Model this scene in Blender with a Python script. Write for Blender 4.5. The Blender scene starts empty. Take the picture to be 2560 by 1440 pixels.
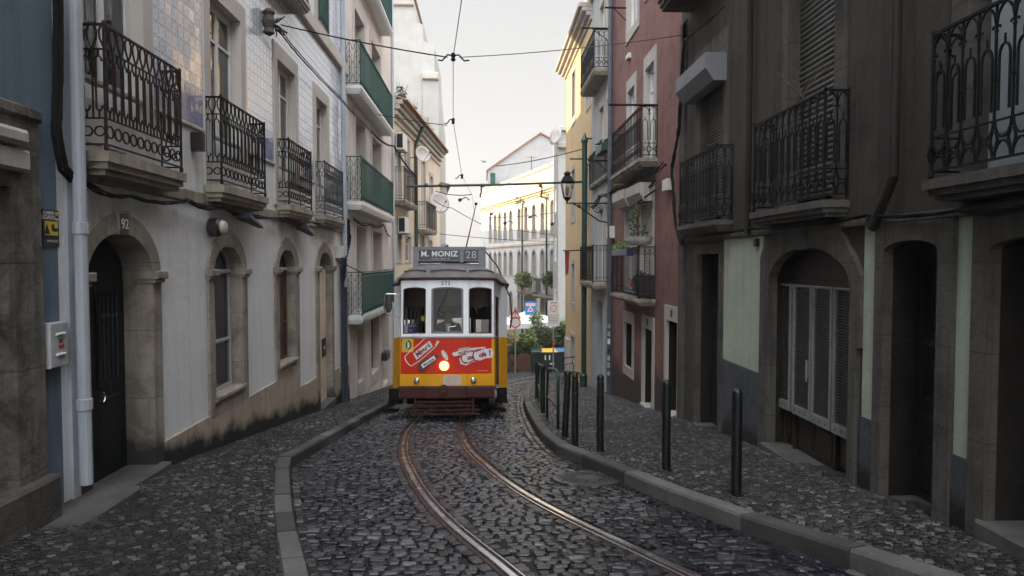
import bpy, bmesh, math, random
from mathutils import Vector, Matrix
from mathutils.geometry import tessellate_polygon

rnd = random.Random(11)
C = bpy.context.scene
col = C.collection
rad = math.radians
PI = math.pi

# ------------------------------------------------------------------ camera, light
FPX = 1700.0
YAW = math.atan(65 / FPX)
PIT = math.atan(65 / FPX)
cam = bpy.data.cameras.new('camera')
cam.sensor_width = 36.0
cam.lens = FPX / 2560 * 36.0
cam.clip_start = 0.1
cam.clip_end = 2000
camo = bpy.data.objects.new('camera', cam)
col.objects.link(camo)
camo.location = (0, 0, 0)
camo.rotation_euler = (PI / 2 - PIT, 0, -YAW)
C.camera = camo

SUN_EL, SUN_AZ = 16.0, -84.0        # azimuth clockwise from +Y
w = bpy.data.worlds.new('World')
C.world = w
w.use_nodes = True
nt = w.node_tree
nt.nodes.clear()
wo = nt.nodes.new('ShaderNodeOutputWorld')
bg = nt.nodes.new('ShaderNodeBackground')
sky = nt.nodes.new('ShaderNodeTexSky')
hs = nt.nodes.new('ShaderNodeHueSaturation')
sky.sky_type = 'NISHITA'
sky.sun_disc = False
sky.sun_elevation = rad(SUN_EL)
sky.sun_rotation = rad(SUN_AZ)
sky.air_density = 1.0
sky.dust_density = 2.5
sky.ozone_density = 1.5
hs.inputs['Saturation'].default_value = 0.15
nt.links.new(sky.outputs[0], hs.inputs['Color'])
# bright even haze over the clear sky
tcw = nt.nodes.new('ShaderNodeTexCoord'); spw = nt.nodes.new('ShaderNodeSeparateXYZ'); rw = nt.nodes.new('ShaderNodeValToRGB'); mw = nt.nodes.new('ShaderNodeMix')
mw.data_type = 'RGBA'; mw.inputs[0].default_value = .88
nt.links.new(tcw.outputs['Generated'], spw.inputs[0]); nt.links.new(spw.outputs[2], rw.inputs[0])
# (an overcast vault is about three times brighter overhead than at the horizon)
for k, (p_, c_) in enumerate(((0.0, (.335, .318, .30)), (.22, (.292, .286, .278)), (.42, (.27, .270, .272)), (.62, (.58, .60, .64)), (.95, (.90, .94, 1.0)))):
    e_ = rw.color_ramp.elements[k] if k < 2 else rw.color_ramp.elements.new(p_)
    e_.position = p_; e_.color = (*c_, 1)
vw = nt.nodes.new('ShaderNodeVectorMath'); vw.operation = 'SCALE'; vw.inputs['Scale'].default_value = 4.0
nt.links.new(rw.outputs[0], vw.inputs[0])
# sky behind the viewer brightened, added fill for fronts facing the camera
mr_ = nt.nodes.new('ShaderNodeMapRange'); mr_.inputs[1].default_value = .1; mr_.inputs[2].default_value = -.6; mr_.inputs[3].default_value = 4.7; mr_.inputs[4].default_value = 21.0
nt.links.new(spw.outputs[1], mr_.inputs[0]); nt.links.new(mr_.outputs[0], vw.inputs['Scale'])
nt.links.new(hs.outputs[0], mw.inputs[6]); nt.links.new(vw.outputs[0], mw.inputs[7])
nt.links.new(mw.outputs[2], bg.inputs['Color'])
nt.links.new(bg.outputs[0], wo.inputs['Surface'])
bg.inputs['Strength'].default_value = 0.15
sl = bpy.data.lights.new('sun', 'SUN')
sl.energy = 3.4
sl.angle = rad(0.6)
sl.color = (1.0, 0.77, 0.45)
so = bpy.data.objects.new('sun', sl)
col.objects.link(so)
sd = Vector((math.sin(rad(SUN_AZ)) * math.cos(rad(SUN_EL)), math.cos(rad(SUN_AZ)) * math.cos(rad(SUN_EL)), math.sin(rad(SUN_EL))))
so.rotation_euler = sd.to_track_quat('Z', 'Y').to_euler()
C.view_settings.view_transform = 'Standard'
C.view_settings.look = 'None'
C.view_settings.exposure = 1.9
C.view_settings.gamma = 1.0
C.render.engine = 'CYCLES'
C.cycles.transparent_max_bounces = 12
C.cycles.max_bounces = 8
C.cycles.sample_clamp_indirect = 4

# ------------------------------------------------------------------ measuring: photo pixel -> point on a real plane
def ray(px, py):
    X = (px - 1280) / FPX; Uu = (720 - py) / FPX
    v = (X, math.cos(PIT) + Uu * math.sin(PIT), -math.sin(PIT) + Uu * math.cos(PIT))
    c, s = math.cos(YAW), math.sin(YAW)
    return Vector((v[0] * c + v[1] * s, -v[0] * s + v[1] * c, v[2]))

def G(y):                               # depth of the street under the eye
    if y < -6: return 0.92
    if y <= 8: return 1.55 + .105 * y
    if y <= 30: return 2.39 + .13 * (y - 8)
    if y <= 40: return 5.25 + .1 * (y - 30)
    if y <= 100: return 6.25 + .05 * (y - 40)
    return 9.25
def gp(px, py, off=0):
    v = ray(px, py); lo, hi = 1, 200
    for _ in range(50):
        m = (lo + hi) / 2
        if v.z / v.y * m > -G(m) + off: lo = m
        else: hi = m
    return Vector((v.x / v.y * lo, lo, -G(lo) + off))

class Fr:
    """facade frame: u along the street, v up, w out of the wall"""
    def __init__(s, o, U, flip=1):
        s.o = Vector(o); s.U = Vector(U).normalized(); s.Z = Vector((0, 0, 1))
        s.N = s.U.cross(s.Z) * flip
    def p(s, u, v, w=0): return s.o + s.U * u + s.Z * v + s.N * w
    def hit(s, px, py, w=0):
        r = ray(px, py); q = s.o + s.N * w
        t = q.dot(s.N) / r.dot(s.N); P = r * t - s.o
        return P.dot(s.U), P.z
    def u(s, px, py=655, w=0): return s.hit(px, py, w)[0]
    def v(s, px, py, w=0): return s.hit(px, py, w)[1]

FL = Fr((-3.5, 0, 0), (0, 1, 0))
FRR = Fr((3.5, 0, 0), (0, 1, 0), -1)

# ------------------------------------------------------------------ materials
def nodes(name):
    m = bpy.data.materials.new(name); m.use_nodes = True
    t = m.node_tree; t.nodes.clear()
    o = t.nodes.new('ShaderNodeOutputMaterial'); b = t.nodes.new('ShaderNodeBsdfPrincipled')
    t.links.new(b.outputs[0], o.inputs['Surface'])
    return m, t, b, o
def N(t, typ, **kw):
    n = t.nodes.new(typ)
    for k, v in kw.items():
        if k in n.inputs: n.inputs[k].default_value = v
        else: setattr(n, k, v)
    return n
def coords(t, scale=(1, 1, 1)):
    c = N(t, 'ShaderNodeTexCoord'); mp = N(t, 'ShaderNodeMapping')
    mp.inputs['Scale'].default_value = scale
    t.links.new(c.outputs['Object'], mp.inputs['Vector'])
    return mp.outputs[0]
def ramp(t, fac, stops):
    r = N(t, 'ShaderNodeValToRGB'); e = r.color_ramp.elements
    while len(e) < len(stops): e.new(0.5)
    for i, (p, c) in enumerate(stops):
        e[i].position = p; e[i].color = (c[0], c[1], c[2], 1) if not isinstance(c, (int, float)) else (c, c, c, 1)
    t.links.new(fac, r.inputs[0])
    return r.outputs[0]
def mixc(t, fac, a, b, mode='MIX'):
    m = N(t, 'ShaderNodeMix', data_type='RGBA', blend_type=mode)
    if isinstance(fac, (int, float)): m.inputs[0].default_value = fac
    else: t.links.new(fac, m.inputs[0])
    for k, x in ((6, a), (7, b)):
        if isinstance(x, (tuple, list)): m.inputs[k].default_value = (x[0], x[1], x[2], 1)
        else: t.links.new(x, m.inputs[k])
    return m.outputs[2]
def math_(t, op, a, b=None):
    m = N(t, 'ShaderNodeMath', operation=op)
    for i, x in enumerate((a, b)):
        if x is None: continue
        if isinstance(x, (int, float)): m.inputs[i].default_value = x
        else: t.links.new(x, m.inputs[i])
    return m.outputs[0]
def noise(t, vec, scale, detail=6, rough=.6, dist=0):
    n = N(t, 'ShaderNodeTexNoise', Scale=scale, Detail=detail, Roughness=rough, Distortion=dist)
    t.links.new(vec, n.inputs['Vector'])
    return n.outputs[0]
def sc(c, k): return tuple(min(1, x * k) for x in c)

def MAT(name, c, rough=.6, var=.2, scale=2.5, bump=.0, bscale=60, metal=0, spec=.5, dirt=None, dirt_amt=.5, dscale=1.2,
        streak=0, streak_c=None, coat=0, emit=None, estr=0):
    m, t, b, o = nodes(name)
    v = coords(t)
    base = mixc(t, ramp(t, noise(t, v, scale), [(.3, 0.), (.7, 1.)]), sc(c, 1 - var), sc(c, 1 + var))
    if dirt:
        base = mixc(t, ramp(t, noise(t, v, dscale, 9, .68), [(1 - dirt_amt - .12, 0.), (1 - dirt_amt + .12, 1.)]), base, dirt)
    if streak:
        s = noise(t, coords(t, (5, 5, .35)), 1.6, 6, .65)
        base = mixc(t, math_(t, 'MULTIPLY', ramp(t, s, [(.48, 0.), (.72, 1.)]), streak), base, streak_c or sc(c, .4))
    t.links.new(base, b.inputs['Base Color'])
    rr = ramp(t, noise(t, v, scale * 3), [(.3, max(0, rough - .12)), (.7, min(1, rough + .1))])
    t.links.new(rr, b.inputs['Roughness'])
    b.inputs['Metallic'].default_value = metal
    b.inputs['Specular IOR Level'].default_value = spec
    b.inputs['Coat Weight'].default_value = coat
    if bump:
        bp = N(t, 'ShaderNodeBump', Strength=bump, Distance=.01)
        t.links.new(noise(t, v, bscale, 5, .6), bp.inputs['Height'])
        t.links.new(bp.outputs[0], b.inputs['Normal'])
    if emit:
        b.inputs['Emission Color'].default_value = (*emit, 1); b.inputs['Emission Strength'].default_value = estr
    return m

def plaster(name, c, dirt, amt=.35, streak=.5, bump=.5, var=.1, low=None, drip=False, joints=0):
    """weathered plaster; low=(colour, height): damp and mould that climbs unevenly from the pavement"""
    m, t, b, o = nodes(name)
    v = coords(t)
    base = mixc(t, ramp(t, noise(t, v, 1.1, 8), [(.3, 0.), (.7, 1.)]), sc(c, 1 - var), sc(c, 1 + var))
    base = mixc(t, ramp(t, noise(t, v, 2.3, 10, .7, .4), [(1 - amt - .1, 0.), (1 - amt + .14, 1.)]), base, dirt)
    s = noise(t, coords(t, (4, 4, .25)), 1.7, 7, .7)
    base = mixc(t, math_(t, 'MULTIPLY', ramp(t, s, [(.5, 0.), (.74, 1.)]), streak), base, sc(dirt, .8))
    if low:
        sp = N(t, 'ShaderNodeSeparateXYZ'); t.links.new(v, sp.inputs[0])
        # street surface approx: z = -(1.45 + .122*y)
        h = math_(t, 'ADD', sp.outputs[2], math_(t, 'ADD', math_(t, 'MULTIPLY', sp.outputs[1], .122), 1.42))
        hh = math_(t, 'ADD', h, math_(t, 'MULTIPLY', math_(t, 'SUBTRACT', noise(t, v, 2.2, 10, .7), .5), 1.5 * low[1]))
        f = ramp(t, math_(t, 'DIVIDE', hh, low[1]), [(.55, 1.), (1.0, 0.)])
        base = mixc(t, f, base, low[0])
    if joints:                     # mortar joints between the dressed blocks
        sp = N(t, 'ShaderNodeSeparateXYZ'); t.links.new(v, sp.inputs[0])
        q = math_(t, 'FRACT', math_(t, 'ADD', math_(t, 'DIVIDE', sp.outputs[2], joints), math_(t, 'MULTIPLY', noise(t, v, 3, 3), .03)))
        base = mixc(t, math_(t, 'MULTIPLY', ramp(t, q, [(0., 1.), (.022, 0.)]), .75), base, sc(dirt, .45))
    if drip:                       # brown run-off stains below the balcony slabs
        sp = N(t, 'ShaderNodeSeparateXYZ'); t.links.new(v, sp.inputs[0])
        z = math_(t, 'ADD', sp.outputs[2], math_(t, 'MULTIPLY', math_(t, 'SUBTRACT', noise(t, coords(t, (1, 1.6, .3)), 2.2, 8, .7), .5), 2.2))
        f = math_(t, 'MULTIPLY', ramp(t, z, [(.25, 0.), (.75, 1.)]), ramp(t, noise(t, v, 1.3, 4), [(.45, 0.), (.6, 1.)]))
        g = ramp(t, sp.outputs[2], [(.68, 1.), (.70, 0.)])
        base = mixc(t, math_(t, 'MULTIPLY', math_(t, 'MULTIPLY', f, g), .6), base, (.22, .17, .12))
        hair = noise(t, v, 3.2, 2, .5)
        base = mixc(t, math_(t, 'MULTIPLY', ramp(t, hair, [(.495, 0.), (.5, 1.), (.505, 0.)]), .25), base, (.2, .19, .18))
    t.links.new(base, b.inputs['Base Color'])
    b.inputs['Roughness'].default_value = .85
    b.inputs['Specular IOR Level'].default_value = .25
    bp = N(t, 'ShaderNodeBump', Strength=bump, Distance=.01)
    t.links.new(math_(t, 'ADD', noise(t, v, 35, 8, .7), math_(t, 'MULTIPLY', noise(t, v, 4, 6, .6), 2.)), bp.inputs['Height'])
    t.links.new(bp.outputs[0], b.inputs['Normal'])
    return m

def island(name, stops, rough=(.3, .6), bump=.3, bscale=50, spec=.5, tint=None, tscale=.35):
    """one tone per loose stone"""
    m, t, b, o = nodes(name)
    v = coords(t)
    g = N(t, 'ShaderNodeNewGeometry')
    base = ramp(t, g.outputs['Random Per Island'], stops)
    base = mixc(t, .6, base, ramp(t, noise(t, v, 45, 5), [(.25, .35), (.75, 1.)]), 'MULTIPLY')
    if tint:
        base = mixc(t, ramp(t, noise(t, v, tscale, 4), [(.4, 0.), (.65, 1.)]), base, mixc(t, 1., base, tint, 'MULTIPLY'))
    t.links.new(base, b.inputs['Base Color'])
    r = N(t, 'ShaderNodeMapRange'); r.inputs[3].default_value = rough[0]; r.inputs[4].default_value = rough[1]
    t.links.new(noise(t, v, 9, 4), r.inputs[0])
    t.links.new(r.outputs[0], b.inputs['Roughness'])
    b.inputs['Specular IOR Level'].default_value = spec
    bp = N(t, 'ShaderNodeBump', Strength=bump, Distance=.006)
    t.links.new(noise(t, v, bscale, 5, .65), bp.inputs['Height'])
    t.links.new(bp.outputs[0], b.inputs['Normal'])
    return m

def tiles():
    m, t, b, o = nodes('glazed_tile')
    tc = N(t, 'ShaderNodeTexCoord'); sp = N(t, 'ShaderNodeSeparateXYZ'); cb = N(t, 'ShaderNodeCombineXYZ')
    t.links.new(tc.outputs['Object'], sp.inputs[0]); t.links.new(sp.outputs[1], cb.inputs[0]); t.links.new(sp.outputs[2], cb.inputs[1])
    v = cb.outputs[0]
    bk = N(t, 'ShaderNodeTexBrick', offset=0.0, squash=1.0)
    for k, x in (('Scale', 1.0), ('Mortar Size', .004), ('Mortar Smooth', .3), ('Bias', 0.), ('Brick Width', .15), ('Row Height', .15)): bk.inputs[k].default_value = x
    bk.inputs['Color1'].default_value = (.0, .0, .0, 1); bk.inputs['Color2'].default_value = (1, 1, 1, 1)
    t.links.new(v, bk.inputs['Vector'])
    # painted pattern of each tile: repeats with the tile
    wv = N(t, 'ShaderNodeVectorMath', operation='SCALE'); wv.inputs['Scale'].default_value = 1 / .15
    t.links.new(v, wv.inputs[0])
    fr = N(t, 'ShaderNodeVectorMath', operation='FRACTION'); t.links.new(wv.outputs[0], fr.inputs[0])
    ce = N(t, 'ShaderNodeVectorMath', operation='SUBTRACT'); ce.inputs[1].default_value = (.5, .5, 0); t.links.new(fr.outputs[0], ce.inputs[0])
    ln = N(t, 'ShaderNodeVectorMath', operation='LENGTH'); t.links.new(ce.outputs[0], ln.inputs[0])
    ring = ramp(t, ln.outputs['Value'], [(.12, 1.), (.18, 0.), (.3, 0.), (.36, 1.), (.44, 1.), (.5, 0.)])
    fl = N(t, 'ShaderNodeVectorMath', operation='FLOOR'); t.links.new(wv.outputs[0], fl.inputs[0])
    wn = N(t, 'ShaderNodeTexWhiteNoise', noise_dimensions='3D'); t.links.new(fl.outputs[0], wn.inputs['Vector'])
    blue = mixc(t, noise(t, v, 9, 4), (.16, .18, .36), (.30, .29, .38))
    # deeper blue towards the skirting row of tiles
    base = mixc(t, math_(t, 'MULTIPLY', ring, .34), (.66, .70, .77), blue)
    low = ramp(t, math_(t, 'ADD', sp.outputs[2], math_(t, 'MULTIPLY', noise(t, v, 6, 4), .15)), [(0., 1.), (1., 1.)])
    zz = N(t, 'ShaderNodeMapRange'); zz.inputs[1].default_value = 1.95; zz.inputs[2].default_value = 2.15; zz.inputs[3].default_value = 1; zz.inputs[4].default_value = 0
    t.links.new(sp.outputs[2], zz.inputs[0])
    base = mixc(t, math_(t, 'MULTIPLY', zz.outputs[0], .75), base, (.14, .16, .33))
    base = mixc(t, math_(t, 'MULTIPLY', wn.outputs['Value'], .12), base, (.30, .28, .30))
    base = mixc(t, bk.outputs['Fac'], base, (.16, .15, .14))
    base = mixc(t, ramp(t, noise(t, v, 2.2, 9, .75), [(.6, 0.), (.8, .3)]), base, (.26, .27, .33))
    t.links.new(base, b.inputs['Base Color'])
    rr = N(t, 'ShaderNodeMapRange'); rr.inputs[3].default_value = .05; rr.inputs[4].default_value = .16; b.inputs['IOR'].default_value = 2.3
    t.links.new(noise(t, v, 3.5, 5), rr.inputs[0]); t.links.new(rr.outputs[0], b.inputs['Roughness'])
    # every tile is set slightly out of true
    s1 = N(t, 'ShaderNodeVectorMath', operation='SUBTRACT'); s1.inputs[1].default_value = (.5, .5, .5); t.links.new(wn.outputs['Color'], s1.inputs[0])
    s2 = N(t, 'ShaderNodeVectorMath', operation='SCALE'); s2.inputs['Scale'].default_value = .035; t.links.new(s1.outputs[0], s2.inputs[0])
    ge = N(t, 'ShaderNodeNewGeometry')
    ad = N(t, 'ShaderNodeVectorMath', operation='ADD'); t.links.new(ge.outputs['Normal'], ad.inputs[0]); t.links.new(s2.outputs[0], ad.inputs[1])
    nm = N(t, 'ShaderNodeVectorMath', operation='NORMALIZE'); t.links.new(ad.outputs[0], nm.inputs[0])
    bp = N(t, 'ShaderNodeBump', Strength=.5, Distance=.004, invert=True)
    hgt = math_(t, 'SUBTRACT', bk.outputs['Fac'], math_(t, 'MULTIPLY', noise(t, v, 14, 3), .8))
    t.links.new(hgt, bp.inputs['Height']); t.links.new(nm.outputs[0], bp.inputs['Normal'])
    t.links.new(bp.outputs[0], b.inputs['Normal'])
    return m

def glass(name, tint=(.55, .6, .62), ior=1.5):
    m, t, b, o = nodes(name)
    t.nodes.remove(b)
    tr = N(t, 'ShaderNodeBsdfTransparent'); tr.inputs[0].default_value = (*tint, 1)
    gl = N(t, 'ShaderNodeBsdfGlossy', Roughness=.03); gl.inputs[0].default_value = (.95, .95, .95, 1)
    bp = N(t, 'ShaderNodeBump', Strength=.06, Distance=.02)
    t.links.new(noise(t, coords(t), 2.5, 2), bp.inputs['Height']); t.links.new(bp.outputs[0], gl.inputs['Normal'])
    f = N(t, 'ShaderNodeFresnel', IOR=ior)
    mx = N(t, 'ShaderNodeMixShader')
    t.links.new(f.outputs[0], mx.inputs[0]); t.links.new(tr.outputs[0], mx.inputs[1]); t.links.new(gl.outputs[0], mx.inputs[2])
    t.links.new(mx.outputs[0], o.inputs['Surface'])
    return m

def leafmat(name, a, b2):
    m, t, b, o = nodes(name)
    g = N(t, 'ShaderNodeNewGeometry')
    t.links.new(ramp(t, g.outputs['Random Per Island'], [(0, a), (1, b2)]), b.inputs['Base Color'])
    b.inputs['Roughness'].default_value = .5
    return m

M = {}
M['white_wall'] = plaster('white_plaster', (.64, .65, .65), (.40, .385, .36), .16, .35, .6, .05, drip=True)
M['blue_wall'] = plaster('blue_plaster', (.12, .165, .21), (.06, .08, .10), .3, .5, .6)
M['pink_wall'] = plaster('pink_plaster', (.60, .545, .53), (.46, .41, .395), .28, .4, .4)
M['beige_trim'] = plaster('beige_trim', (.50, .46, .42), (.34, .30, .27), .25, .4, .3)
M['ochre_old'] = plaster('old_cream_plaster', (.62, .52, .40), (.36, .26, .17), .36, .6, .5)
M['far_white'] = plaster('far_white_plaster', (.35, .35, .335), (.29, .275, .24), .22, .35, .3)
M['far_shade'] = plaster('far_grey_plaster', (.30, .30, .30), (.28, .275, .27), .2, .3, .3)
M['yellow_wall'] = plaster('yellow_plaster', (.56, .42, .245), (.40, .28, .165), .35, .6, .4)
M['red_wall'] = plaster('red_plaster', (.22, .112, .098), (.12, .072, .064), .42, .65, .8, low=((.06, .045, .04), 1.1))
M['grey_white'] = plaster('grey_white_plaster', (.36, .38, .39), (.2, .2, .2), .3, .5, .5)
M['dark_wall'] = plaster('dark_render', (.060, .050, .040), (.027, .023, .019), .36, .9, 1.0)
M['green_wall'] = plaster('pale_green_roughcast', (.39, .425, .335), (.24, .26, .21), .24, .45, 1.0)
M['stone'] = plaster('limestone', (.30, .265, .225), (.13, .11, .09), .45, .8, .9, joints=.71, low=((.035, .032, .03), .5))
M['stone_dark'] = plaster('sooty_stone', (.092, .082, .070), (.032, .028, .025), .42, .9, 1.4, joints=.63)
M['stone_grey'] = plaster('grey_speckled_stone', (.07, .075, .083), (.03, .03, .034), .42, .4, 1.0, low=((.02, .018, .016), .35))
M['stone_light'] = plaster('pale_stone', (.40, .375, .34), (.25, .22, .19), .3, .5, .5)
M['slab_stone'] = plaster('balcony_stone', (.31, .275, .225), (.10, .085, .07), .42, .9, .7)
M['plinth'] = plaster('stained_plinth_stone', (.36, .30, .235), (.17, .13, .095), .36, .8, .7, low=((.016, .015, .014), .40))
M['tile'] = tiles()
M['white_paint'] = MAT('white_paint', (.60, .60, .59), .45, .07, 4, dirt=(.4, .38, .35), dirt_amt=.3)
M['dirty_white'] = MAT('dirty_white_paint', (.42, .43, .44), .5, .1, 4, dirt=(.2, .19, .18), dirt_amt=.35, streak=.4)
M['iron'] = MAT('black_iron', (.0045, .005, .0065), .6, .3, 14, bump=.4, bscale=120, spec=.15)
M['rust'] = MAT('rusty_iron', (.013, .009, .009), .65, .3, 9, bump=.6, bscale=90, dirt=(.045, .018, .011), dirt_amt=.42, dscale=7, spec=.2)
M['grey_iron'] = MAT('slate_grey_iron', (.035, .042, .056), .6, .2, 9, spec=.2)
M['green_iron'] = MAT('green_painted_iron', (.003, .055, .046), .65, .25, 7, dirt=(.010, .026, .024), dirt_amt=.4, spec=.1)
M['green_post'] = MAT('dark_green_paint', (.009, .038, .026), .4, .2, 6, dirt=(.03, .035, .03), dirt_amt=.3)
M['bollard'] = MAT('black_green_paint', (.005, .006, .0065), .42, .3, 8, bump=.3, bscale=90, dirt=(.05, .05, .05), dirt_amt=.2, dscale=9)
M['cable'] = MAT('cable_rubber', (.008, .008, .009), .7, .2, 9, spec=.2)
M['wire'] = MAT('copper_wire', (.10, .075, .075), .45, .2, 9, metal=.6)
M['pipe'] = MAT('white_drainpipe', (.35, .38, .42), .4, .07, 4, dirt=(.28, .28, .27), dirt_amt=.3, streak=.4)
M['pipe_dark'] = MAT('dark_drainpipe', (.07, .075, .09), .45, .2, 6, dirt=(.16, .15, .14), dirt_amt=.25, dscale=6)
M['dark_wood'] = MAT('dark_door_paint', (.017, .014, .014), .4, .3, 6, bump=.4, bscale=40)
M['brown_wood'] = MAT('brown_door_paint', (.022, .013, .011), .45, .3, 6, bump=.4, bscale=40, dirt=(.03, .025, .022), dirt_amt=.3)
M['green_door'] = MAT('black_green_door', (.007, .010, .011), .5, .3, 6, bump=.3, spec=.3)
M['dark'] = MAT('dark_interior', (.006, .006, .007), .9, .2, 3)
M['shutter'] = MAT('grey_shutter_slats', (.075, .070, .062), .55, .2, 7, bump=.2, dirt=(.04, .036, .033), dirt_amt=.35, spec=.3)
M['shutter_lt'] = MAT('cream_shutter_slats', (.40, .36, .30), .5, .1, 7, dirt=(.25, .21, .17), dirt_amt=.3)
M['grille_frame'] = MAT('silver_grille_frame', (.225, .225, .225), .5, .1, 7, metal=.1, dirt=(.08, .075, .07), dirt_amt=.35)
M['mesh'] = MAT('perforated_steel', (.085, .085, .09), .5, .2, 9, metal=.3)
M['ac'] = MAT('air_conditioner_shell', (.60, .58, .53), .45, .05, 5, dirt=(.4, .36, .3), dirt_amt=.3)
M['dish'] = MAT('satellite_dish_grey', (.40, .38, .36), .5, .1, 5, dirt=(.28, .24, .2), dirt_amt=.35)
M['terra'] = MAT('roof_tile', (.27, .12, .07), .8, .35, 8, dirt=(.10, .07, .05), dirt_amt=.45, dscale=3)
M['cloth_w'] = MAT('white_curtain', (.55, .54, .53), .9, .08, 4)
M['curtain_warm'] = MAT('warm_curtain', (.45, .38, .28), .9, .15, 3)
M['glass'] = glass('window_glass', (.75, .78, .8), 1.95)
M['tram_glass'] = glass('tram_glass', (.72, .74, .74), 1.28)
M['lamp_glass'] = glass('lantern_glass', (.85, .85, .82))
M['step_stone'] = plaster('worn_step_stone', (.085, .08, .074), (.035, .033, .03), .42, .3, .8)
M['stone_old'] = plaster('weathered_door_stone', (.17, .155, .135), (.035, .031, .027), .5, .8, 1.4, joints=.8)
M['awning_grey'] = plaster('grey_awning_box', (.20, .205, .215), (.12, .12, .12), .3, .4, .3)
M['pipe_brown'] = MAT('old_brown_pipe', (.022, .019, .016), .6, .3, 5, spec=.25)
M['dark_pane'] = MAT('dark_window_pane', (.035, .036, .036), .2, .3, 3, spec=.5)
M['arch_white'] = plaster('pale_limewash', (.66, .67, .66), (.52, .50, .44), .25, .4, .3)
M['faded'] = MAT('faded_yellow_paint', (.52, .40, .33), .5, .15, 9, dirt=(.62, .38, .10), dirt_amt=.35, dscale=9)
M['reveal_shade'] = MAT('painted_reveal_shade', (.016, .014, .012), .85, .3, 4, bump=.4, spec=.15)  # recess shade put into a near-black colour, to deepen the openings
M['fender'] = MAT('dirty_fender_red', (.034, .012, .011), .7, .25, 6, spec=.15)
M['road_bed'] = MAT('grout_earth', (.007, .007, .008), .9, .4, 9, bump=.6, bscale=80)
M['earth'] = MAT('paved_ground', (.10, .098, .095), .8, .3, 6, bump=.5, bscale=30)
M['walk_bed'] = MAT('pavement_grout', (.011, .011, .011), .9, .4, 9, bump=.6, bscale=80)
M['cobble'] = island('basalt_sett', [(0, (.003, .004, .006)), (.35, (.008, .009, .014)), (.7, (.019, .019, .026)), (.92, (.047, .046, .052)), (1, (.14, .13, .125))],
                     (.14, .42), .6, 45, .48, tint=(.8, .86, 1.05))
M['calcada'] = island('limestone_cube', [(0, (.006, .006, .006)), (.35, (.018, .018, .018)), (.7, (.048, .046, .045)), (.9, (.108, .104, .10)), (1, (.24, .23, .22))],
                      (.3, .6), .4, 70, .5, tint=(.55, .55, .56), tscale=.8)
M['kerb'] = island('kerb_stone', [(0, (.055, .052, .049)), (.5, (.09, .085, .079)), (1, (.165, .157, .145))], (.45, .75), .5, 40, .4, tint=(.6, .6, .6), tscale=1.6)
M['rail_head'] = MAT('worn_rail_steel', (.66, .68, .72), .25, .06, 1.5, metal=1)
M['rail_side'] = MAT('rusty_rail_steel', (.07, .045, .035), .6, .3, 6, metal=.6, bump=.3, bscale=50)
M['manhole'] = MAT('cast_iron_cover', (.10, .10, .10), .4, .3, 12, metal=.7, bump=.4, bscale=60)
M['red'] = MAT('tram_red_film', (.58, .034, .014), .45, .05, 3, spec=.15, dirt=(.46, .04, .02), dirt_amt=.3)
M['yellow'] = MAT('tram_yellow_paint', (.72, .345, .014), .42, .06, 3, spec=.2, dirt=(.62, .30, .025), dirt_amt=.3, dscale=3, streak=.2, streak_c=(.4, .2, .03))
M['cream'] = MAT('tram_white_paint', (.86, .88, .90), .42, .05, 3, dirt=(.68, .69, .70), dirt_amt=.3, streak=.3, streak_c=(.3, .29, .27))
M['maroon'] = MAT('tram_oxide_red', (.058, .015, .013), .6, .2, 5, dirt=(.025, .013, .012), dirt_amt=.4, bump=.2, spec=.25)
M['roof_grey'] = MAT('tram_roof_canvas', (.135, .125, .125), .7, .2, 3, bump=.3, bscale=50, dirt=(.08, .07, .065), dirt_amt=.4, streak=.3)
M['sign_grey'] = MAT('sign_box_grey', (.16, .17, .20), .5, .12, 5, dirt=(.08, .08, .09), dirt_amt=.35)
M['sign_face'] = MAT('roller_blind_dark', (.028, .034, .04), .35, .1, 5)
M['letter'] = MAT('blind_lettering', (.62, .64, .62), .5, .05, 5)
M['letter_dim'] = MAT('blind_number', (.40, .42, .42), .5, .05, 5)
M['black'] = MAT('black_paint', (.012, .012, .013), .45, .2, 6)
M['undercarriage'] = MAT('greasy_steel', (.007, .0065, .006), .8, .3, 6, bump=.3, spec=.1)
M['wood_brown'] = MAT('varnished_wood', (.11, .045, .022), .45, .25, 5, bump=.2, bscale=30)
M['chrome'] = MAT('chrome', (.6, .6, .6), .18, .05, 5, metal=1)
M['headlight'] = MAT('lit_headlight', (.9, .6, .2), .3, .02, 5, emit=(1., .60, .18), estr=.75)
M['headcore'] = MAT('headlight_filament', (.9, .8, .5), .3, .02, 5, emit=(1., .86, .6), estr=2.2)
M['lens'] = MAT('clear_lens', (.5, .5, .5), .12, .05, 30, metal=.6, bump=.3, bscale=90)
M['film_white'] = MAT('white_film', (.70, .70, .70), .4, .03, 5)
M['film_red'] = MAT('dark_red_film', (.36, .02, .03), .4, .05, 5)
M['film_maroon'] = MAT('maroon_film', (.16, .02, .03), .4, .05, 5)
M['film_brown'] = MAT('cola_brown_film', (.06, .018, .012), .4, .1, 5)
M['film_yellow'] = MAT('yellow_film', (.60, .42, .02), .4, .05, 5)
M['film_black'] = MAT('black_film', (.015, .017, .025), .4, .05, 5)
M['navy'] = MAT('navy_cloth', (.008, .010, .02), .85, .2, 8)
M['skin'] = MAT('skin', (.10, .055, .038), .6, .08, 8)
M['hair'] = MAT('black_hair', (.008, .007, .007), .6, .2, 20)
M['shirt'] = MAT('pale_shirt', (.40, .41, .40), .8, .05, 8)
M['scarf'] = MAT('orange_badge', (.62, .34, .06), .7, .1, 8)
M['leaf'] = leafmat('green_leaves', (.012, .03, .009), (.06, .10, .025))
M['leaf_lt'] = leafmat('young_leaves', (.06, .11, .02), (.20, .24, .06))
M['leaf_warm'] = leafmat('variegated_leaves', (.16, .15, .06), (.40, .30, .14))
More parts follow.
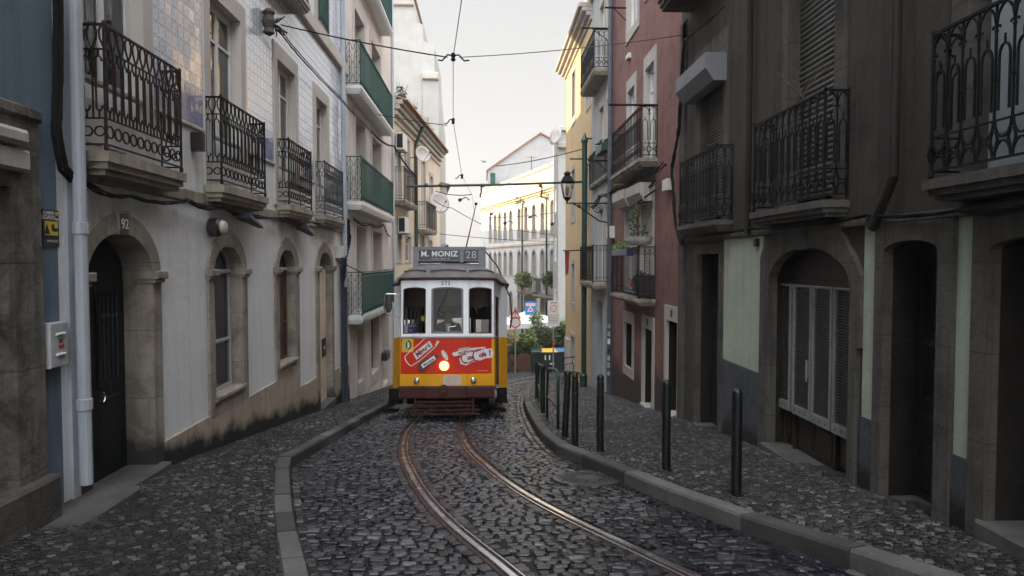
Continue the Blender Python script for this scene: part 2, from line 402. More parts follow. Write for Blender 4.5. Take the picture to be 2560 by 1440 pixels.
M['leaf_red'] = leafmat('pink_blossom', (.25, .03, .04), (.5, .2, .2))
M['bark'] = MAT('bark', (.07, .05, .035), .8, .3, 9, bump=.5)
M['canvas_w'] = MAT('white_canvas', (.72, .70, .70), .8, .05, 4)
M['sign_white'] = MAT('sign_white', (.62, .60, .57), .45, .04, 4, dirt=(.48, .45, .4), dirt_amt=.25)
M['sign_red'] = MAT('sign_red', (.50, .03, .03), .45, .04, 4)
M['sign_blue'] = MAT('sign_blue', (.03, .17, .42), .45, .06, 4)
M['sign_back'] = MAT('sign_metal', (.28, .28, .28), .45, .08, 6, metal=.6)
M['bin_green'] = MAT('dark_green_plastic', (.012, .024, .022), .45, .15, 5)
M['bin_yellow'] = MAT('yellow_lid_plastic', (.62, .36, .02), .45, .08, 5)
M['bin_blue'] = MAT('blue_lid_plastic', (.04, .14, .30), .45, .08, 5)
M['plank'] = MAT('brown_planks', (.12, .055, .032), .6, .3, 5, bump=.3, bscale=30)
M['blue_paint'] = MAT('blue_film', (.02, .05, .25), .5, .1, 5)
M['hiviz'] = MAT('highlighter_yellow', (.45, .6, .02), .6, .05, 5)
M['pot_white'] = MAT('white_pot', (.42, .41, .40), .5, .08, 8)
M['pot_blue'] = MAT('blue_planter', (.02, .03, .10), .4, .1, 8)
M['red_cloth'] = MAT('red_cloth', (.22, .02, .04), .85, .1, 8)

# ------------------------------------------------------------------ mesh builder
def world_of(o):
    m = o.matrix_parent_inverse @ o.matrix_basis if o.parent else o.matrix_basis.copy()
    return world_of(o.parent) @ m if o.parent else m

class MB:
    def __init__(s): s.v = []; s.f = []
    def add(s, vs, fs):
        k = len(s.v); s.v += [tuple(x) for x in vs]; s.f += [tuple(i + k for i in f) for f in fs]; return s
    def hexa(s, a):           # 8 points: bottom 4, top 4
        return s.add(a, [(0, 3, 2, 1), (4, 5, 6, 7), (0, 1, 5, 4), (1, 2, 6, 5), (2, 3, 7, 6), (3, 0, 4, 7)])
    def box(s, x0, x1, y0, y1, z0, z1):
        return s.hexa([(x0, y0, z0), (x1, y0, z0), (x1, y1, z0), (x0, y1, z0), (x0, y0, z1), (x1, y0, z1), (x1, y1, z1), (x0, y1, z1)])
    def fbox(s, fr, u0, u1, v0, v1, w0, w1):
        return s.hexa([fr.p(u0, v0, w0), fr.p(u1, v0, w0), fr.p(u1, v0, w1), fr.p(u0, v0, w1),
                       fr.p(u0, v1, w0), fr.p(u1, v1, w0), fr.p(u1, v1, w1), fr.p(u0, v1, w1)])
    def bev(s, fr, u0, u1, v0, v1, w0, w1, b=.008):   # box whose front edges are chamfered
        A = [fr.p(u, v, w0) for u, v in ((u0, v0), (u1, v0), (u1, v1), (u0, v1))]
        B = [fr.p(u, v, w1 - b) for u, v in ((u0, v0), (u1, v0), (u1, v1), (u0, v1))]
        D = [fr.p(u, v, w1) for u, v in ((u0 + b, v0 + b), (u1 - b, v0 + b), (u1 - b, v1 - b), (u0 + b, v1 - b))]
        fs = [(0, 1, 2, 3), (8, 9, 10, 11)]
        for i in range(4):
            j = (i + 1) % 4; fs += [(i, j, j + 4, i + 4), (i + 4, j + 4, j + 8, i + 8)]
        return s.add(A + B + D, fs)
    def slab(s, fr, outer, holes=(), w0=-.3, w1=0., back=False):
        loops = [outer] + list(holes)
        tri = tessellate_polygon([[Vector((a, b, 0)) for a, b in l] for l in loops])
        flat = [q for l in loops for q in l]
        k = len(s.v)
        s.v += [tuple(fr.p(a, b, w1)) for a, b in flat] + [tuple(fr.p(a, b, w0)) for a, b in flat]
        n = len(flat)
        s.f += [tuple(k + i for i in t) for t in tri]
        if back: s.f += [tuple(k + n + i for i in reversed(t)) for t in tri]
        i0 = 0
        for l in loops:
            m = len(l)
            for i in range(m):
                a, b = i0 + i, i0 + (i + 1) % m
                s.f.append((k + a, k + b, k + n + b, k + n + a))
            i0 += m
        return s
    def tube(s, pts, r, n=6, cap=True, r2=None):
        pts = [Vector(p) for p in pts]
        if len(pts) < 2: return s
        k = len(s.v); up = None; m = len(pts)
        for i, p in enumerate(pts):
            d = (pts[min(i + 1, m - 1)] - pts[max(i - 1, 0)])
            if d.length < 1e-9: d = Vector((0, 0, 1))
            d.normalize()
            if up is None: up = Vector((0, 0, 1)) if abs(d.z) < .9 else Vector((1, 0, 0))
            a = d.cross(up)
            if a.length < 1e-4: a = d.cross(Vector((1, .3, 0)))
            a.normalize(); b = a.cross(d); up = b
            rr = r if r2 is None else r + (r2 - r) * i / (m - 1)
            for j in range(n):
                t = 2 * PI * (j + .5) / n
                s.v.append(tuple(p + a * (rr * math.cos(t)) + b * (rr * math.sin(t))))
        for i in range(m - 1):
            for j in range(n):
                j2 = (j + 1) % n
                s.f.append((k + i * n + j, k + i * n + j2, k + (i + 1) * n + j2, k + (i + 1) * n + j))
        if cap:
            s.f.append(tuple(k + j for j in range(n))[::-1]); s.f.append(tuple(k + (m - 1) * n + j for j in range(n)))
        return s
    def lathe(s, c, prof, n=16, axis=None, x=None):     # prof: (radius, height along axis)
        A = Vector(axis or (0, 0, 1)).normalized(); c = Vector(c)
        X = A.cross(Vector((1, 0, 0)) if abs(A.x) < .8 else Vector((0, 1, 0))).normalized() if x is None else Vector(x)
        Y = A.cross(X); k = len(s.v)
        for r, h in prof:
            for j in range(n):
                t = 2 * PI * j / n
                s.v.append(tuple(c + A * h + X * (r * math.cos(t)) + Y * (r * math.sin(t))))
        for i in range(len(prof) - 1):
            for j in range(n):
                j2 = (j + 1) % n
                s.f.append((k + i * n + j, k + i * n + j2, k + (i + 1) * n + j2, k + (i + 1) * n + j))
        s.f.append(tuple(k + j for j in range(n))[::-1]); s.f.append(tuple(k + (len(prof) - 1) * n + j for j in range(n)))
        return s
    def leaves(s, cen, R, n, size, squash=(1, 1, 1)):
        for _ in range(n):
            d = Vector((rnd.gauss(0, 1), rnd.gauss(0, 1), rnd.gauss(0, 1))).normalized() * R * rnd.random() ** .45
            p = Vector(cen) + Vector((d.x * squash[0], d.y * squash[1], d.z * squash[2]))
            a = Vector((rnd.gauss(0, 1), rnd.gauss(0, 1), rnd.gauss(0, .6))).normalized()
            b = a.cross(Vector((rnd.gauss(0, 1), rnd.gauss(0, 1), rnd.gauss(0, 1)))).normalized()
            z = size * rnd.uniform(.6, 1.3)
            s.add([p - a * z, p + b * z * .45, p + a * z, p - b * z * .45], [(0, 1, 2, 3)])
        return s
    def build(s, name, mat, parent=None, local=False, smooth=False, **props):
        me = bpy.data.meshes.new(name)
        me.from_pydata(s.v, [], s.f); me.update()
        if smooth: me.polygons.foreach_set('use_smooth', [True] * len(me.polygons))
        me.materials.append(M[mat] if isinstance(mat, str) else mat)
        o = bpy.data.objects.new(name, me); col.objects.link(o)
        if parent:
            o.parent = parent
            if not local: o.matrix_parent_inverse = world_of(parent).inverted()
        for k, x in props.items(): o[k] = x
        return o

def thing(name, label, cat, loc=(0, 0, 0), group=None, rot=(0, 0, 0)):
    o = bpy.data.objects.new(name, None); col.objects.link(o)
    o.location = loc; o.rotation_euler = rot; o.empty_display_size = .2
    o['label'] = label; o['category'] = cat
    if group: o['group'] = group
    return o
def tagd(label, cat, group=None):
    d = {'label': label, 'category': cat}
    if group: d['group'] = group
    return d
def copy_tree(o, parent=None):
    c = o.copy(); col.objects.link(c)
    if parent: c.parent = parent
    for ch in list(o.children): copy_tree(ch, c)
    return c

def text(body, mat, parent, origin, xd, yd, size, name='lettering', local=False, extrude=.002, bold=0, shear=0, space=1., align='CENTER'):
    cu = bpy.data.curves.new(name, 'FONT'); cu.body = body; cu.size = size; cu.extrude = extrude
    cu.offset = bold; cu.shear = shear; cu.space_character = space
    cu.align_x = align; cu.align_y = 'CENTER'
    cu.materials.append(M[mat])
    tmp = bpy.data.objects.new(name, cu); col.objects.link(tmp)
    me = bpy.data.meshes.new_from_object(tmp.evaluated_get(bpy.context.evaluated_depsgraph_get()))
    bpy.data.objects.remove(tmp); bpy.data.curves.remove(cu)
    me.name = name
    if not me.materials: me.materials.append(M[mat])
    o = bpy.data.objects.new(name, me); col.objects.link(o)
    x = Vector(xd).normalized(); y = Vector(yd).normalized(); z = x.cross(y).normalized(); y = z.cross(x)
    m = Matrix((x, y, z)).transposed().to_4x4(); m.translation = Vector(origin)
    o.parent = parent
    if parent and not local: o.matrix_parent_inverse = world_of(parent).inverted()
    o.matrix_basis = m
    return o
# ------------------------------------------------------------------ ground
def lerp_tab(tab, y):
    if y <= tab[0][0]: return tab[0][1]
    for (a, xa), (b, xb) in zip(tab, tab[1:]):
        if y <= b: return xa + (xb - xa) * (y - a) / (b - a)
    return tab[-1][1]
KLT = [(-8, 1.2), (0, .35), (4.31, -1.15), (5.18, -1.46), (6.03, -1.73), (7.6, -2.2), (7.9, -2.27), (12.6, -2.3), (17, -2.28), (27, -2.3), (32, -3.0), (40, -5)]
KRT = [(-8, 7.0), (2, 3.35), (4.12, 2.5), (4.66, 2.2), (5.45, 1.87), (6.29, 1.58), (7.65, 1.2), (8.35, .95), (9.2, .86), (10.75, .81), (13.7, .83), (16.5, .92), (19.7, 1.12), (25.2, 1.6), (30, 2.25), (33, 3.4), (40, 7)]
KL = lambda y: lerp_tab(KLT, y)
KR = lambda y: lerp_tab(KRT, y)
def smooth_tab(tab):
    tab = [(y, x) for y, x in tab]
    return tab
RLT = [(-2, 2.55), (2, 1.05), (3.4, .50), (4.27, .17), (4.61, .04), (5.27, -.22), (6.19, -.52), (7.33, -.80), (8.76, -1.07), (10.61, -1.27), (12, -1.33), (13.5, -1.34), (16, -1.26), (20, -1.15), (23, -.75), (26, -.1), (30, 1.2), (36, 4.2)]
RRT = [(-2, 3.9), (2, 2.3), (3.4, 1.68), (4.22, 1.31), (4.93, .99), (5.59, .70), (6.51, .36), (7.76, .03), (9.35, -.25), (11.28, -.42), (12, -.44), (13.5, -.44), (16, -.36), (20, -.25), (23, .2), (26, .9), (30, 2.3), (36, 5.4)]
def spline(tab, step=.25):
    out = []
    P = [Vector((x, y)) for y, x in tab]
    for i in range(len(P) - 1):
        a, b = P[i], P[i + 1]; p0 = P[max(i - 1, 0)]; p3 = P[min(i + 2, len(P) - 1)]
        n = max(1, int((b - a).length / step))
        for k in range(n):
            t = k / n
            out.append(.5 * ((2 * a) + (b - p0) * t + (2 * p0 - 5 * a + 4 * b - p3) * t * t + (3 * a - p0 - 3 * b + p3) * t ** 3))
    out.append(P[-1]); return out
RAILS = [spline(RLT), spline(RRT)]
def rail_near(x, y):
    best = (9, None, None)
    for R in RAILS:
        # points are ordered by y
        lo = int(len(R) * 0)
        for i in range(len(R) - 1):
            a, b = R[i], R[i + 1]
            if a.y > y + .9 or b.y < y - .9: continue
            d = b - a; t = max(0, min(1, ((x - a.x) * d.x + (y - a.y) * d.y) / d.length_squared))
            q = a + d * t; e = math.hypot(x - q.x, y - q.y)
            if e < best[0]: best = (e, math.atan2(d.y, d.x), q)
    return best

# wide sheet of ground to the horizon
mb = MB()
xs = [-400, -60, -20, -8, 8, 20, 60, 400]; ys = [-300, -40, -6, 0, 8, 14, 20, 26, 30, 35, 40, 60, 100, 200, 1000]
vs = [(x, y, -G(y) - .06) for y in ys for x in xs]; nx = len(xs)
fs = [(j * nx + i, j * nx + i + 1, (j + 1) * nx + i + 1, (j + 1) * nx + i) for j in range(len(ys) - 1) for i in range(nx - 1)]
mb.add(vs, fs).build('ground', 'earth', kind='structure')

def strip(name, mat, fa, fb, off, y0, y1, step=.5, **kw):
    mb = MB(); y = y0; n = int((y1 - y0) / step); V = []
    for i in range(n + 1):
        y = y0 + (y1 - y0) * i / n
        V += [(fa(y), y, -G(y) + off), (fb(y), y, -G(y) + off)]
    mb.add(V, [(2 * i, 2 * i + 1, 2 * i + 3, 2 * i + 2) for i in range(n)])
    return mb.build(name, mat, kind='structure', **kw)
strip('road', 'road_bed', lambda y: KL(y) - .1, lambda y: KR(y) + .1, -.016, -7, 39)
strip('pavement', 'walk_bed', lambda y: -3.7, lambda y: KL(y) - .1, .088, -6, 33)
strip('pavement', 'walk_bed', lambda y: KR(y) + .1, lambda y: 3.7 if y < 30 else 3.7 + (y - 30) * .6, .088, -6, 34)

# cobblestones of the roadway: one loose stone each, set in wavering rows
MH = (1.08, 7.12)
def stone_oct(mb, cx, cy, hw, hl, ang, ztop, dome, tilt):
    ca, sa = math.cos(ang), math.sin(ang); k = len(mb.v)
    c = rnd.uniform(.12, .34)
    base = [(-1, -1 + c), (-1 + c, -1), (1 - c, -1), (1, -1 + c), (1, 1 - c), (1 - c, 1), (-1 + c, 1), (-1, 1 - c)]
    jit = [(bx * (1 + rnd.uniform(-.13, .07)), by * (1 + rnd.uniform(-.15, .08))) for bx, by in base]
    tx, ty = tilt
    for s, dz in ((.84, 0.), (1., -.009), (1.03, -.04)):
        for bx, by in jit:
            lx, ly = bx * hw * s, by * hl * s
            x = cx + lx * ca - ly * sa; y = cy + lx * sa + ly * ca
            z = -G(y) + ztop + dz + (lx * tx + ly * ty if dz > -.03 else 0)
            mb.v.append((x, y, z))
    mb.v.append((cx, cy, -G(cy) + ztop + dome)); ce = len(mb.v) - 1
    for i in range(8):
        j = (i + 1) % 8
        mb.f += [(k + i, k + j, ce), (k + 8 + i, k + 8 + j, k + j, k + i), (k + 16 + i, k + 16 + j, k + 8 + j, k + 8 + i)]
mb = MB()
y = 3.3
while y < 36:
    far = y > 17
    pitch = .086 if not far else .14
    x = KL(y) - .02
    if y > 17: x = max(x, -2.3)
    while x < KR(y) + .03:
        wd = rnd.uniform(.078, .14) * (1 if not far else 1.5)
        cx = x + wd / 2; x += wd
        cy = y + .04 * math.sin(cx * 1.7 + y * .5) + .012 * math.sin(cx * 5.3 + y) + rnd.uniform(-.006, .006)
        if not (KL(cy) + .115 < cx < KR(cy) - .20): continue
        d, a, q = rail_near(cx, cy)
        if d < .165: continue
        if math.hypot(cx - MH[0], cy - MH[1]) < .40: continue
        stone_oct(mb, cx, cy, wd / 2 * rnd.uniform(.86, .93), pitch / 2 * rnd.uniform(.80, .92), rnd.uniform(-.06, .06), rnd.uniform(-.010, .006), rnd.uniform(.000, .004),
                  (rnd.uniform(-.11, .11), rnd.uniform(-.10, .10)))
    y += pitch
# rows of setts laid along each rail, both sides
for R in RAILS:
    for side in (-1, 1):
        s = 0; i = 0
        acc = 0.
        for i in range(len(R) - 1):
            a, b = R[i], R[i + 1]; L = (b - a).length; d = (b - a) / L; nrm = Vector((-d.y, d.x)) * side
            while acc < L:
                q = a + d * acc + nrm * .118
                st = rnd.uniform(.11, .19)
                if 3.2 < q.y < 30 and KL(q.y) + .03 < q.x < KR(q.y) - .02:
                    stone_oct(mb, q.x + d.x * st / 2, q.y + d.y * st / 2, st / 2 * .94, .043, math.atan2(d.y, d.x), rnd.uniform(-.008, .003), .003, (rnd.uniform(-.05, .05), rnd.uniform(-.05, .05)))
                acc += st
            acc -= L
# gutter: setts laid lengthwise along both kerbs
for fn, side, offs in ((KL, 1, (.055,)), (KR, -1, (.055, .145))):
    for of in offs:
        y = 3.3
        while y < 28:
            st = rnd.uniform(.11, .2); yc = y + st / 2
            sl = (fn(yc + .05) - fn(yc - .05)) / .1; a = math.atan2(1, sl); k = math.sin(a)
            stone_oct(mb, fn(yc) + side * of / max(.4, k), yc, st / 2 * .93 * 1.0, .038, a, rnd.uniform(-.012, .002), .002, (rnd.uniform(-.08, .08), rnd.uniform(-.08, .08)))
            y += st * k
mb.build('cobblestones', 'cobble', kind='stuff')
print('road verts', len(mb.v))

# small limestone cubes of the pavements
mb = MB()
def cubes(inside, x0, x1, y0, y1, pitch, ang):
    ca, sa = math.cos(ang), math.sin(ang)
    cx0, cy0 = (x0 + x1) / 2, (y0 + y1) / 2; R = math.hypot(x1 - x0, y1 - y0) / 2
    n = int(R / pitch) + 1
    for j in range(-n, n):
        off = rnd.random() * pitch; bow = rnd.uniform(.9, 1.1)
        xx = -R + off
        while xx < R:
            wd = pitch * rnd.uniform(.88, 1.2); lx = xx + wd / 2; xx += wd
            ly = j * pitch + .012 * math.sin(lx * 5 + j * .6) + rnd.uniform(-.005, .005)
            cx = cx0 + lx * ca - ly * sa; cy = cy0 + lx * sa + ly * ca
            if not (y0 <= cy <= y1) or not inside(cx, cy): continue
            hw, hl = wd / 2 * .9, pitch / 2 * rnd.uniform(.8, .92)
            z = -G(cy) + .10 + rnd.uniform(-.005, .004); tx, ty = rnd.uniform(-.07, .07), rnd.uniform(-.07, .07)
            k = len(mb.v); q = [(-1, -1), (1, -1), (1, 1), (-1, 1)]
            q = [(a * rnd.uniform(.84, 1.05), b * rnd.uniform(.84, 1.05)) for a, b in q]
            for s, dz in ((.86, 0), (1, -.012)):
                for a, b in q:
                    u, v = a * hw * s, b * hl * s
                    X = cx + u * ca - v * sa; Y = cy + u * sa + v * ca
                    mb.v.append((X, Y, z + dz - (Y - cy) * .12 + (u * tx + v * ty)))
            mb.f += [(k, k + 1, k + 2, k + 3)] + [(k + 4 + i, k + 4 + (i + 1) % 4, k + (i + 1) % 4, k + i) for i in range(4)]
cubes(lambda x, y: -3.55 < x < KL(y) - .13, -3.55, 0, 3.0, 11, .056, .52)
cubes(lambda x, y: -3.55 < x < KL(y) - .13, -3.55, -1.5, 11, 20, .09, .52)
cubes(lambda x, y: KR(y) + .13 < x < 3.55, .8, 3.55, 3.0, 12, .056, -.35)
cubes(lambda x, y: KR(y) + .13 < x < 3.55, .8, 3.55, 12, 28, .10, -.35)
mb.build('paving_stones', 'calcada', kind='stuff')
print('walk verts', len(mb.v))

# kerbs
def kerb(fn, side, y0, y1, wd, ln):
    mb = MB(); y = y0
    while y < y1:
        dx = fn(y + .05) - fn(y); slope = math.hypot(dx / .05, 1)
        y2 = min(y1, y + ln * rnd.uniform(.85, 1.15) / slope)
        a = Vector((fn(y), y)); b = Vector((fn(y2), y2)); d = (b - a).normalized(); n = Vector((d.y, -d.x)) * side
        n = Vector((side, 0)) * .35 + n * .65; n.normalize()
        g = d * .006
        zo = rnd.uniform(-.004, .006)
        prof = [(0, -.1), (0, .096), (.012, .118), (wd - .01, .120), (wd, .10), (wd, -.1)]
        A = [(*(a + g + n * p), -G(a.y) + h + zo) for p, h in prof]; B = [(*(b - g + n * p), -G(b.y) + h + zo) for p, h in prof]
        k = len(mb.v); m = len(prof); mb.v += A + B
        mb.f += [(k + i, k + (i + 1) % m, k + m + (i + 1) % m, k + m + i) for i in range(m)]
        mb.f += [tuple(k + i for i in range(m))[::-1], tuple(k + m + i for i in range(m))]
        y = y2
    return mb
kerb(KL, -1, 1.5, 27, .15, .62).build('kerb', 'kerb', kind='structure')
kerb(KR, 1, 1.5, 30, .155, .95).build('kerb', 'kerb', kind='structure')
# stone gutter along the right kerb, laid flush
# rails: grooved section
hd, gr = MB(), MB()
for R in RAILS:
    sgn = 1 if R is RAILS[0] else -1        # guard lip lies on the inner side of the track
    for mbx, prof in ((hd, [(-.028, -.02), (-.028, .001), (-.024, .005), (.014, .005), (.019, .000), (.019, -.02)]),
                      (hd, [(.048, -.02), (.048, .000), (.051, .003), (.060, .003), (.064, .000), (.064, -.02)]),
                      (gr, [(-.06, -.03), (-.06, -.010), (.086, -.010), (.086, -.03)])):
        k = len(mbx.v); m = len(prof)
        for i, p in enumerate(R):
            d = (R[min(i + 1, len(R) - 1)] - R[max(i - 1, 0)]).normalized(); n = Vector((d.y, -d.x)) * sgn
            for o_, h in prof:
                q = p + n * o_; mbx.v.append((q.x, q.y, -G(p.y) + h))
        for i in range(len(R) - 1):
            for j in range(m - 1):
                mbx.f.append((k + i * m + j, k + i * m + j + 1, k + (i + 1) * m + j + 1, k + (i + 1) * m + j))
rl = hd.build('tram_rails', 'rail_head', kind='structure')
gr.build('rail_groove', 'rail_side', rl)

# manhole cover
sl_ = .12
th = thing('manhole_cover', 'round cast iron manhole cover set in the dark cobbles beside the right kerb', 'manhole', (MH[0], MH[1], -G(MH[1])), rot=(-math.atan(.105), 0, 0))
MB().lathe((0, 0, 0), [(.0, -.02), (.37, -.02), (.37, .002), (.335, .004), (.33, -.004), (.0, -.004)], 36).build('frame', 'manhole', th, local=True)
m2 = MB().lathe((0, 0, 0), [(.0, -.003), (.325, -.003), (.325, .001), (.0, .001)], 36)
for i in range(-7, 8):
    for j in range(-7, 8):
        x, y_ = i * .043 + (j % 2) * .02, j * .043
        if .15 < math.hypot(x, y_) < .31: m2.hexa([(x - .014, y_, 0), (x, y_ - .014, 0), (x + .014, y_, 0), (x, y_ + .014, 0), (x - .010, y_, .008), (x, y_ - .010, .008), (x + .010, y_, .008), (x, y_ + .010, .008)])
m2.lathe((0, 0, 0), [(.0, 0), (.12, 0), (.12, .006), (0, .006)], 24)
m2.build('lid', 'manhole', th, local=True)

# ------------------------------------------------------------------ facade pieces
def rect(u0, u1, v0, v1): return [(u0, v0), (u1, v0), (u1, v1), (u0, v1)]
def arch(u0, u1, v0, vs, rise, n=12, pw=1.0):
    c = (u0 + u1) / 2; h = (u1 - u0) / 2
    if rise <= 0: return rect(u0, u1, v0, vs)
    pts = [(u0, v0), (u1, v0)]
    for i in range(n + 1):
        t = PI * i / n
        pts.append((c + h * math.cos(t), vs + rise * math.sin(t) ** pw))
    return pts
def ground_edge(u0, u1, top, yfun=lambda u: u, drop=.25):
    n = max(1, int((u1 - u0) / 1.5)); b = []
    for i in range(n + 1):
        u = u0 + (u1 - u0) * i / n; b.append((u, -G(yfun(u)) - drop))
    return b + [(u1, top), (u0, top)]

def building(name, label, loc, cat='building', group=None):
    return thing(name, label, cat, loc, group)

def wall_panel(fr, b, u0, u1, top, holes, mat, yfun=lambda u: u, depth=.3, body=6, name='wall'):
    H2 = []
    for h in holes:              # the opening in the masonry is a little larger than its dressed surround
        cu = (min(p[0] for p in h) + max(p[0] for p in h)) / 2; cv = (min(p[1] for p in h) + max(p[1] for p in h)) / 2
        H2.append([(p[0] + math.copysign(.03, p[0] - cu), p[1] + math.copysign(.03, p[1] - cv)) for p in h])
    mb = MB().slab(fr, ground_edge(u0, u1, top, yfun), H2, -depth, 0)
    o = mb.build(name, mat, b)
    # the house behind the facade
    bot = -G(yfun(u1)) - .25
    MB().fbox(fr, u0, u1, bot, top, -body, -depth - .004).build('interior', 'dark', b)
    MB().fbox(fr, u0 - .02, u1 + .02, top - .01, top + .25, -body - .02, .12).build('roof_edge', 'stone_dark' if mat == 'dark_wall' else 'stone_light', b)
    return o

def window(fr, b, u0, u1, v0, v1, rise=0, w=-.12, leaves=2, bar=(), fw=.06, panel=0, frame='white_paint', curtain=None, name='window', glassm='glass', back=True):
    """joinery set in an opening; v1 is the springing height when rise>0"""
    vs = v1; holes = []; mid = []
    iu0, iu1 = u0 + fw, u1 - fw
    vb = v0 + fw + panel
    cols = [(iu0 + (iu1 - iu0) * i / leaves, iu0 + (iu1 - iu0) * (i + 1) / leaves) for i in range(leaves)]
    lv = [vb] + [v0 + (vs - v0) * x for x in bar] + [vs - (0 if rise else fw)]
    for i, (a, c) in enumerate(cols):
        a2 = a + (fw * .5 if i else 0); c2 = c - (fw * .5 if i < leaves - 1 else 0)
        for j in range(len(lv) - 1):
            p = lv[j] + (.018 if j else 0); q = lv[j + 1] - .018
            holes.append(rect(a2, c2, p, q))
    if rise:
        holes.append(arch(iu0, iu1, vs + fw * .5, vs + fw * .6, rise - fw, 12))
    outer = arch(u0, u1, v0, vs, rise)
    o = MB().slab(fr, outer, holes, w - .045, w, back=True).build(name, frame, b)
    MB().slab(fr, outer, (), w - .025, w - .024).build('pane', glassm, o)
    if panel:
        mb = MB()
        for a, c in cols: mb.bev(fr, a + .06, c - .06, v0 + .1, v0 + panel - .03, w - .01, w + .012)
        mb.build('panel', frame, o)
    if curtain:
        mb = MB(); n = int((u1 - u0) / .03)
        for (a, c) in ((u0, u0 + (u1 - u0) * .42), (u1 - (u1 - u0) * .42, u1)):
            k = len(mb.v); n = max(4, int((c - a) / .025))
            for i in range(n + 1):
                uu = a + (c - a) * i / n; ww = w - .10 + .018 * math.sin(i * 1.7 + a * 9)
                mb.v += [tuple(fr.p(uu, v0 + panel, ww)), tuple(fr.p(uu, vs, ww))]
            mb.f += [(k + 2 * i, k + 2 * i + 2, k + 2 * i + 3, k + 2 * i + 1) for i in range(n)]
        mb.build('curtain', curtain, o)
    return o

def surround(fr, b, inner, outer, w1=.035, w0=-.26, mat='stone', name='stone_surround', joints=False):
    return MB().slab(fr, outer, [inner], w0, w1).build(name, mat, b)

def capitals(fr, b, us, v, mat='stone', w=.09, wd=.2, depth=.26):
    mb = MB()
    for a, c in us:
        mb.bev(fr, a - .035, c + .035, v - .035, v + .05, -depth, w + .01, .012)
        mb.bev(fr, a - .018, c + .018, v - .075, v - .035, -depth, w - .02, .01)
    return mb.build('capital', mat, b)

def keystone(fr, b, c, v0, v1, wd, mat='stone', w1=.06):
    return MB().slab(fr, [(c - wd * .38, v0), (c + wd * .38, v0), (c + wd * .5, v1), (c - wd * .5, v1)], (), -.2, w1).build('keystone', mat, b)

def slats(fr, b, u0, u1, v0, v1, w, pitch, mat, name='shutter'):
    mb = MB(); v = v0
    while v < v1 - .004:
        t = min(pitch, v1 - v)
        P = [fr.p(u, vv, ww) for u in (u0, u1) for vv, ww in ((v, w - .02), (v, w + .004), (v + t * .35, w + .013), (v + t * .82, w + .004), (v + t * .86, w - .02))]
        mb.add(P, [(0, 1, 6, 5), (1, 2, 7, 6), (2, 3, 8, 7), (3, 4, 9, 8), (0, 4, 3, 2, 1), (5, 6, 7, 8, 9)])
        v += t
    MB().fbox(fr, u0, u1, v0, v1, w - .05, w - .021)
    return mb.build(name, mat, b)

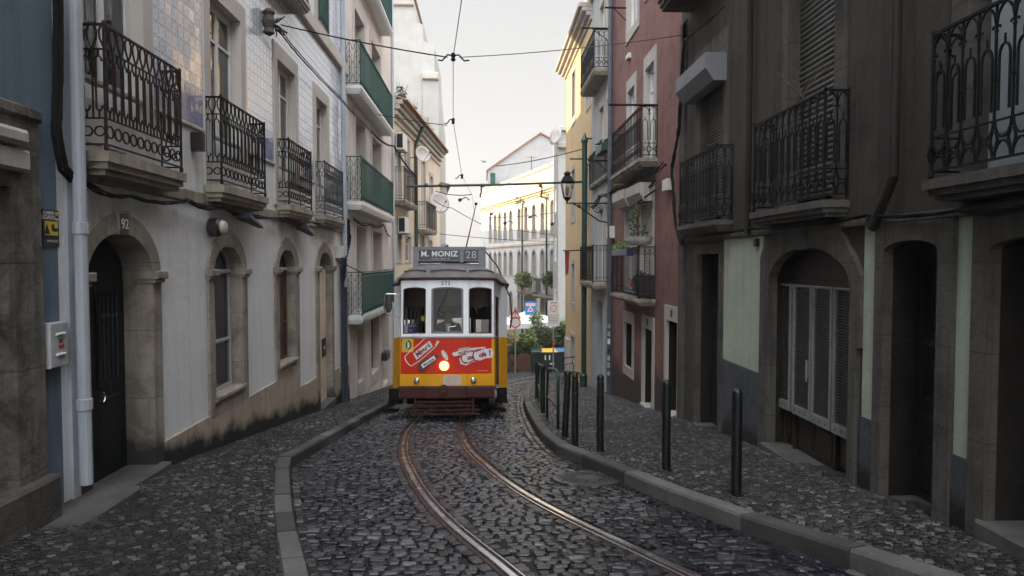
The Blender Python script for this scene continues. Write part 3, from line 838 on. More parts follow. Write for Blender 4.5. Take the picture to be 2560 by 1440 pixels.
# ---- railings
def railing(fr, parent, path, z0, z1, style='A', mat='iron', name='railing', r=.009):
    mb = MB(); H = z1 - z0
    for si in range(len(path) - 1):
        (ua, wa), (ub, wb) = path[si], path[si + 1]
        A = Vector((ua, wa)); B = Vector((ub, wb)); L = (B - A).length; d = (B - A) / L
        P = lambda s, h: fr.p(ua + d.x * s, z0 + h * H, wa + d.y * s)
        def line(*q, rr=r, n=4): mb.tube([P(*x) for x in q], rr, n)
        def arc(cs, ch, rs, rh, t0, t1, n=8, rr=r): line(*[(cs + rs * math.cos(t0 + (t1 - t0) * i / n), ch + rh * math.sin(t0 + (t1 - t0) * i / n)) for i in range(n + 1)], rr=rr)
        cell = {'A': .135, 'B': .15, 'C': .105, 'D': .11, 'S': .3}[style]
        if style == 'C' and L < .6: st = 'S'
        else: st = style
        if st == 'S': cell = .2
        n = max(1, round(L / cell)); c = L / n
        line((0, 1), (L, 1), rr=r * 1.7); line((0, .02), (L, .02), rr=r * 1.2)
        line((0, 0), (0, 1.01), rr=r * 1.6)
        if si == len(path) - 2: line((L, 0), (L, 1.01), rr=r * 1.6)
        if st == 'A':
            for h in (.80, .235): line((0, h), (L, h), rr=r * 1.1)
            for i in range(n):
                s = i * c; m = s + c / 2
                line((s, .235), (s, .80))
                # ogee frieze
                line((s, .80), (s + .12 * c, .83), (s + .36 * c, .89), (s + .40 * c, .95), (s + .2 * c, 1.0))
                line((s + c, .80), (s + .88 * c, .83), (s + .64 * c, .89), (s + .6 * c, .95), (s + .8 * c, 1.0))
                # long link
                q = [(m + .27 * c * math.cos(t), (.70 if math.sin(t) >= 0 else .34) + .045 * math.sin(t)) for t in [PI * k / 5 for k in range(11)]]
                line(*q)
                line((m, .745), (m, .80)); line((m, .235), (m, .295))
                mb.lathe(P(m, .30), [(.001, -.012), (.011, 0), (.001, .012)], 5)
                arc(m, .128, c * .42, .40 * c / H, 0, 2 * PI, 10)
        elif st == 'B':
            line((0, .26), (L, .26))
            for i in range(n):
                s = i * c; m = s + c / 2
                line((s, .26), (s, 1.0))
                line((s, .86), (s + .1 * c, .93), (s + .3 * c, .97), (m, .985), (s + .7 * c, .97), (s + .9 * c, .93), (s + c, .86))
                arc(s + .12 * c, .84, .1 * c, .02, 0, PI * 1.4, 5, r * .8); arc(s + .88 * c, .84, .1 * c, .02, PI, -PI * .4, 5, r * .8)
                q = [(m - .3 * c, .32)] + [(m + .3 * c * math.cos(PI - PI * k / 6), .66 + .07 * math.sin(PI * k / 6)) for k in range(7)] + [(m + .3 * c, .32)]
                line(*q)
                line((m, .73), (m, .79), rr=r * .8); mb.lathe(P(m, .76), [(.001, -.015), (.010, 0), (.001, .02)], 5)
                mb.lathe(P(s, .52), [(.01, -.01), (.015, 0), (.01, .01)], 5)
                arc(m, .26, .46 * c, .11, PI, 2 * PI, 7); arc(m, .02, .46 * c, .11, 0, PI, 7)
                arc(s, .14, .2 * c, .06, 0, 2 * PI, 6)
        elif st == 'C':
            line((0, .90), (L, .90)); line((0, .09), (L, .09))
            for i in range(n):
                s = i * c
                a = P(s + .22 * c, .1); e = P(s + .78 * c, .1); a2 = P(s + .22 * c, .895); e2 = P(s + .78 * c, .895)
                o = fr.N * .003 if abs(d.x) > .5 else fr.U * .003
                mb.hexa([a - o, e - o, e + o, a + o, a2 - o, e2 - o, e2 + o, a2 + o])
                arc(s + c / 2, .945, .35 * c, .03, 0, 2 * PI, 6, r * .7); arc(s + c / 2, .055, .35 * c, .025, 0, 2 * PI, 6, r * .7)
        elif st == 'S':
            for i in range(n):
                s = i * c; m = s + c / 2
                line((m, 0), (m, 1), rr=r * 1.1)
                for sg in (-1, 1):
                    for h, k in ((.86, 1), (.14, -1), (.56, 1), (.44, -1)):
                        q = [(m + sg * (.42 * c * (1 - .10 * t) * math.sin(min(t, 6) * .55) if t > 0 else m * 0), h + k * (.07 * math.cos(t * .9) - .04)) for t in [x * .7 for x in range(9)]]
                        q = [(m + sg * (.04 * c + .36 * c * abs(math.sin(t * .33))), h + k * .08 * math.cos(t * .62)) for t in range(8)]
                        line(*q, rr=r * .8)
                    line((m + sg * .38 * c, .62), (m + sg * .1 * c, .78), rr=r * .7); line((m + sg * .38 * c, .38), (m + sg * .1 * c, .22), rr=r * .7)
        else:
            line((0, .86), (L, .86)); line((0, .12), (L, .12))
            for i in range(n):
                line((i * c, .02), (i * c, 1), rr=r * .9)
                arc(i * c + c / 2, .93, c * .38, .04, 0, 2 * PI, 6, r * .7)
        for s in ([0] if si < len(path) - 2 else [0, L]):
            mb.lathe(P(s, -.01), [(.006, -.03), (.02, -.01), (.02, .02), (.008, .05)], 6)
            mb.lathe(P(s, 1.0), [(.008, -.01), (.018, .012), (.012, .03), (.001, .04)], 6)
    return mb.build(name, mat, parent)

def balcony(fr, b, u0, u1, zt, zb, p, rt, style='A', rmat='iron', smat='slab_stone', near_first=True, corbels=True, lip=.04, hgap=.04):
    mb = MB()
    mb.fbox(fr, u0 - lip, u1 + lip, zt - (zt - zb) * .45, zt, -.02, p + lip - .001)
    mb.fbox(fr, u0 - lip * .3, u1 + lip * .3, zt - (zt - zb) * .75, zt - (zt - zb) * .45, -.02, p + lip * .3)
    mb.fbox(fr, u0 + lip * .5, u1 - lip * .5, zb, zt - (zt - zb) * .75, -.02, p - lip * .6)
    o = mb.build('balcony', smat, b)
    if style: railing(fr, o, [(u0, .0), (u0, p), (u1, p), (u1, .0)], zt + hgap, rt, style, rmat)
    return o

def cablerun(pts, r=.012, sag=0, n=10, jit=0):
    out = []
    for a, b in zip(pts, pts[1:]):
        a, b = Vector(a), Vector(b)
        for i in range(n):
            t = i / n; q = a.lerp(b, t); q.z -= sag * 4 * t * (1 - t)
            if jit: q += Vector((rnd.uniform(-jit, jit), rnd.uniform(-jit, jit), rnd.uniform(-jit, jit)))
            out.append(q)
    out.append(Vector(pts[-1])); return out
# ================================================================== LEFT: house with glazed tiles
L = FL
eu = lambda px, py=655, w=0: L.u(px, py, w)
ev = lambda px, py, w=0: L.v(px, py, w)
uA, uB = eu(149, 800), eu(868, 500)                   # party lines of the tiled house
b = building('tiled_house', 'white house with blue glazed tiles upstairs and arched ground floor openings at the left', (-3.5, uA, -G(uA)))
VS = ev(600, 680)                          # springing line of the ground-floor arches
SILL = ev(605, 960)
d92 = (eu(214, 900), eu(378, 900)); a1 = (eu(531, 800), eu(601, 800)); a2 = (eu(694, 800), eu(736, 800)); a3 = (eu(796, 800), eu(827, 800))
d92o = (d92[0] - .14, eu(399, 900)); a1o = (eu(517, 800), eu(614, 800)); a2o = (eu(686, 800), eu(745, 800)); a3o = (eu(789, 800), eu(832, 800))
W1 = (eu(205, 250), eu(354, 250)); W2 = (eu(522, 250), eu(599, 250)); W3 = (eu(691, 300), eu(735, 300)); W4 = (eu(789, 400), eu(816, 400))
HEAD = ev(599, 58); SLT = .96; SLB = .76
fmid = lambda i, o: ((i[0] + o[0]) / 2, (i[1] + o[1]) / 2)
holes = []
bot92 = -G(d92[0]) + .05
for (i, o, vb, rise) in ((d92, d92o, bot92, .5), (a1, a1o, SILL - .1, .42), (a2, a2o, SILL - .1, .42), (a3, a3o, -G(a3[0]) + .12, .44)):
    m = fmid(i, o); holes.append(arch(m[0], m[1], vb - .02, VS, rise))
for q in (W1, W2, W3, W4): holes.append(rect(q[0] - .1, q[1] + .1, SLT + .02, HEAD + .1))
# second floor
BELT = ev(852, 179)
w5 = (eu(792, 60), eu(815, 60)); w6 = (w5[0] - 2.9, w5[0] - 1.75)
for q in (w5, w6): holes.append(rect(q[0], q[1], BELT + .42 if q is w5 else BELT + .4, BELT + 2.9))
wall_panel(L, b, uA, uB, 8.6, holes, 'white_wall')
# tile skin
t0, t1 = ev(675, 402), BELT
th_ = []
for q, o in ((W1, 0), (W2, 0), (W3, 0), (W4, 0)): th_.append([(q[0] - .2, t0 - .01), (q[1] + .2, t0 - .01), (q[1] + .2, HEAD + .26), (q[0] - .2, HEAD + .26)])
segs = []; edges = [uA + .32] + sum([[q[0] - .205, q[1] + .205] for q in (W1, W2, W3, W4)], []) + [eu(852, 300)]
mb = MB()
for i in range(0, len(edges), 2):
    if edges[i + 1] - edges[i] > .03: mb.slab(L, rect(edges[i], edges[i + 1], t0, t1), (), -.01, .012)
for q in (W1, W2, W3, W4): mb.slab(L, rect(q[0] - .205, q[1] + .205, HEAD + .262, t1), (), -.01, .012)
mb.slab(L, rect(w5[1] + .25, eu(852, 60), BELT + .32, 8), (), -.01, .012)
mb.build('tile_cladding', 'tile', b)
MB().bev(L, uA + .3, uB - .12, BELT, BELT + .30, -.02, .10, .02).build('string_course', 'beige_trim', b)
MB().bev(L, uA + .3, uB - .12, t0 - .05, t0, -.02, .028, .01).build('string_course', 'stone_light', b)
MB().bev(L, uA + .3, uB - .12, .70, .86, -.02, .03, .02).build('string_course', 'slab_stone', b)
# second floor window with green grating, and balcony above the road span
for q in (w5, w6):
    surround(L, b, rect(q[0], q[1], BELT + .42, BELT + 2.9), rect(q[0] - .2, q[1] + .2, BELT + .3, BELT + 3.1), mat='stone_light')
    window(L, b, q[0], q[1], BELT + .42, BELT + 2.9, w=-.14, bar=(.6,))
railing(L, b, [(w5[0], .05), (w5[1], .05)], BELT + .45, BELT + 1.5, 'C', 'green_iron', name='window_guard')
uf = eu(730, 39); bz = ev(730, 39); pp = (ray(777, 40).x / ray(777, 40).y) * uf + 3.5
balcony(L, b, uf - 2.2, uf - .04, bz + .17, bz, pp - .04, bz + 1.2, 'A', 'iron', 'stone_light')
# first floor french windows
for k, q in enumerate((W1, W2, W3, W4)):
    surround(L, b, rect(q[0], q[1], SLT, HEAD), rect(q[0] - .2, q[1] + .2, SLT, HEAD + .25), w1=.03, mat='beige_trim')
    window(L, b, q[0], q[1], SLT + .02, HEAD, w=-.10, leaves=2, bar=(.80,) if k else (.78,), fw=.085, panel=.55, curtain=('cloth_w', 'curtain_warm', 'curtain_warm', 'curtain_warm')[k])
# ground floor arches
for (i, o, vb, rise, ro) in ((d92, d92o, bot92, .42, .60), (a1, a1o, SILL - .0, .36, .55), (a2, a2o, SILL - .0, .36, .53), (a3, a3o, -G(a3[0]) + .12, .36, .53)):
    ow = o; vbo = vb - (.22 if vb == SILL else .3)
    MB().slab(L, arch(ow[0], ow[1], vbo, VS, ro, 16), [arch(i[0], i[1], vb, VS, rise, 16)], -.27, .035).build('stone_surround', 'stone', b)
    capitals(L, b, [(ow[0], i[0]), (i[1], ow[1])], VS)
    keystone(L, b, (i[0] + i[1]) / 2, VS + rise - .02, VS + ro + .03, .2 if i is d92 else .16)
# windows in the two arched openings
for i in (a1, a2):
    o = window(L, b, i[0], i[1], SILL, VS, .36, w=-.13, leaves=1, bar=(.42,), fw=.05, frame='dirty_white' if i is a1 else 'wood_brown')
    MB().slab(L, arch(i[0], i[1], SILL, VS, .36), (), -.25, -.22).build('curtain', 'grey_white', o)
    MB().fbox(L, i[0], i[1], VS + .0, VS + .045, -.13, -.105).build('transom', 'white_paint', o)
    g = MB()
    nn = 11
    for k in range(nn): g.fbox(L, i[0] + .05, i[1] - .05, SILL + .06 + k * .055, SILL + .064 + k * .055, -.145, -.139)
    g.build('insect_screen', 'mesh', o)
    MB().bev(L, i[0] - .03, i[1] + .03, SILL - .05, SILL + .012, -.13, .07, .012).build('sill', 'stone', b)
# door 92
o = MB().slab(L, arch(d92[0], d92[1], bot92, VS, .42), (), -.32, -.27).build('door', 'green_door', b)
g = MB()
mid = (d92[0] + d92[1]) / 2
for s in (0, 1):
    u0 = d92[0] + .06 if s == 0 else mid + .03; u1 = mid - .03 if s == 0 else d92[1] - .06
    g.bev(L, u0 + .04, u1 - .04, bot92 + .12, bot92 + .8, -.28, -.25, .02)
    g.slab(L, rect(u0 + .03, u1 - .03, bot92 + .9, VS - .1), [rect(u0 + .09, u1 - .09, bot92 + .96, VS - .16)], -.28, -.255)
g.build('moulding', 'green_door', o)
g = MB()
for s in (0, 1):
    u0 = d92[0] + .1 if s == 0 else mid + .07
    for k in range(5):
        u = u0 + .03 + k * (mid - d92[0] - .2) / 5
        g.tube([L.p(u, bot92 + .98, -.25), L.p(u, VS - .18, -.25)], .008, 5)
        g.lathe(L.p(u, bot92 + 1.6, -.25), [(.004, -.04), (.02, 0), (.004, .04)], 6)
g.build('grille', 'grey_iron', o)
g = MB(); g.tube([L.p(mid + .1 + .04 * math.cos(t * .7), bot92 + .82 + .05 * math.sin(t * .7), -.235) for t in range(10)], .008, 5); g.build('door_knocker', 'chrome', o)
MB().bev(L, d92[0] - .05, d92[1] + .12, bot92 - .35, bot92 + .006, -.3, .14, .015).build('doorstep', 'step_stone', b)
p_ = MB().slab(L, rect(mid - .08, mid + .05, VS + .40, VS + .60), (), .05, .068).build('number_plate', 'film_black', b)
text('92', 'film_white', p_, L.p(mid - .015, VS + .50, .071), (0, 1, 0), (0, 0, 1), .135)
# arched doorway with metal service door
vb3 = -G(a3[0]) + .12
o = MB().slab(L, arch(a3[0], a3[1], vb3, VS, .36), (), -.32, -.27).build('door', 'brown_wood', b)
MB().bev(L, a3[1] - .56, a3[1] - .02, vb3 + .02, VS - .02, -.28, -.10, .01).build('door_leaf', 'ochre_old', o)
MB().bev(L, a3[1] - .46, a3[1] - .12, vb3 + 1.0, vb3 + 1.4, -.10, -.085, .006).build('letter_flap', 'black', o)
MB().bev(L, a3[1] - .33, a3[1] - .25, vb3 + 1.16, vb3 + 1.23, -.085, -.08, .003).build('notice', 'film_white', o)
MB().bev(L, a3[0] - .05, a3[1] + .05, vb3 - .3, vb3 + .026, -.3, .10, .015).build('doorstep', 'step_stone', b)
# plinth of big slabs
mb = MB()
PT = [(d92o[1] + .01, a1o[0] - .0, ev(450, 1080)), (a1o[0] + .0, a1o[1], SILL - .21), (a1o[1], a2o[0], ev(640, 980)), (a2o[0], a2o[1], SILL - .21), (a2o[1], a2o[1] + .35, ev(751, 965)), (a2o[1] + .35, a3o[0], ev(760, 962)), (a3o[1], a3o[1] + .5, ev(840, 935) + .12), (a3o[1] + .5, uB - .03, ev(855, 924))]
for u0, u1, vt in PT:
    u = u0
    while u < u1 - .02:
        e = min(u1, u + rnd.uniform(.5, .72))
        if u1 - e < .2: e = u1
        mb.add([L.p(a, bb, c) for c in (-.02, .03) for a, bb in ((u + .003, -G(u) - .1), (e - .003, -G(e) - .1), (e - .003, vt), (u + .003, vt))], [(0, 1, 2, 3), (4, 5, 6, 7), (0, 1, 5, 4), (1, 2, 6, 5), (2, 3, 7, 6), (3, 0, 4, 7)])
        u = e
mb.build('plinth', 'plinth', b)
# balconies
P_ = .21
for k, (xa, xb) in enumerate(((262, 452), (553, 662), (722, 778), (812, 857))):
    ua = eu(xa, (190, 360, 440, 480)[k], P_); ub = eu(xb, (330, 400, 450, 490)[k], P_)
    balcony(L, b, ua, ub, SLT, SLB, P_, ev(662, 308, P_) - .02, 'A', ('rust', 'iron', 'iron', 'grey_iron')[k])
# downpipes and pilaster of the party wall
pu = eu(203, 655, .11)
mb = MB().tube([L.p(pu, -G(pu) + .28, .11), L.p(pu, 8, .11)], .052, 12)
for z in (-1.2, .28, 2.6): mb.lathe(L.p(pu, z, .11), [(.05, -.05), (.062, -.045), (.062, .045), (.05, .05)], 12)
mb.fbox(L, pu - .04, pu + .06, -G(pu) + .14, 8, -.01, .03)
mb.build('downpipe', 'pipe', b, smooth=False)
pu = eu(862, 655, .1)
MB().tube([L.p(pu, -.6, .1), L.p(pu, 8, .1)], .06, 10).lathe(L.p(pu, 1.2, .1), [(.05, -.05), (.072, -.04), (.072, .04), (.05, .05)], 12).build('downpipe', 'pipe', b, smooth=False)
MB().tube([L.p(pu - .16, -G(pu) - .05, .07), L.p(pu - .16, .2, .07)], .045, 8).tube([L.p(pu + .1, -G(pu) - .05, .08), L.p(pu + .1, -.5, .08)], .055, 8).build('downpipe', 'grey_iron', b)
g = MB(); zc = .60
g.bev(L, eu(476, 350) - .0, eu(476, 350) + .12, ev(476, 375), ev(476, 330), 0, .13, .01)
cb_ = g.build('alarm_siren', 'dark_wood', None, **tagd('small dark alarm box on the wall between the two nearest left balconies', 'alarm box'))
ub_ = eu(845, 640)
o = MB().bev(L, ub_ - .25, ub_ + .12, ev(845, 645), ev(845, 615), 0, .12, .015).build('junction_box', 'ac', None, **tagd('pale grey junction box high on the white wall beside the tangled cables', 'junction box'))
for k, (px, py, n_) in enumerate(((600, 548, 'first'), (745, 578, 'second'))):
    u = eu(px, 560)
    t = thing('street_light', ('flat grey street light head under the second iron balcony, over the nearest arched window', 'flat grey street light head under the third balcony, over the middle arched window')[k], 'street light', L.p(u, .55, 0), 'flat street lights under the balconies')
    g = MB(); g.tube([L.p(u - .3, .66, .0), L.p(u - .1, .66, .15)], .02, 6); g.build('bracket', 'dark_wood', t)
    g = MB(); A = [(-.35, .0, .05), (.35, -.05, .04)]
    g.hexa([L.p(u - .35, .60, .06), L.p(u + .42, .50, .12), L.p(u + .42, .50, .2), L.p(u - .35, .60, .28), L.p(u - .35, .68, .08), L.p(u + .42, .53, .13), L.p(u + .42, .53, .19), L.p(u - .35, .68, .26)])
    g.build('lamp_head', 'grey_iron', t)
u = eu(524, 600)
t = thing('wall_lamp', 'round black bulkhead lamp on the white wall left of the nearest arched window', 'lamp', L.p(u, ev(524, 570), 0))
MB().lathe(L.p(u, ev(524, 568), 0), [(.10, 0), (.12, .02), (.12, .12), (.10, .15)], 16, axis=(1, 0, 0)).build('housing', 'dark_wood', t)
MB().lathe(L.p(u + .02, ev(524, 568), .151), [(.09, 0), (.07, .05), (.01, .06)], 16, axis=(1, 0, 0)).build('lens', 'stone_light', t)

# ------------------------------------------------------------------ LEFT: blue house at the picture's edge
b = building('blue_house', 'blue-grey plastered house with a heavy stone doorway at the far left', (-3.5, 0, -G(0)))
uj0, uj1 = eu(30, 900), eu(93, 900)
top_o = ev(85, 480); zl = ev(92, 310)
dl = rect(uj0 - 1.3, uj1 - .32, -G(4.6) + .2, top_o)
wall_panel(L, b, -8, uA, 12.0, [rect(uj0 - 1.5, uj1 - .1, -G(5) + .16, zl - .1), rect(.3, 1.5, 1.4, 3.6), rect(-3, -1.8, -G(-2) + .3, .5)], 'blue_wall')  # top raised out of view to darken the near street
MB().slab(L, rect(uj0 - 1.6, uj1, -G(5) - .1, zl), [dl], -.12, .06).build('stone_surround', 'stone_old', b)
MB().slab(L, rect(dl[0][0] - .02, dl[1][0] + .02, dl[0][1] - .1, dl[2][1] + .02), [dl], -.3, -.121).build('door_reveal_shade', 'reveal_shade', b)  # added dark reveal, the doorway's shade painted into it
MB().bev(L, uj0 - 1.7, uj1 + .015, zl - .01, zl + .09, -.02, .09, .02).build('cornice', 'stone_old', b)
g = MB(); zz = ev(30, 370)
g.bev(L, uj0 - .9, uj1 - .2, zz - .18, zz - .02, .05, .13, .02); g.bev(L, uj0 - .9, uj1 - .26, zz, zz + .12, .05, .17, .03)
g.build('carved_panel', 'stone_light', b)
MB().slab(L, dl, (), -.34, -.26).build('door', 'brown_wood', b)
MB().bev(L, uj0 - 1.6, uj1 + .02, -G(5.2) - .1, ev(88, 1192), -.3, .16, .02).build('doorstep', 'stone_dark', b)
MB().bev(L, uj0 - 1.6, uA + .42, -G(5.6) - .1, -G(5.6) + .14, -.1, .42, .02).build('doorstep', 'step_stone', b)
window(L, b, .3, 1.5, 1.4, 3.6, w=-.12)
balcony(L, b, 1.6, 4.6, 3.9, 3.65, .6, 4.9, 'B', 'iron', 'stone_dark')  # unseen balcony, added to darken the near wall
MB().bev(L, -8, uA, 11.6, 12.0, -.02, .75, .1).build('added_eaves', 'stone_dark', b)  # unseen overhang, added to shade the near walls
g = MB().bev(L, eu(103, 870), eu(152, 860) - .01, ev(125, 918), ev(125, 806), 0, .07, .008)
eb = g.build('electric_cabinet', 'dirty_white', None, **tagd('grey flat electric meter cabinet on the blue pilaster at the left', 'meter cabinet'))
uc = eu(128, 860)
g = MB(); g.bev(L, uc - .05, uc + .06, ev(125, 838), ev(125, 832), .07, .085, .004); g.bev(L, uc - .05, uc + .06, ev(125, 889), ev(125, 883), .07, .085, .004); g.build('vent', 'film_white', eb)
MB().bev(L, uc - .02, uc + .05, ev(125, 871), ev(125, 862), .07, .0735, .001).build('notice', 'film_red', eb)
text('BC', 'film_black', eb, L.p(uc + .015, ev(125, 853), .073), (0, 1, 0), (0, 0, 1), .045, name='lettering', extrude=.0008)
# alarm sign
ua_, ub_ = eu(104, 570), eu(144, 570); za, zb_ = ev(124, 616), ev(124, 524); H = zb_ - za; W_ = ub_ - ua_; um = (ua_ + ub_) / 2
sg = MB().bev(L, ua_, ub_, za, zb_, 0, .012, .003).build('alarm_sign', 'film_black', None, **tagd('black and yellow alarm warning sign on the blue pilaster at the left', 'sign'))
text('ALARME', 'film_white', sg, L.p(um - .035, zb_ - .1 * H, .0135), (0, 1, 0), (0, 0, 1), .038, extrude=.0008)
text('LIGADO', 'film_white', sg, L.p(um - .035, zb_ - .22 * H, .0135), (0, 1, 0), (0, 0, 1), .047, extrude=.0008)
text('24h', 'film_white', sg, L.p(um + .07, zb_ - .26 * H, .0135), (0, 1, 0), (0, 0, 1), .026, extrude=.0008)
MB().slab(L, rect(ua_ + .02, ub_ - .02, za + .3 * H, zb_ - .32 * H), (), .011, .0145).build('yellow_field', 'film_yellow', sg)
MB().slab(L, [(um - .09, za + .33 * H), (um - .02, za + .33 * H), (um - .06, za + .62 * H)], (), .0142, .0155).slab(L, [(um - .0, za + .42 * H), (um + .05, za + .40 * H), (um + .09, za + .44 * H), (um + .08, za + .50 * H), (um + .03, za + .51 * H), (um + .04, za + .6 * H), (um + .0, za + .6 * H)], (), .0142, .0155).build('pictogram', 'film_black', sg)
MB().slab(L, [(um + .05, zb_ - .05 * H), (um + .09, zb_ - .05 * H), (um + .09, zb_ - .12 * H), (um + .07, zb_ - .16 * H), (um + .05, zb_ - .12 * H)], (), .011, .0145).build('shield', 'film_yellow', sg)
text('PROSEGUR', 'letter_dim', sg, L.p(um + .01, za + .14 * H, .0135), (0, 1, 0), (0, 0, 1), .027, extrude=.0008)

# ================================================================== LEFT: pink house
uC = L.u(985, 655)
b = building('pink_house', 'pale pink house with four green railed balconies stacked behind the tiled one', (-3.5, uB, -G(uB)))
PO = [(L.u(891, 700), L.u(915, 700)), (L.u(932, 700), L.u(954, 700))]
holes = []; fl = [ev(915, 787, .36), ev(913, 508, .36), ev(910, 226, .36), 7.75, 10.9]
for f in fl[:4]:
    for q in PO: holes.append(rect(q[0], q[1], f + .02, f + 2.35))
g0 = (L.u(893, 900), L.u(908, 900)); g1 = (L.u(927, 880), L.u(947, 880)); g2 = (L.u(955, 880), L.u(971, 880))
zg = ev(893, 830)
holes += [rect(g0[0], g0[1], ev(900, 955), zg), rect(g1[0], g1[1], ev(937, 930), zg + .25), rect(g2[0], g2[1], -G(g2[0]) + .1, zg + .3)]
wall_panel(L, b, uB + .003, uC, 11.2, holes, 'pink_wall', depth=.47)
for f in fl[:4]:
    for q in PO:
        MB().slab(L, rect(q[0] - .28, q[1] + .28, f, f + 2.6), [rect(q[0], q[1], f + .02, f + 2.35)], -.36, .02).build('window_surround', 'beige_trim', b)
        window(L, b, q[0], q[1], f + .02, f + 2.35, w=-.30, leaves=2, bar=(.75,), fw=.09, frame='white_paint', curtain='cloth_w')
for q, lo, hi in ((g0, ev(900, 955), zg), (g1, ev(937, 930), zg + .25)):
    MB().slab(L, rect(q[0] - .22, q[1] + .22, lo - .3, hi + .2), [rect(q[0], q[1], lo, hi)], -.3, .02).build('window_surround', 'beige_trim', b)
    window(L, b, q[0], q[1], lo, hi, w=-.2, leaves=1, frame='dark_wood')
MB().slab(L, rect(g2[0] - .15, g2[1] + .15, -G(g2[0]) - .1, zg + .45), [rect(g2[0], g2[1], -G(g2[0]) + .1, zg + .3)], -.3, .02).build('door_surround', 'beige_trim', b)
MB().slab(L, rect(g2[0], g2[1], -G(g2[0]) + .1, zg + .3), (), -.3, -.22).build('door', 'shutter_lt', b)
u0 = L.u(905, 700, .36); u1 = L.u(985, 655, .36)
for k, f in enumerate(fl[:4]):
    balcony(L, b, u0 - .0, u1 - .15, f, f - .2, .36, f + 1.12, 'C', 'green_iron', 'white_paint', lip=.03)
u = uC - .55
MB().tube([L.p(u, -G(u) + .05, .07), L.p(u, 13, .07)], .05, 8).tube([L.p(u + .3, -G(u), .05), L.p(u + .3, 2.6, .05)], .03, 6).build('downpipe', 'pipe', b)
t = thing('mail_box', 'small dark metal box hanging on the pink ground floor wall behind the tram mirror', 'mail box', L.p(L.u(957, 880), -2.2, 0))
MB().bev(L, L.u(952, 880), L.u(961, 880), ev(957, 905, .1), ev(957, 885, .1), .021, .2, .01).build('box', 'dark_wood', t)

# ================================================================== LEFT: old cream houses, facade swings slightly to the right
ang = .075
K = Fr((-3.5, uC, 0), (math.sin(ang), math.cos(ang), 0))
yk = lambda u: uC + u * math.cos(ang)
ku = lambda px, py=655, w=0: K.u(px, py, w); kv = lambda px, py, w=0: K.v(px, py, w)
EAVE = kv(985, 240, .2); e1 = ku(1099, 375)
b = building('cream_house', 'old cream house with weathered tiled eave between the pink house and the tall white one', K.p(0, -G(uC), 0))
holes = []; wins = []
for px0, px1, y0, y1 in ((993, 1002, 500, 335), (1013, 1024, 500, 345), (993, 1002, 655, 560), (1014, 1026, 655, 590), (1056, 1063, 560, 400), (1075, 1082, 570, 440), (1052, 1060, 650, 590), (1072, 1080, 655, 600)):
    a, c = ku(px0), ku(px1); z0, z1 = kv(px0, y0), kv(px0, y1)
    holes.append(rect(a, c, z0, z1)); wins.append((a, c, z0, z1))
wall_panel(K, b, .004, e1, EAVE, holes, 'ochre_old', yk)
for i, (a, c, z0, z1) in enumerate(wins):
    window(K, b, a, c, z0, z1, w=-.08, leaves=2, bar=(.7,), fw=.07, frame='white_paint', curtain='curtain_warm')
    MB().slab(K, rect(a - .15, c + .15, z0 - .05, z1 + .18), [rect(a, c, z0, z1)], -.2, .03).build('window_surround', 'stone_light', b)
g = MB()
for i, (h, w_) in enumerate(((-.75, .08), (-.5, .16), (-.28, .25), (-.1, .38))): g.bev(K, .0, e1, EAVE + h, EAVE + h + (.16 if i else .1), -.02, w_, .02)
g.build('cornice', 'stone_light', b)
g = MB()
n = int(e1 / .22)
for i in range(n):
    u = i * .22
    k = len(g.v)
    for ww, vv in ((.55, EAVE + .02), (-1.6, EAVE + .75)):
        for t in range(5):
            a = PI * t / 4; g.v.append(tuple(K.p(u + .11 - .1 * math.cos(a), vv + .07 * math.sin(a) + rnd.uniform(-.006, .006), ww)))
    g.f += [(k + j, k + j + 1, k + 6 + j, k + 5 + j) for j in range(4)] + [(k, k + 1, k + 2, k + 3, k + 4)]
g.add([K.p(0, EAVE, .5), K.p(e1, EAVE, .5), K.p(e1, EAVE + .7, -1.6), K.p(0, EAVE + .7, -1.6)], [(0, 1, 2, 3)])
g.add([K.p(0, EAVE - .02, .5), K.p(e1, EAVE - .02, .5), K.p(e1, EAVE - .0, -.2), K.p(0, EAVE - .0, -.2)], [(0, 1, 2, 3)])
g.hexa([K.p(0, EAVE + .26, -.3), K.p(e1, EAVE + .26, -.3), K.p(e1, EAVE + .26, -5.8), K.p(0, EAVE + .26, -5.8), K.p(0, EAVE + .5, -.75), K.p(e1, EAVE + .5, -.75), K.p(e1, EAVE + 2.9, -5), K.p(0, EAVE + 2.9, -5)])  # hidden ridge added to keep the sun off the yellow house
g.build('roof', 'terra', b)
for (xa, xb, yr, ys_, st) in ((1010, 1044, 412, 500, 'D'), (1066, 1091, 520, 572, 'D')):
    u0, u1 = ku(xa, 450, .42), ku(xb, 500, .42)
    zt = kv(xa, ys_, .42)
    balcony(K, b, u0, u1, zt, zt - .18, .42, zt + 1.25, st, 'iron', 'slab_stone', lip=.03)
u = ku(1035, 500)
MB().tube([K.p(u, -G(yk(u)), .1), K.p(u, EAVE - .9, .1), K.p(u + .1, EAVE - .1, .4)], .08, 8).build('downpipe', 'green_post', b)
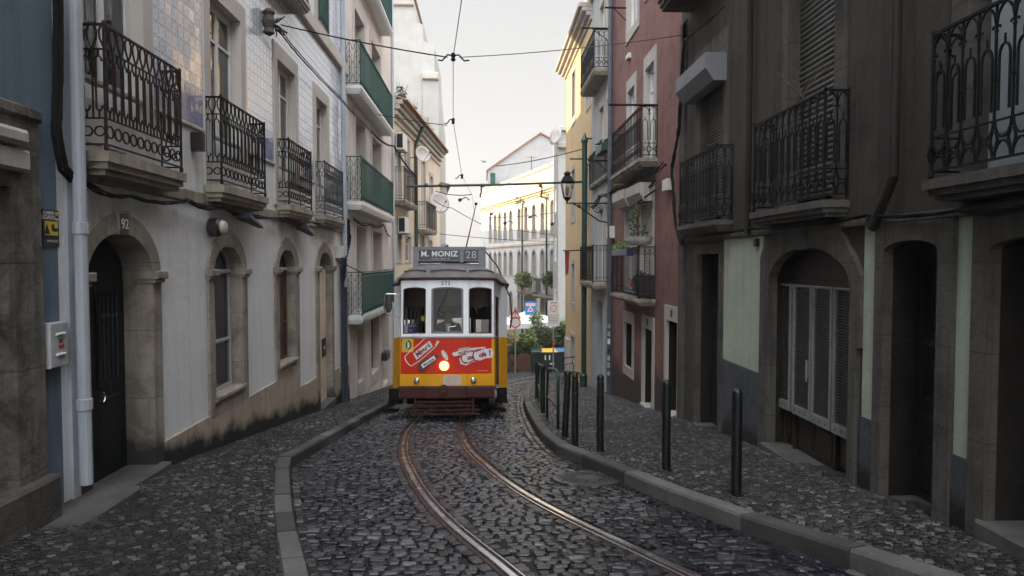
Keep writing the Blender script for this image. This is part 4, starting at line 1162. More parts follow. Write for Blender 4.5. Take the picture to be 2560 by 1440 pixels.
def ac(fr, px0, px1, py0, py1, label):
    w_ = .34; u0, u1 = fr.u(px0, py0, w_), fr.u(px1, py0, w_)
    z0, z1 = fr.v(px0, py1, w_), fr.v(px0, py0, w_)
    u0 = fr.u(px0 + 3, py0, w_); u1 = u0 + .85
    t = thing('air_conditioner', label, 'air conditioner', fr.p(u0, z0, 0), 'air conditioners on the cream house')
    MB().bev(fr, u0, u1, z0, z1, .06, w_, .02).build('casing', 'ac', t)
    g = MB(); y = u0 - .006; n = 9
    for i in range(n):
        z = z0 + .08 + (z1 - z0 - .16) * i / (n - 1)
        g.tube([fr.p(u0 - .012, z, .1), fr.p(u0 - .012, z, w_ - .03)], .008, 4)
    for i in range(4):
        q = .1 + (w_ - .13) * i / 3
        g.tube([fr.p(u0 - .013, z0 + .07, q), fr.p(u0 - .013, z1 - .07, q)], .007, 4)
    g.build('grille', 'grey_iron', t)
    MB().fbox(fr, u0 - .003, u0 + .01, z0 + .06, z1 - .06, .09, w_ - .02).build('fan_opening', 'dark', t)
    g = MB()
    for q in (u0 + .1, u1 - .1): g.tube([fr.p(q, z0 - .22, 0), fr.p(q, z0 - .015, 0), fr.p(q, z0 - .015, w_ + .02)], .015, 4); g.tube([fr.p(q, z0 - .2, .02), fr.p(q, z0 - .015, w_)], .012, 4)
    g.build('bracket', 'iron', t)
ac(K, 1005, 1033, 327, 370, 'white air conditioner high under the cornice of the cream house')
ac(K, 1010, 1043, 540, 582, 'white air conditioner below the far balcony, just above the tram roof')
def dish(fr, px, py, R, label, w_=.7):
    u, v = fr.hit(px, py, w_); c = fr.p(u, v, w_)
    t = thing('satellite_dish', label, 'satellite dish', fr.p(u, v, 0), 'satellite dishes on the left')
    ax = Vector((.55, -.8, .25)).normalized()
    MB().lathe(c, [(.001, .0), (R * .4, .02), (R * .75, .07), (R, .14), (R, .15), (R * .75, .085), (R * .4, .035), (.001, .015)], 20, axis=ax).build('reflector', 'dish', t, smooth=True)
    MB().tube([c, c - ax * .12, fr.p(u + .15, v - .1, 0)], .02, 6).build('bracket', 'grey_iron', t)
    g = MB().tube([c - Vector((0, 0, R)), c + ax * .75 + Vector((0, 0, -.15))], .012, 5); g.lathe(c + ax * .75 + Vector((0, 0, -.15)), [(.03, -.05), (.05, 0), (.03, .05)], 8, axis=ax); g.build('receiver_arm', 'grey_iron', t)
dish(K, 1054, 388, .36, 'grey satellite dish under the tiled eave of the cream house', .55)
dish(K, 1096, 508, .55, 'larger grey satellite dish beyond the farthest left balcony', .5)
# tall white house behind
yw = yk(e1) + .3
b = building('white_tower_house', 'tall plain white gable wall rising behind the cream house at the left', (-4, yw, -G(yw)))
X = lambda px, y: (ray(px, 400).x / ray(px, 400).y) * y
Z = lambda py, y: -(py - 655) / 1700 * y
F2 = Fr((0, yw, 0), (1, 0, 0))
pl = [(X(955, yw) - 6, -8), (X(1098, yw), -8), (X(1098, yw), Z(300, yw)), (X(1088, yw), Z(190, yw)), (X(1086, yw), Z(125, yw)), (X(1060, yw), Z(112, yw)), (X(1059, yw), Z(72, yw)), (X(1044, yw), Z(68, yw)), (X(1036, yw), Z(8, yw)), (X(955, yw) - 6, Z(8, yw))]
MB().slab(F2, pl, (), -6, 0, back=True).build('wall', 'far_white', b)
MB().fbox(F2, X(955, yw) - 6.2, X(1040, yw), Z(8, yw) + .01, Z(0, yw) + .01, -6.2, .3).build('roof', 'terra', b)
g = MB(); g.bev(F2, X(955, yw) - 6, X(1037, yw), Z(28, yw), Z(9, yw), .0, .18, .05); g.bev(F2, X(1057, yw), X(1092, yw) + .15, Z(208, yw), Z(190, yw), .004, .3, .06); g.build('cornice', 'stone_light', b)
MB().bev(F2, X(1058, yw), X(1098, yw), -4, Z(208, yw) - .01, .004, .12, .02).build('pilaster', 'far_white', b)
# terraces going on down the left side
b = building('rose_house', 'low rose coloured house with small tiled eave beyond the tall white gable', (-4, yw + 6, -G(yw + 6)))
K2 = Fr((X(1104, yw + 2), yw + .4, 0), (-.10, 1, 0))
hs2 = [(1.2, 2.2, .5, 2.6), (3.4, 4.4, .5, 2.6), (1.2, 2.2, -3, -.8), (3.4, 4.4, -3, -.8)]
wall_panel(K2, b, 0, 34, Z(466, yw), [rect(*h) for h in hs2], 'pink_wall', lambda u: yw + u)  # hidden length extended to block sun from the far house's lower front
for h in hs2: window(K2, b, *h, w=-.1, leaves=1, bar=(.5,)); MB().slab(K2, rect(h[0] - .15, h[1] + .15, h[2] - .1, h[3] + .15), [rect(*h)], -.2, .03).build('window_surround', 'stone_light', b)
MB().bev(K2, -.1, 34, Z(466, yw) - .5, Z(466, yw), -.02, .4, .1).build('cornice', 'stone_light', b)
MB().hexa([K2.p(-.2, Z(466, yw) + .01, .6), K2.p(34, Z(466, yw) + .01, .6), K2.p(34, Z(466, yw) + .01, -5), K2.p(-.2, Z(466, yw) + .01, -5), K2.p(-.2, Z(460, yw), .55), K2.p(34, Z(460, yw), .55), K2.p(34, Z(460, yw) + 1.0, -5), K2.p(-.2, Z(460, yw) + 1.0, -5)]).build('roof', 'terra', b)
balcony(K2, b, .9, 4.6, -.0, -.2, .5, 1.0, 'D', 'iron', 'slab_stone')
# ================================================================== RIGHT: dark old house
R_ = FRR
ru = lambda px, py=655, w=0: R_.u(px, py, w); rv = lambda px, py, w=0: R_.v(px, py, w)
uR = ru(1700, 655)
b = building('dark_house', 'tall sooty brown house with shuttered balconies and pale green ground floor at the right', (3.5, 0, -G(0)))
S1 = (ru(1812, 300), ru(1755, 300)); S2 = (ru(2092, 200), ru(1975, 200)); S3 = (ru(2540, 200) - .15, ru(2425, 200))
HD = 3.1
T0, T1 = .60, .42
nd = (ru(1801, 850), ru(1745, 850)); nt_ = rv(1770, 635)
bd = (ru(2135, 800), ru(1930, 800)); bo = (ru(2162, 800), ru(1908, 800)); bsill = rv(2010, 1160)
d2 = (ru(2353, 900), ru(2218, 900)); d2o = (ru(2393, 900), ru(2195, 900)); d2t = rv(2290, 603); d2b = rv(2218, 1245)
d3 = (ru(2485, 900) - 1.3, ru(2485, 900)); d3o = (d3[0] - .25, ru(2440, 900)); d3b = -G(d3[1]) + .22
vsb = rv(1928, 705)
holes = [rect(S1[0] - .1, S1[1] + .1, T0 + .02, HD + .1), rect(S2[0] - .1, S2[1] + .1, T0 + .02, HD + .3), rect(S3[0] - .1, S3[1] + .1, T0 + .02, HD + .3),
         rect(nd[0] - .05, nd[1] + .05, -G(nd[1]) + .0, nt_ + .03), arch(bd[0] - .1, bd[1] + .1, bsill - .05, vsb, .42), rect(d2[0] - .1, d2[1] + .1, d2b - .05, d2t + .05), rect(d3[0] - .1, d3[1] + .1, d3b - .05, d2t + .05),
         rect(-2, -.9, T0, HD), rect(S1[0], S1[1], 4.9, 7.2), rect(S2[0], S2[1], 4.9, 7.2), rect(S3[0], S3[1], 4.9, 7.2)]
wall_panel(R_, b, -8, uR, 12.0, holes, 'dark_wall')  # unseen upper wall made taller to dim the near street
for q in (S1, S2, S3):
    window(R_, b, q[0], q[1], 4.9, 7.2, w=-.15)
    surround(R_, b, rect(q[0], q[1], 4.9, 7.2), rect(q[0] - .2, q[1] + .2, 4.8, 7.4), mat='stone_dark')
window(R_, b, -2, -.9, T0, HD, w=-.15)
GT = .33                                 # top of ground floor dressing
for q, h, ex in ((S1, HD, .28), (S2, HD + .5, .17), (S3, HD + .5, .17)):
    MB().slab(R_, rect(q[0] - .2, q[1] + ex, T0, h + .3), [rect(q[0], q[1], T0 + .01, h)], -.26, .03).build('stone_surround', 'stone_dark', b)
sz = rv(1812, 160)
slats(R_, b, S1[0], S1[1], T0 + .1, HD, -.10, .052, 'shutter')
slats(R_, b, S2[0], S2[1], T0 + .1, HD + .5, -.12, .062, 'shutter')
MB().bev(R_, S3[0], S3[1], T0 + .02, HD + .5, -.2, -.14, .01).bev(R_, S3[0] + .1, (S3[0] + S3[1]) / 2 - .06, T0 + .3, HD, -.14, -.125, .01).bev(R_, (S3[0] + S3[1]) / 2 + .06, S3[1] - .1, T0 + .3, HD, -.14, -.125, .01).build('shutter', 'grey_white', b)
# box of the roller awning over the far shutter
z1 = rv(1815, 60, .3)
bx = MB(); bx.slab(R_, rect(S1[0] - .12, S1[1] + .32, HD - .28, HD + .02), (), .02, .02)
q0, q1 = S1[0] - .14, S1[1] + .34
bx.add([R_.p(u, v, w) for u in (q0, q1) for v, w in ((2.62, .03), (2.62, .22), (2.80, .34), (3.02, .34), (3.02, .03))], [(0, 1, 2, 3, 4), (9, 8, 7, 6, 5)] + [(i, (i + 1) % 5, 5 + (i + 1) % 5, 5 + i) for i in range(5)])
bx.build('roller_box', 'awning_grey', b)
# balconies
PB = .24
for k, (xa, xb, ya) in enumerate(((1790, 1700, 500), (2060, 1885, 430), (2760, 2330, 300))):
    u0 = ru(xa, ya, PB); u1 = ru(xb, ya, PB)
    if k == 2: u0 = 2.9
    balcony(R_, b, u0, u1, T0, T1 + .02, PB, 1.65, 'B', 'iron', 'stone_dark', corbels=False)
# upper balcony seen at the top edge
u0 = 9.9
balcony(R_, b, u0, ru(1650, 30, .55), 4.5, 4.22, .55, 5.5, 'B', 'iron', 'stone_dark')
balcony(R_, b, 6.2, 8.5, 4.5, 4.22, .55, 5.5, 'B', 'iron', 'stone_dark')  # unseen, added to keep skylight off the near wall
balcony(R_, b, 2.6, 5.2, 4.5, 4.22, .55, 5.5, 'B', 'iron', 'stone_dark')  # also unseen, added to darken the wall below
MB().bev(R_, -8, uR, 11.6, 12.0, -.02, .75, .1).build('added_eaves', 'stone_dark', b)  # out of view, added to shade the near facade
MB().bev(R_, uR - .34, uR - .05, -G(uR) - .1, 4.2, -.01, .05, .01).build('pilaster', 'stone_dark', b)
# cornice line above ground floor and green roughcast fields
MB().bev(R_, 2.4, uR - .35, GT, GT + .07, -.02, .045, .01).build('string_course', 'stone_dark', b)
g = MB(); pt = rv(1905, 935)
for a, c in ((nd[1] + .2 - .0, nd[1] + .2), (bo[1] + .0, nd[0] - .15), (d2o[1] + .0, bo[0] - .0), (d3o[1] + .0, d2o[0] - .0)):
    if c - a > .05: g.slab(R_, rect(a, c, pt if a > 7 else -1.43, GT), (), -.01, .015)
g.build('roughcast', 'green_wall', b)
g = MB()
for a, c in ((bo[1], nd[0] - .15), (d2o[1], bo[0]), (d3o[1], d2o[0])):
    g.add([R_.p(p, q, r) for r in (-.01, .03) for p, q in ((a, -G(a) - .1), (c, -G(c) - .1), (c, -1.43), (a, -1.43))], [(0, 1, 2, 3), (4, 5, 6, 7), (0, 1, 5, 4), (1, 2, 6, 5), (2, 3, 7, 6), (3, 0, 4, 7)])
g.build('plinth', 'stone_grey', b)
# narrow door
MB().slab(R_, rect(nd[0] - .16, nd[1] + .12, -G(nd[1]) - .1, nt_ + .15), [rect(nd[0], nd[1], -G(nd[1]) + .12, nt_ - .0)], -.05, .04).build('stone_surround', 'stone_dark', b)
MB().slab(R_, rect(nd[0] - .02, nd[1] + .02, -G(nd[1]) + .0, nt_ + .02), [rect(nd[0], nd[1], -G(nd[1]) + .12, nt_ - .0)], -.28, -.051).build('door_reveal_shade', 'reveal_shade', b)  # reveal painted dark for the shade in the narrow doorway
MB().slab(R_, rect(nd[0], nd[1], -G(nd[1]) + .1, nt_), (), -.31, -.24).build('door', 'dark_wood', b)
MB().bev(R_, nd[0] - .05, nd[1] + .05, -G(nd[0]) - .1, -G(nd[1]) + .126, -.24, .08, .01).build('doorstep', 'step_stone', b)
# wide arched shopfront
cx = (bo[0] + bo[1]) / 2
outer = [(bo[0] + .06, bsill - .4), (bo[1], bsill - .4), (bo[1], vsb + .30), (bo[1] - .16, vsb + .52), (bo[1] - .34, GT), (bo[0] + .40, GT), (bo[0] + .14, vsb + .30), (bo[0], vsb + .12), (bo[0], vsb - .55), (bo[0] + .06, vsb - .57)]
MB().slab(R_, outer, [arch(bd[0], bd[1], bsill, vsb, .40, 18)], -.06, .05).build('stone_surround', 'stone_dark', b)
MB().slab(R_, arch(bd[0] - .025, bd[1] + .025, bsill - .1, vsb, .425, 18), [arch(bd[0], bd[1], bsill, vsb, .40, 18)], -.27, -.061).build('door_reveal_shade', 'reveal_shade', b)  # shade of the arched recess painted as a dark reveal
keystone(R_, b, cx, vsb + .38, GT - .0, .22, 'stone_dark', .07)
sh = MB().slab(R_, arch(bd[0], bd[1], bsill, vsb, .40, 18), (), -.30, -.2).build('shopfront', 'brown_wood', b)
g = MB()
PX = [(1939, 1973), (1980, 2024), (2028, 2075), (2081, 2131)]
g.fbox(R_, bd[0], bd[1], vsb - .04, vsb + .03, -.2, -.16)
for xa, xb in PX:
    a, c = ru(xb, 870, -.1), ru(xa, 870, -.1)
    g.bev(R_, a + .05, c - .05, bsill + .08, bsill + .40, -.2, -.17, .02)
for x in (bd[0] + .02, ru(1976, 870, -.1), ru(2078, 870, -.1), bd[1] - .03): g.fbox(R_, x - .02, x + .02, bsill, vsb - .041, -.2, -.15)
g.build('panelling', 'brown_wood', sh)
zt_, zb2 = rv(2000, 714), rv(1955, 1030)
for xa, xb in PX:
    a, c = ru(xb, 870, -.1), ru(xa, 870, -.1)
    f = MB().slab(R_, rect(a, c, zb2, zt_), [rect(a + .022, c - .022, zb2 + .10, zt_ - .022)], -.145, -.10).build('grille_panel', 'grille_frame', sh)
    g = MB()
    n = 46
    for i in range(n):
        z = zb2 + .10 + (zt_ - zb2 - .12) * (i + .5) / n
        g.fbox(R_, a + .02, c - .02, z - .006, z + .006, -.135, -.122)
    for i in range(1, 10): g.fbox(R_, a + (c - a) * i / 10 - .003, a + (c - a) * i / 10 + .003, zb2 + .1, zt_ - .02, -.14, -.136)
    g.build('louvre', 'mesh', f)
    g = MB()
    for i in (.2, .5, .8): g.lathe(R_.p(a + (c - a) * i, zb2 + .045, -.1), [(.010, 0), (.010, .004), (.001, .006)], 8, axis=(-1, 0, 0))
    g.build('screw', 'black', f)
a = ru(2026, 870, -.1)
MB().tube([R_.p(a + .03, rv(2015, 905), -.07), R_.p(a + .03, rv(2015, 960), -.07)], .012, 6).fbox(R_, a - .0, a + .05, rv(2015, 950), rv(2015, 910), -.1, -.09).build('handle', 'grille_frame', sh)
MB().bev(R_, bd[0] - .02, bd[1] + .02, bsill - .35, bsill + .006, -.25, .12, .015).build('doorstep', 'step_stone', b)
# second door
for (i, o, tt, bb) in ((d2, d2o, d2t, d2b), (d3, d3o, d2t, d3b)):
    MB().slab(R_, rect(o[0], o[1], bb - .35, GT), [arch(i[0], i[1], bb, tt - .08, .09)], -.035, .05).build('stone_surround', 'stone_dark', b)
    MB().slab(R_, rect(i[0] - .02, i[1] + .02, bb - .3, tt + .03), [arch(i[0], i[1], bb, tt - .08, .09)], -.3, -.036).build('door_reveal_shade', 'reveal_shade', b)  # door recess shade painted on as a dark reveal
    d = MB().slab(R_, rect(i[0], i[1], bb, tt), (), -.36, -.28).build('door', 'dark_wood', b)
    g = MB(); m = (i[0] + i[1]) / 2
    g.fbox(R_, m - .02, m + .02, bb, tt, -.28, -.25)
    for s in ((i[0] + .06, m - .05), (m + .05, i[1] - .06)):
        g.bev(R_, s[0], s[1], bb + .1, bb + .75, -.28, -.26, .02)
        g.slab(R_, rect(s[0], s[1], bb + .85, tt - .15), [rect(s[0] + .04, s[1] - .04, bb + .89, tt - .2)], -.28, -.262)
        for k in range(4):
            u = s[0] + .04 + (s[1] - s[0] - .08) * (k + .5) / 4
            g.tube([R_.p(u, bb + .9, -.262), R_.p(u, tt - .2, -.262)], .007, 4)
            g.lathe(R_.p(u, bb + 1.35, -.262), [(.003, -.06), (.02, 0), (.003, .06)], 6)
    g.build('panelling', 'dark_wood', d)
    MB().slab(R_, rect((i[0] + m) / 2 - .08, (i[0] + m) / 2 + .08, bb + .95, tt - .25), (), -.279, -.272).build('pane', 'blue_wall', d)
    MB().bev(R_, i[0] - .04, i[1] + .04, bb - .3, bb + .006, -.28, .09, .015).build('doorstep', 'step_stone', b)
g = MB()
for px, y0, y1 in ((1872, 0, 580), (2236, 0, 450)):
    u = ru(px, 300, .08); zb3 = .5 if px < 2000 else rv(px, 440, .08)
    pts = [R_.p(u, 9, .08), R_.p(u, zb3, .08)]
    if px > 2000: pts += [R_.p(u + .06, zb3 - .10, .08), R_.p(u + .30, zb3 - .42, .08), R_.p(u + .34, .40, .08)]
    else: pts += [R_.p(u, .36, .08)]
    MB().tube(pts, .042, 10).build('downpipe', 'pipe_brown', b)
    for z in (1.2, 3.0): pass
u = ru(1898, 590)
MB().bev(R_, u - .05, u + .05, .2, .30, .016, .06, .01).build('doorbell', 'black', b)

# ================================================================== RIGHT: red house
uS = ru(1530, 655)
b = building('red_house', 'faded red plastered house with two balconies on the right pavement', (3.5, uR, -G(uR)))
def rr(x0, x1, y0, y1, py=None):
    py = py or (y0 + y1) / 2
    return (ru(x1, py), ru(x0, py), rv(x0 if False else (x0 + x1) / 2, y1), rv((x0 + x1) / 2, y0))
wa = (ru(1588, 300), ru(1571, 300), 2.15, rv(1588, 212)); wb = (ru(1637, 300), ru(1615, 300), 2.15, rv(1637, 150))
wc = (ru(1590, 580), ru(1566, 580), -.75, rv(1578, 545) + .35); wd = (ru(1632, 580), ru(1605, 580), -.75, rv(1618, 500))
wt = (ru(1595, 30), ru(1570, 30), rv(1590, 60) + .05, 7.3); gw = (ru(1582, 860), ru(1563, 860), rv(1575, 920), rv(1573, 808))
gd = (ru(1632, 900), ru(1610, 900), -G(ru(1620)) + .12, rv(1620, 822)); ge = (ru(1696, 900), ru(1668, 900), -G(ru(1680)) + .12, rv(1682, 803))
wt2 = (wb[0], wb[1], 5.9, 7.9)
allw = [wa, wb, wc, wd, wt, gw, gd, ge, wt2]
wall_panel(R_, b, uR + .004, uS, 9.0, [rect(*q) for q in allw], 'red_wall')
for i, q in enumerate(allw):
    sill = q in (wt, gw, wt2); m = .15
    ol = rect(q[0] - m, q[1] + m, q[2] - (.22 if sill else .0 if q[2] > -1 else .2), q[3] + .28)
    low_ = q in (gw, gd, ge)
    MB().slab(R_, ol, [rect(*q)], -.03 if low_ else -.2, .03).build('stone_surround', 'stone_light', b)
    if low_: MB().slab(R_, rect(q[0] - .02, q[1] + .02, q[2] - .02, q[3] + .02), [rect(*q)], -.2, -.031).build('door_reveal_shade' if q is not gw else 'window_reveal_shade', 'reveal_shade', b)  # ground floor reveals painted dark in place of shade
    if i in (0, 1, 2, 4, 8): window(R_, b, *q, w=-.08, leaves=2, bar=(.75,), fw=.08, curtain='cloth_w')
for q in (gw,): MB().slab(R_, rect(*q), (), -.25, -.18).build('window', 'dark_wood', b)
for q in (gd, ge):
    d = MB().slab(R_, rect(*q), (), -.3, -.2).build('door', 'dark_wood' if q is gd else 'shutter', b)
    MB().bev(R_, q[0] + .08, q[1] - .08, q[2] + .1, q[2] + .8, -.2, -.18, .02).bev(R_, q[0] + .08, q[1] - .08, q[2] + .9, q[3] - .15, -.2, -.18, .02).build('moulding', 'dark_wood' if q is gd else 'shutter', d)
    MB().bev(R_, q[0] - .05, q[1] + .05, q[2] - .3, q[2] + .006, -.2, .08, .01).build('doorstep', 'stone_light', b)
    pz = q[3] + .15
    MB().bev(R_, (q[0] + q[1]) / 2 - .06, (q[0] + q[1]) / 2 + .06, pz - .07, pz + .07, .03, .04, .003).build('number_plate', 'grey_iron', b)
slats(R_, b, wd[0], wd[1], wd[2], wd[3], -.06, .06, 'shutter_lt')
for q, w_ in ((wc, 'white awning box over the far window of the lower red balcony'), (wd, 'white awning box over the near shutter of the lower red balcony')):
    z = q[3] + (.02 if q is wc else .05)
    MB().add([R_.p(u, v, w) for u in (q[0] - .12, q[1] + .25) for v, w in ((z - .12, .035), (z - .12, .22), (z + .05, .32), (z + .26, .32), (z + .26, .035))],
             [(0, 1, 2, 3, 4), (9, 8, 7, 6, 5)] + [(i, (i + 1) % 5, 5 + (i + 1) % 5, 5 + i) for i in range(5)]).build('awning_box', 'stone_light', b)
g = MB(); z = wd[3] - .1
g.tube([R_.p(wd[0] - .6, z + .2, .1), R_.p(wd[0] + .5, z - .05, .35), R_.p(wd[0] + 1.2, z + .02, .3)], .02, 5); g.tube([R_.p(wd[0] - .7, z - .1, .3), R_.p(wd[1] + .9, z - .05, .3)], .015, 5)
g.build('awning_arm', 'iron', b)
PR = .34
u0, u1 = ru(1602, 350, PR), ru(1531, 350, PR); zt = rv(1604, 393, PR)
balcony(R_, b, u0, u1, zt, zt - .17, PR, zt + 1.05, 'B', 'iron', 'slab_stone', lip=.05)
u0, u1 = ru(1597, 700, PR), ru(1531, 700, PR); zt = rv(1597, 748, PR)
lowb = (u0, u1, zt)
balcony(R_, b, u0, u1, zt, zt - .15, PR, zt + 1.08, 'D', 'iron', 'slab_stone', lip=.05)
MB().fbox(R_, u0, u0 + .02, zt + .05, zt + .5, .02, PR - .02).build('wind_screen', 'dark_wood', b)
# shelf arms and clothes lines
for pxw, pxo, py, stay in ((1644, 1521, 263, 0), (1568, 1512, 20, 1), (1520, 1452, 71, 1), (1521, 1470, 402, 1)):
    uu = ru(pxw, py); zz_ = rv(pxw, py); wo = 3.5 - (ray(pxo, py).x / ray(pxo, py).y) * uu
    g = MB().tube([R_.p(uu, zz_, -.02), R_.p(uu, zz_, wo)], .024, 5)
    if stay: g.tube([R_.p(uu, zz_ - .35, -.01), R_.p(uu, zz_ - .01, wo * .6)], .014, 5)
    g.build('bracket_arm', 'iron', b)
dp = ru(1524, 655, .12)
dpo = MB().tube([R_.p(dp, -G(dp) - .05, .12), R_.p(dp, 9, .12)], .07, 10).build('downpipe', 'pipe_dark', b)
for k_, (z_, m_) in enumerate(((-1.75, 'stone_light'), (-1.95, 'dish'), (-2.15, 'film_white'), (-2.42, 'green_iron'), (-2.62, 'dirty_white'), (-2.8, 'stone_light'), (-3.05, 'dish'))):
    a_ = R_.p(dp, z_, .12) + Vector((-.02, -.068, 0))
    MB().box(a_.x - .04, a_.x + .035, a_.y - .008, a_.y + .004, a_.z - .06 - .02 * (k_ % 3), a_.z + .05).build('sticker', m_, dpo)
g = MB(); z = rv(1505, 365, .0)
g = MB().bev(R_, ru(1683, 470), ru(1670, 470) + 0, rv(1677, 477), rv(1677, 448), 0, .12, .01)
g.build('alarm_siren', 'ac', None, **tagd('small pale alarm siren box on the red wall beside the thick black cables', 'alarm box'))
MB().bev(R_, ru(1537, 580), ru(1528, 580), rv(1532, 596), rv(1532, 566), .0, .14, .02).build('junction_box', 'ac', None, **tagd('white rounded box on the red wall by the downpipe and lantern bracket', 'junction box'))
MB().bev(R_, ru(1578, 140), ru(1572, 140), rv(1575, 148), rv(1575, 136), .0, .08, .01).build('junction_box', 'ac', None, **tagd('tiny pale box high on the red wall left of the tall window', 'junction box'))

# ================================================================== RIGHT: narrow grey-white house
uT = ru(1478, 655)
b = building('grey_white_house', 'narrow grey-white house with three iron balconies, behind the dark downpipe', (3.5, uS, -G(uS)))
ww = [(dp + .35, dp + 1.1), (dp + 1.6, dp + 2.4)]
fls = [-.62, 2.45, 5.5]
hs3 = [rect(a, c, f, f + 2.2) for f in fls for a, c in ww] + [rect(ww[0][0], ww[0][1], -G(ww[0][0]) + .1, -1.3), rect(ww[1][0], ww[1][1] + .2, -G(ww[1][0]) + .0, -1.2)]
wall_panel(R_, b, uS + .004, uT, 9.3, hs3, 'grey_white')
for h in hs3[:6]:
    q = (h[0][0], h[1][0], h[0][1], h[2][1])
    window(R_, b, *q, w=-.08, leaves=2, bar=(.75,), fw=.08, curtain='cloth_w'); MB().slab(R_, rect(q[0] - .13, q[1] + .13, q[2], q[3] + .2), [rect(*q)], -.2, .03).build('stone_surround', 'stone_light', b)
for h in hs3[6:]: MB().slab(R_, h, (), -.3, -.2).build('door', 'dark_wood', b); MB().slab(R_, rect(h[0][0] - .12, h[1][0] + .12, h[0][1] - .2, h[2][1] + .15), [h], -.25, .03).build('stone_surround', 'grey_white', b)
for f, p in ((fls[0], .4), (fls[2], .42)):
    a = ru(1484, 400, p); c = ru(1452, 400, p)
    balcony(R_, b, a, c, f, f - .17, p, f + 1.1, 'B' if f > 1 else 'D', 'iron', 'slab_stone', lip=.03)
balcony(R_, b, dp + .25, uT - .3, fls[1], fls[1] - .1, .12, fls[1] + .98, 'D', 'iron', 'slab_stone', lip=.02)
g = MB()
for i, w_ in enumerate((.1, .22, .36)): g.bev(R_, uS, uT, 8.5 + i * .22, 8.7 + i * .22, -.02, w_, .03)
g.build('cornice', 'stone_light', b)
# ================================================================== RIGHT: yellow house
uU = ru(1414, 655)
b = building('yellow_house', 'ochre yellow corner house with a moulded cornice at the right beyond the green post', (3.5, uT, -G(uT)))
yw_ = []
for (xa, xb, y0, y1) in ((1430, 1437, 190, 300), (1466, 1474, 130, 260), (1429, 1437, 430, 541), (1462, 1471, 420, 560), (1430, 1437, 660, 755), (1429, 1438, 838, 900)):
    yw_.append((ru(xb), ru(xa), rv(xa, y1), rv(xa, y0)))
wall_panel(R_, b, uT + .004, uU, rv(1414, 172), [rect(*q) for q in yw_], 'yellow_wall')
for q in yw_:
    window(R_, b, *q, w=-.13, leaves=1, bar=(.5,), fw=.04, frame='shutter', glassm='dark_pane'); MB().slab(R_, rect(q[0] - .16, q[1] + .16, q[2] - .3, q[3] + .16), [rect(*q)], -.2, .025).build('stone_surround', 'stone_light', b)
zc = rv(1414, 172); g = MB()
for i, w_ in enumerate((.08, .2, .34, .45)): g.bev(R_, uT - .02, uU + w_, zc - .5 + i * .14, zc - .37 + i * .14, -.02, w_, .02)
g.build('cornice', 'stone_light', b)
g = MB()
g.bev(R_, uT, uU - .1, zc + .3, zc + .45, -.5, -.2, .02); g.bev(R_, uT, uU - .1, zc + 1.1, zc + 1.25, -.5, -.2, .02)
k = uT + .1
while k < uU - .2: g.fbox(R_, k, k + .1, zc + .45, zc + 1.1, -.42, -.3); k += .24
g.build('balustrade', 'yellow_wall', b)
MB().hexa([R_.p(uT, zc + .02, -.6), R_.p(uU, zc + .02, -.6), R_.p(uU, zc + .02, -5), R_.p(uT, zc + .02, -5), R_.p(uT, zc + 1.9, -.9), R_.p(uU, zc + 1.9, -.9), R_.p(uU, zc + 3, -4.8), R_.p(uT, zc + 3, -4.8)]).build('roof', 'terra', b)
MB().slab(Fr((3.5, uU, 0), (-1, 0, 0)), [(0, -G(uU) - .3), (0, zc), (-6, zc), (-6, -G(uU) - .3)], (), -.1, .003).build('wall', 'yellow_wall', b)
q = (ru(1424, 860), ru(1416, 860))
MB().bev(R_, q[0], q[1] - .1, rv(1420, 935), rv(1420, 845), 0, .1, .01).build('notice_board', 'dish', None, **tagd('grey metal cabinet hung on the lower corner of the yellow house', 'cabinet'))

# ================================================================== far: white rows of arched windows
ob = Vector((5.25, 45, 0)); FA = Fr(ob, (-.2504, .9681, 0), -1)
b = building('white_arched_house', 'long white house with rows of arched windows, sunlit at the street end', (5.25, 45, -6.5))
us = [FA.u(px, 600) for px in (1382, 1357, 1335.5, 1316, 1298.7, 1277.8, 1263.6, 1250, 1238.7, 1226.7)]
yf = lambda u: 45 + u * .968
rows = [(1.9, 3.95, .36), (-1.1, .5, .36), (-4.3, -2.9, .36)]
holes = []; al = []
for (z0, z1, rs) in rows:
    for k, u in enumerate(us):
        hw = .40; q = (u - hw, u + hw, z0, z1, rs)
        if z0 < -4 and k in (0,): pass
        al.append(q); holes.append(arch(q[0], q[1], z0, z1, rs, 8))
e0, e1_ = -1.0, FA.u(1203, 600)
CZ = FA.v(1393, 469)
wall_panel(FA, b, e0, e1_, CZ + 1.6, holes, 'arch_white', yf, body=8)
for q in al:
    window(FA, b, q[0], q[1], q[2], q[3], q[4], w=-.16, leaves=2, bar=(.5,), fw=.04, frame='dirty_white', glassm='dark_pane')
    MB().slab(FA, arch(q[0] - .16, q[1] + .16, q[2] - .12, q[3], q[4] + .16, 8), [arch(q[0], q[1], q[2], q[3], q[4], 8)], -.2, .05).build('window_surround', 'stone_light', b)
g = MB(); BZ = FA.v(1393, 604)
g.bev(FA, e0, e1_, BZ - .12, BZ + .08, -.02, .09, .02)
for i, w_ in enumerate((.1, .24, .4)): g.bev(FA, e0, e1_, CZ - .3 + i * .15, CZ - .16 + i * .15, -.02, w_, .02)
g.build('cornice', 'ochre_old', b)
MB().bev(FA, e0, e1_, CZ + 1.62, CZ + 1.8, -.2, .1, .02).bev(FA, e0, e1_, CZ + .2, CZ + 1.58, -.02, .02, .02).build('parapet', 'ochre_old', b)
MB().bev(FA, e0, e1_, -7.5, -4.5, -.02, .04, .02).build('plinth', 'beige_trim', b)
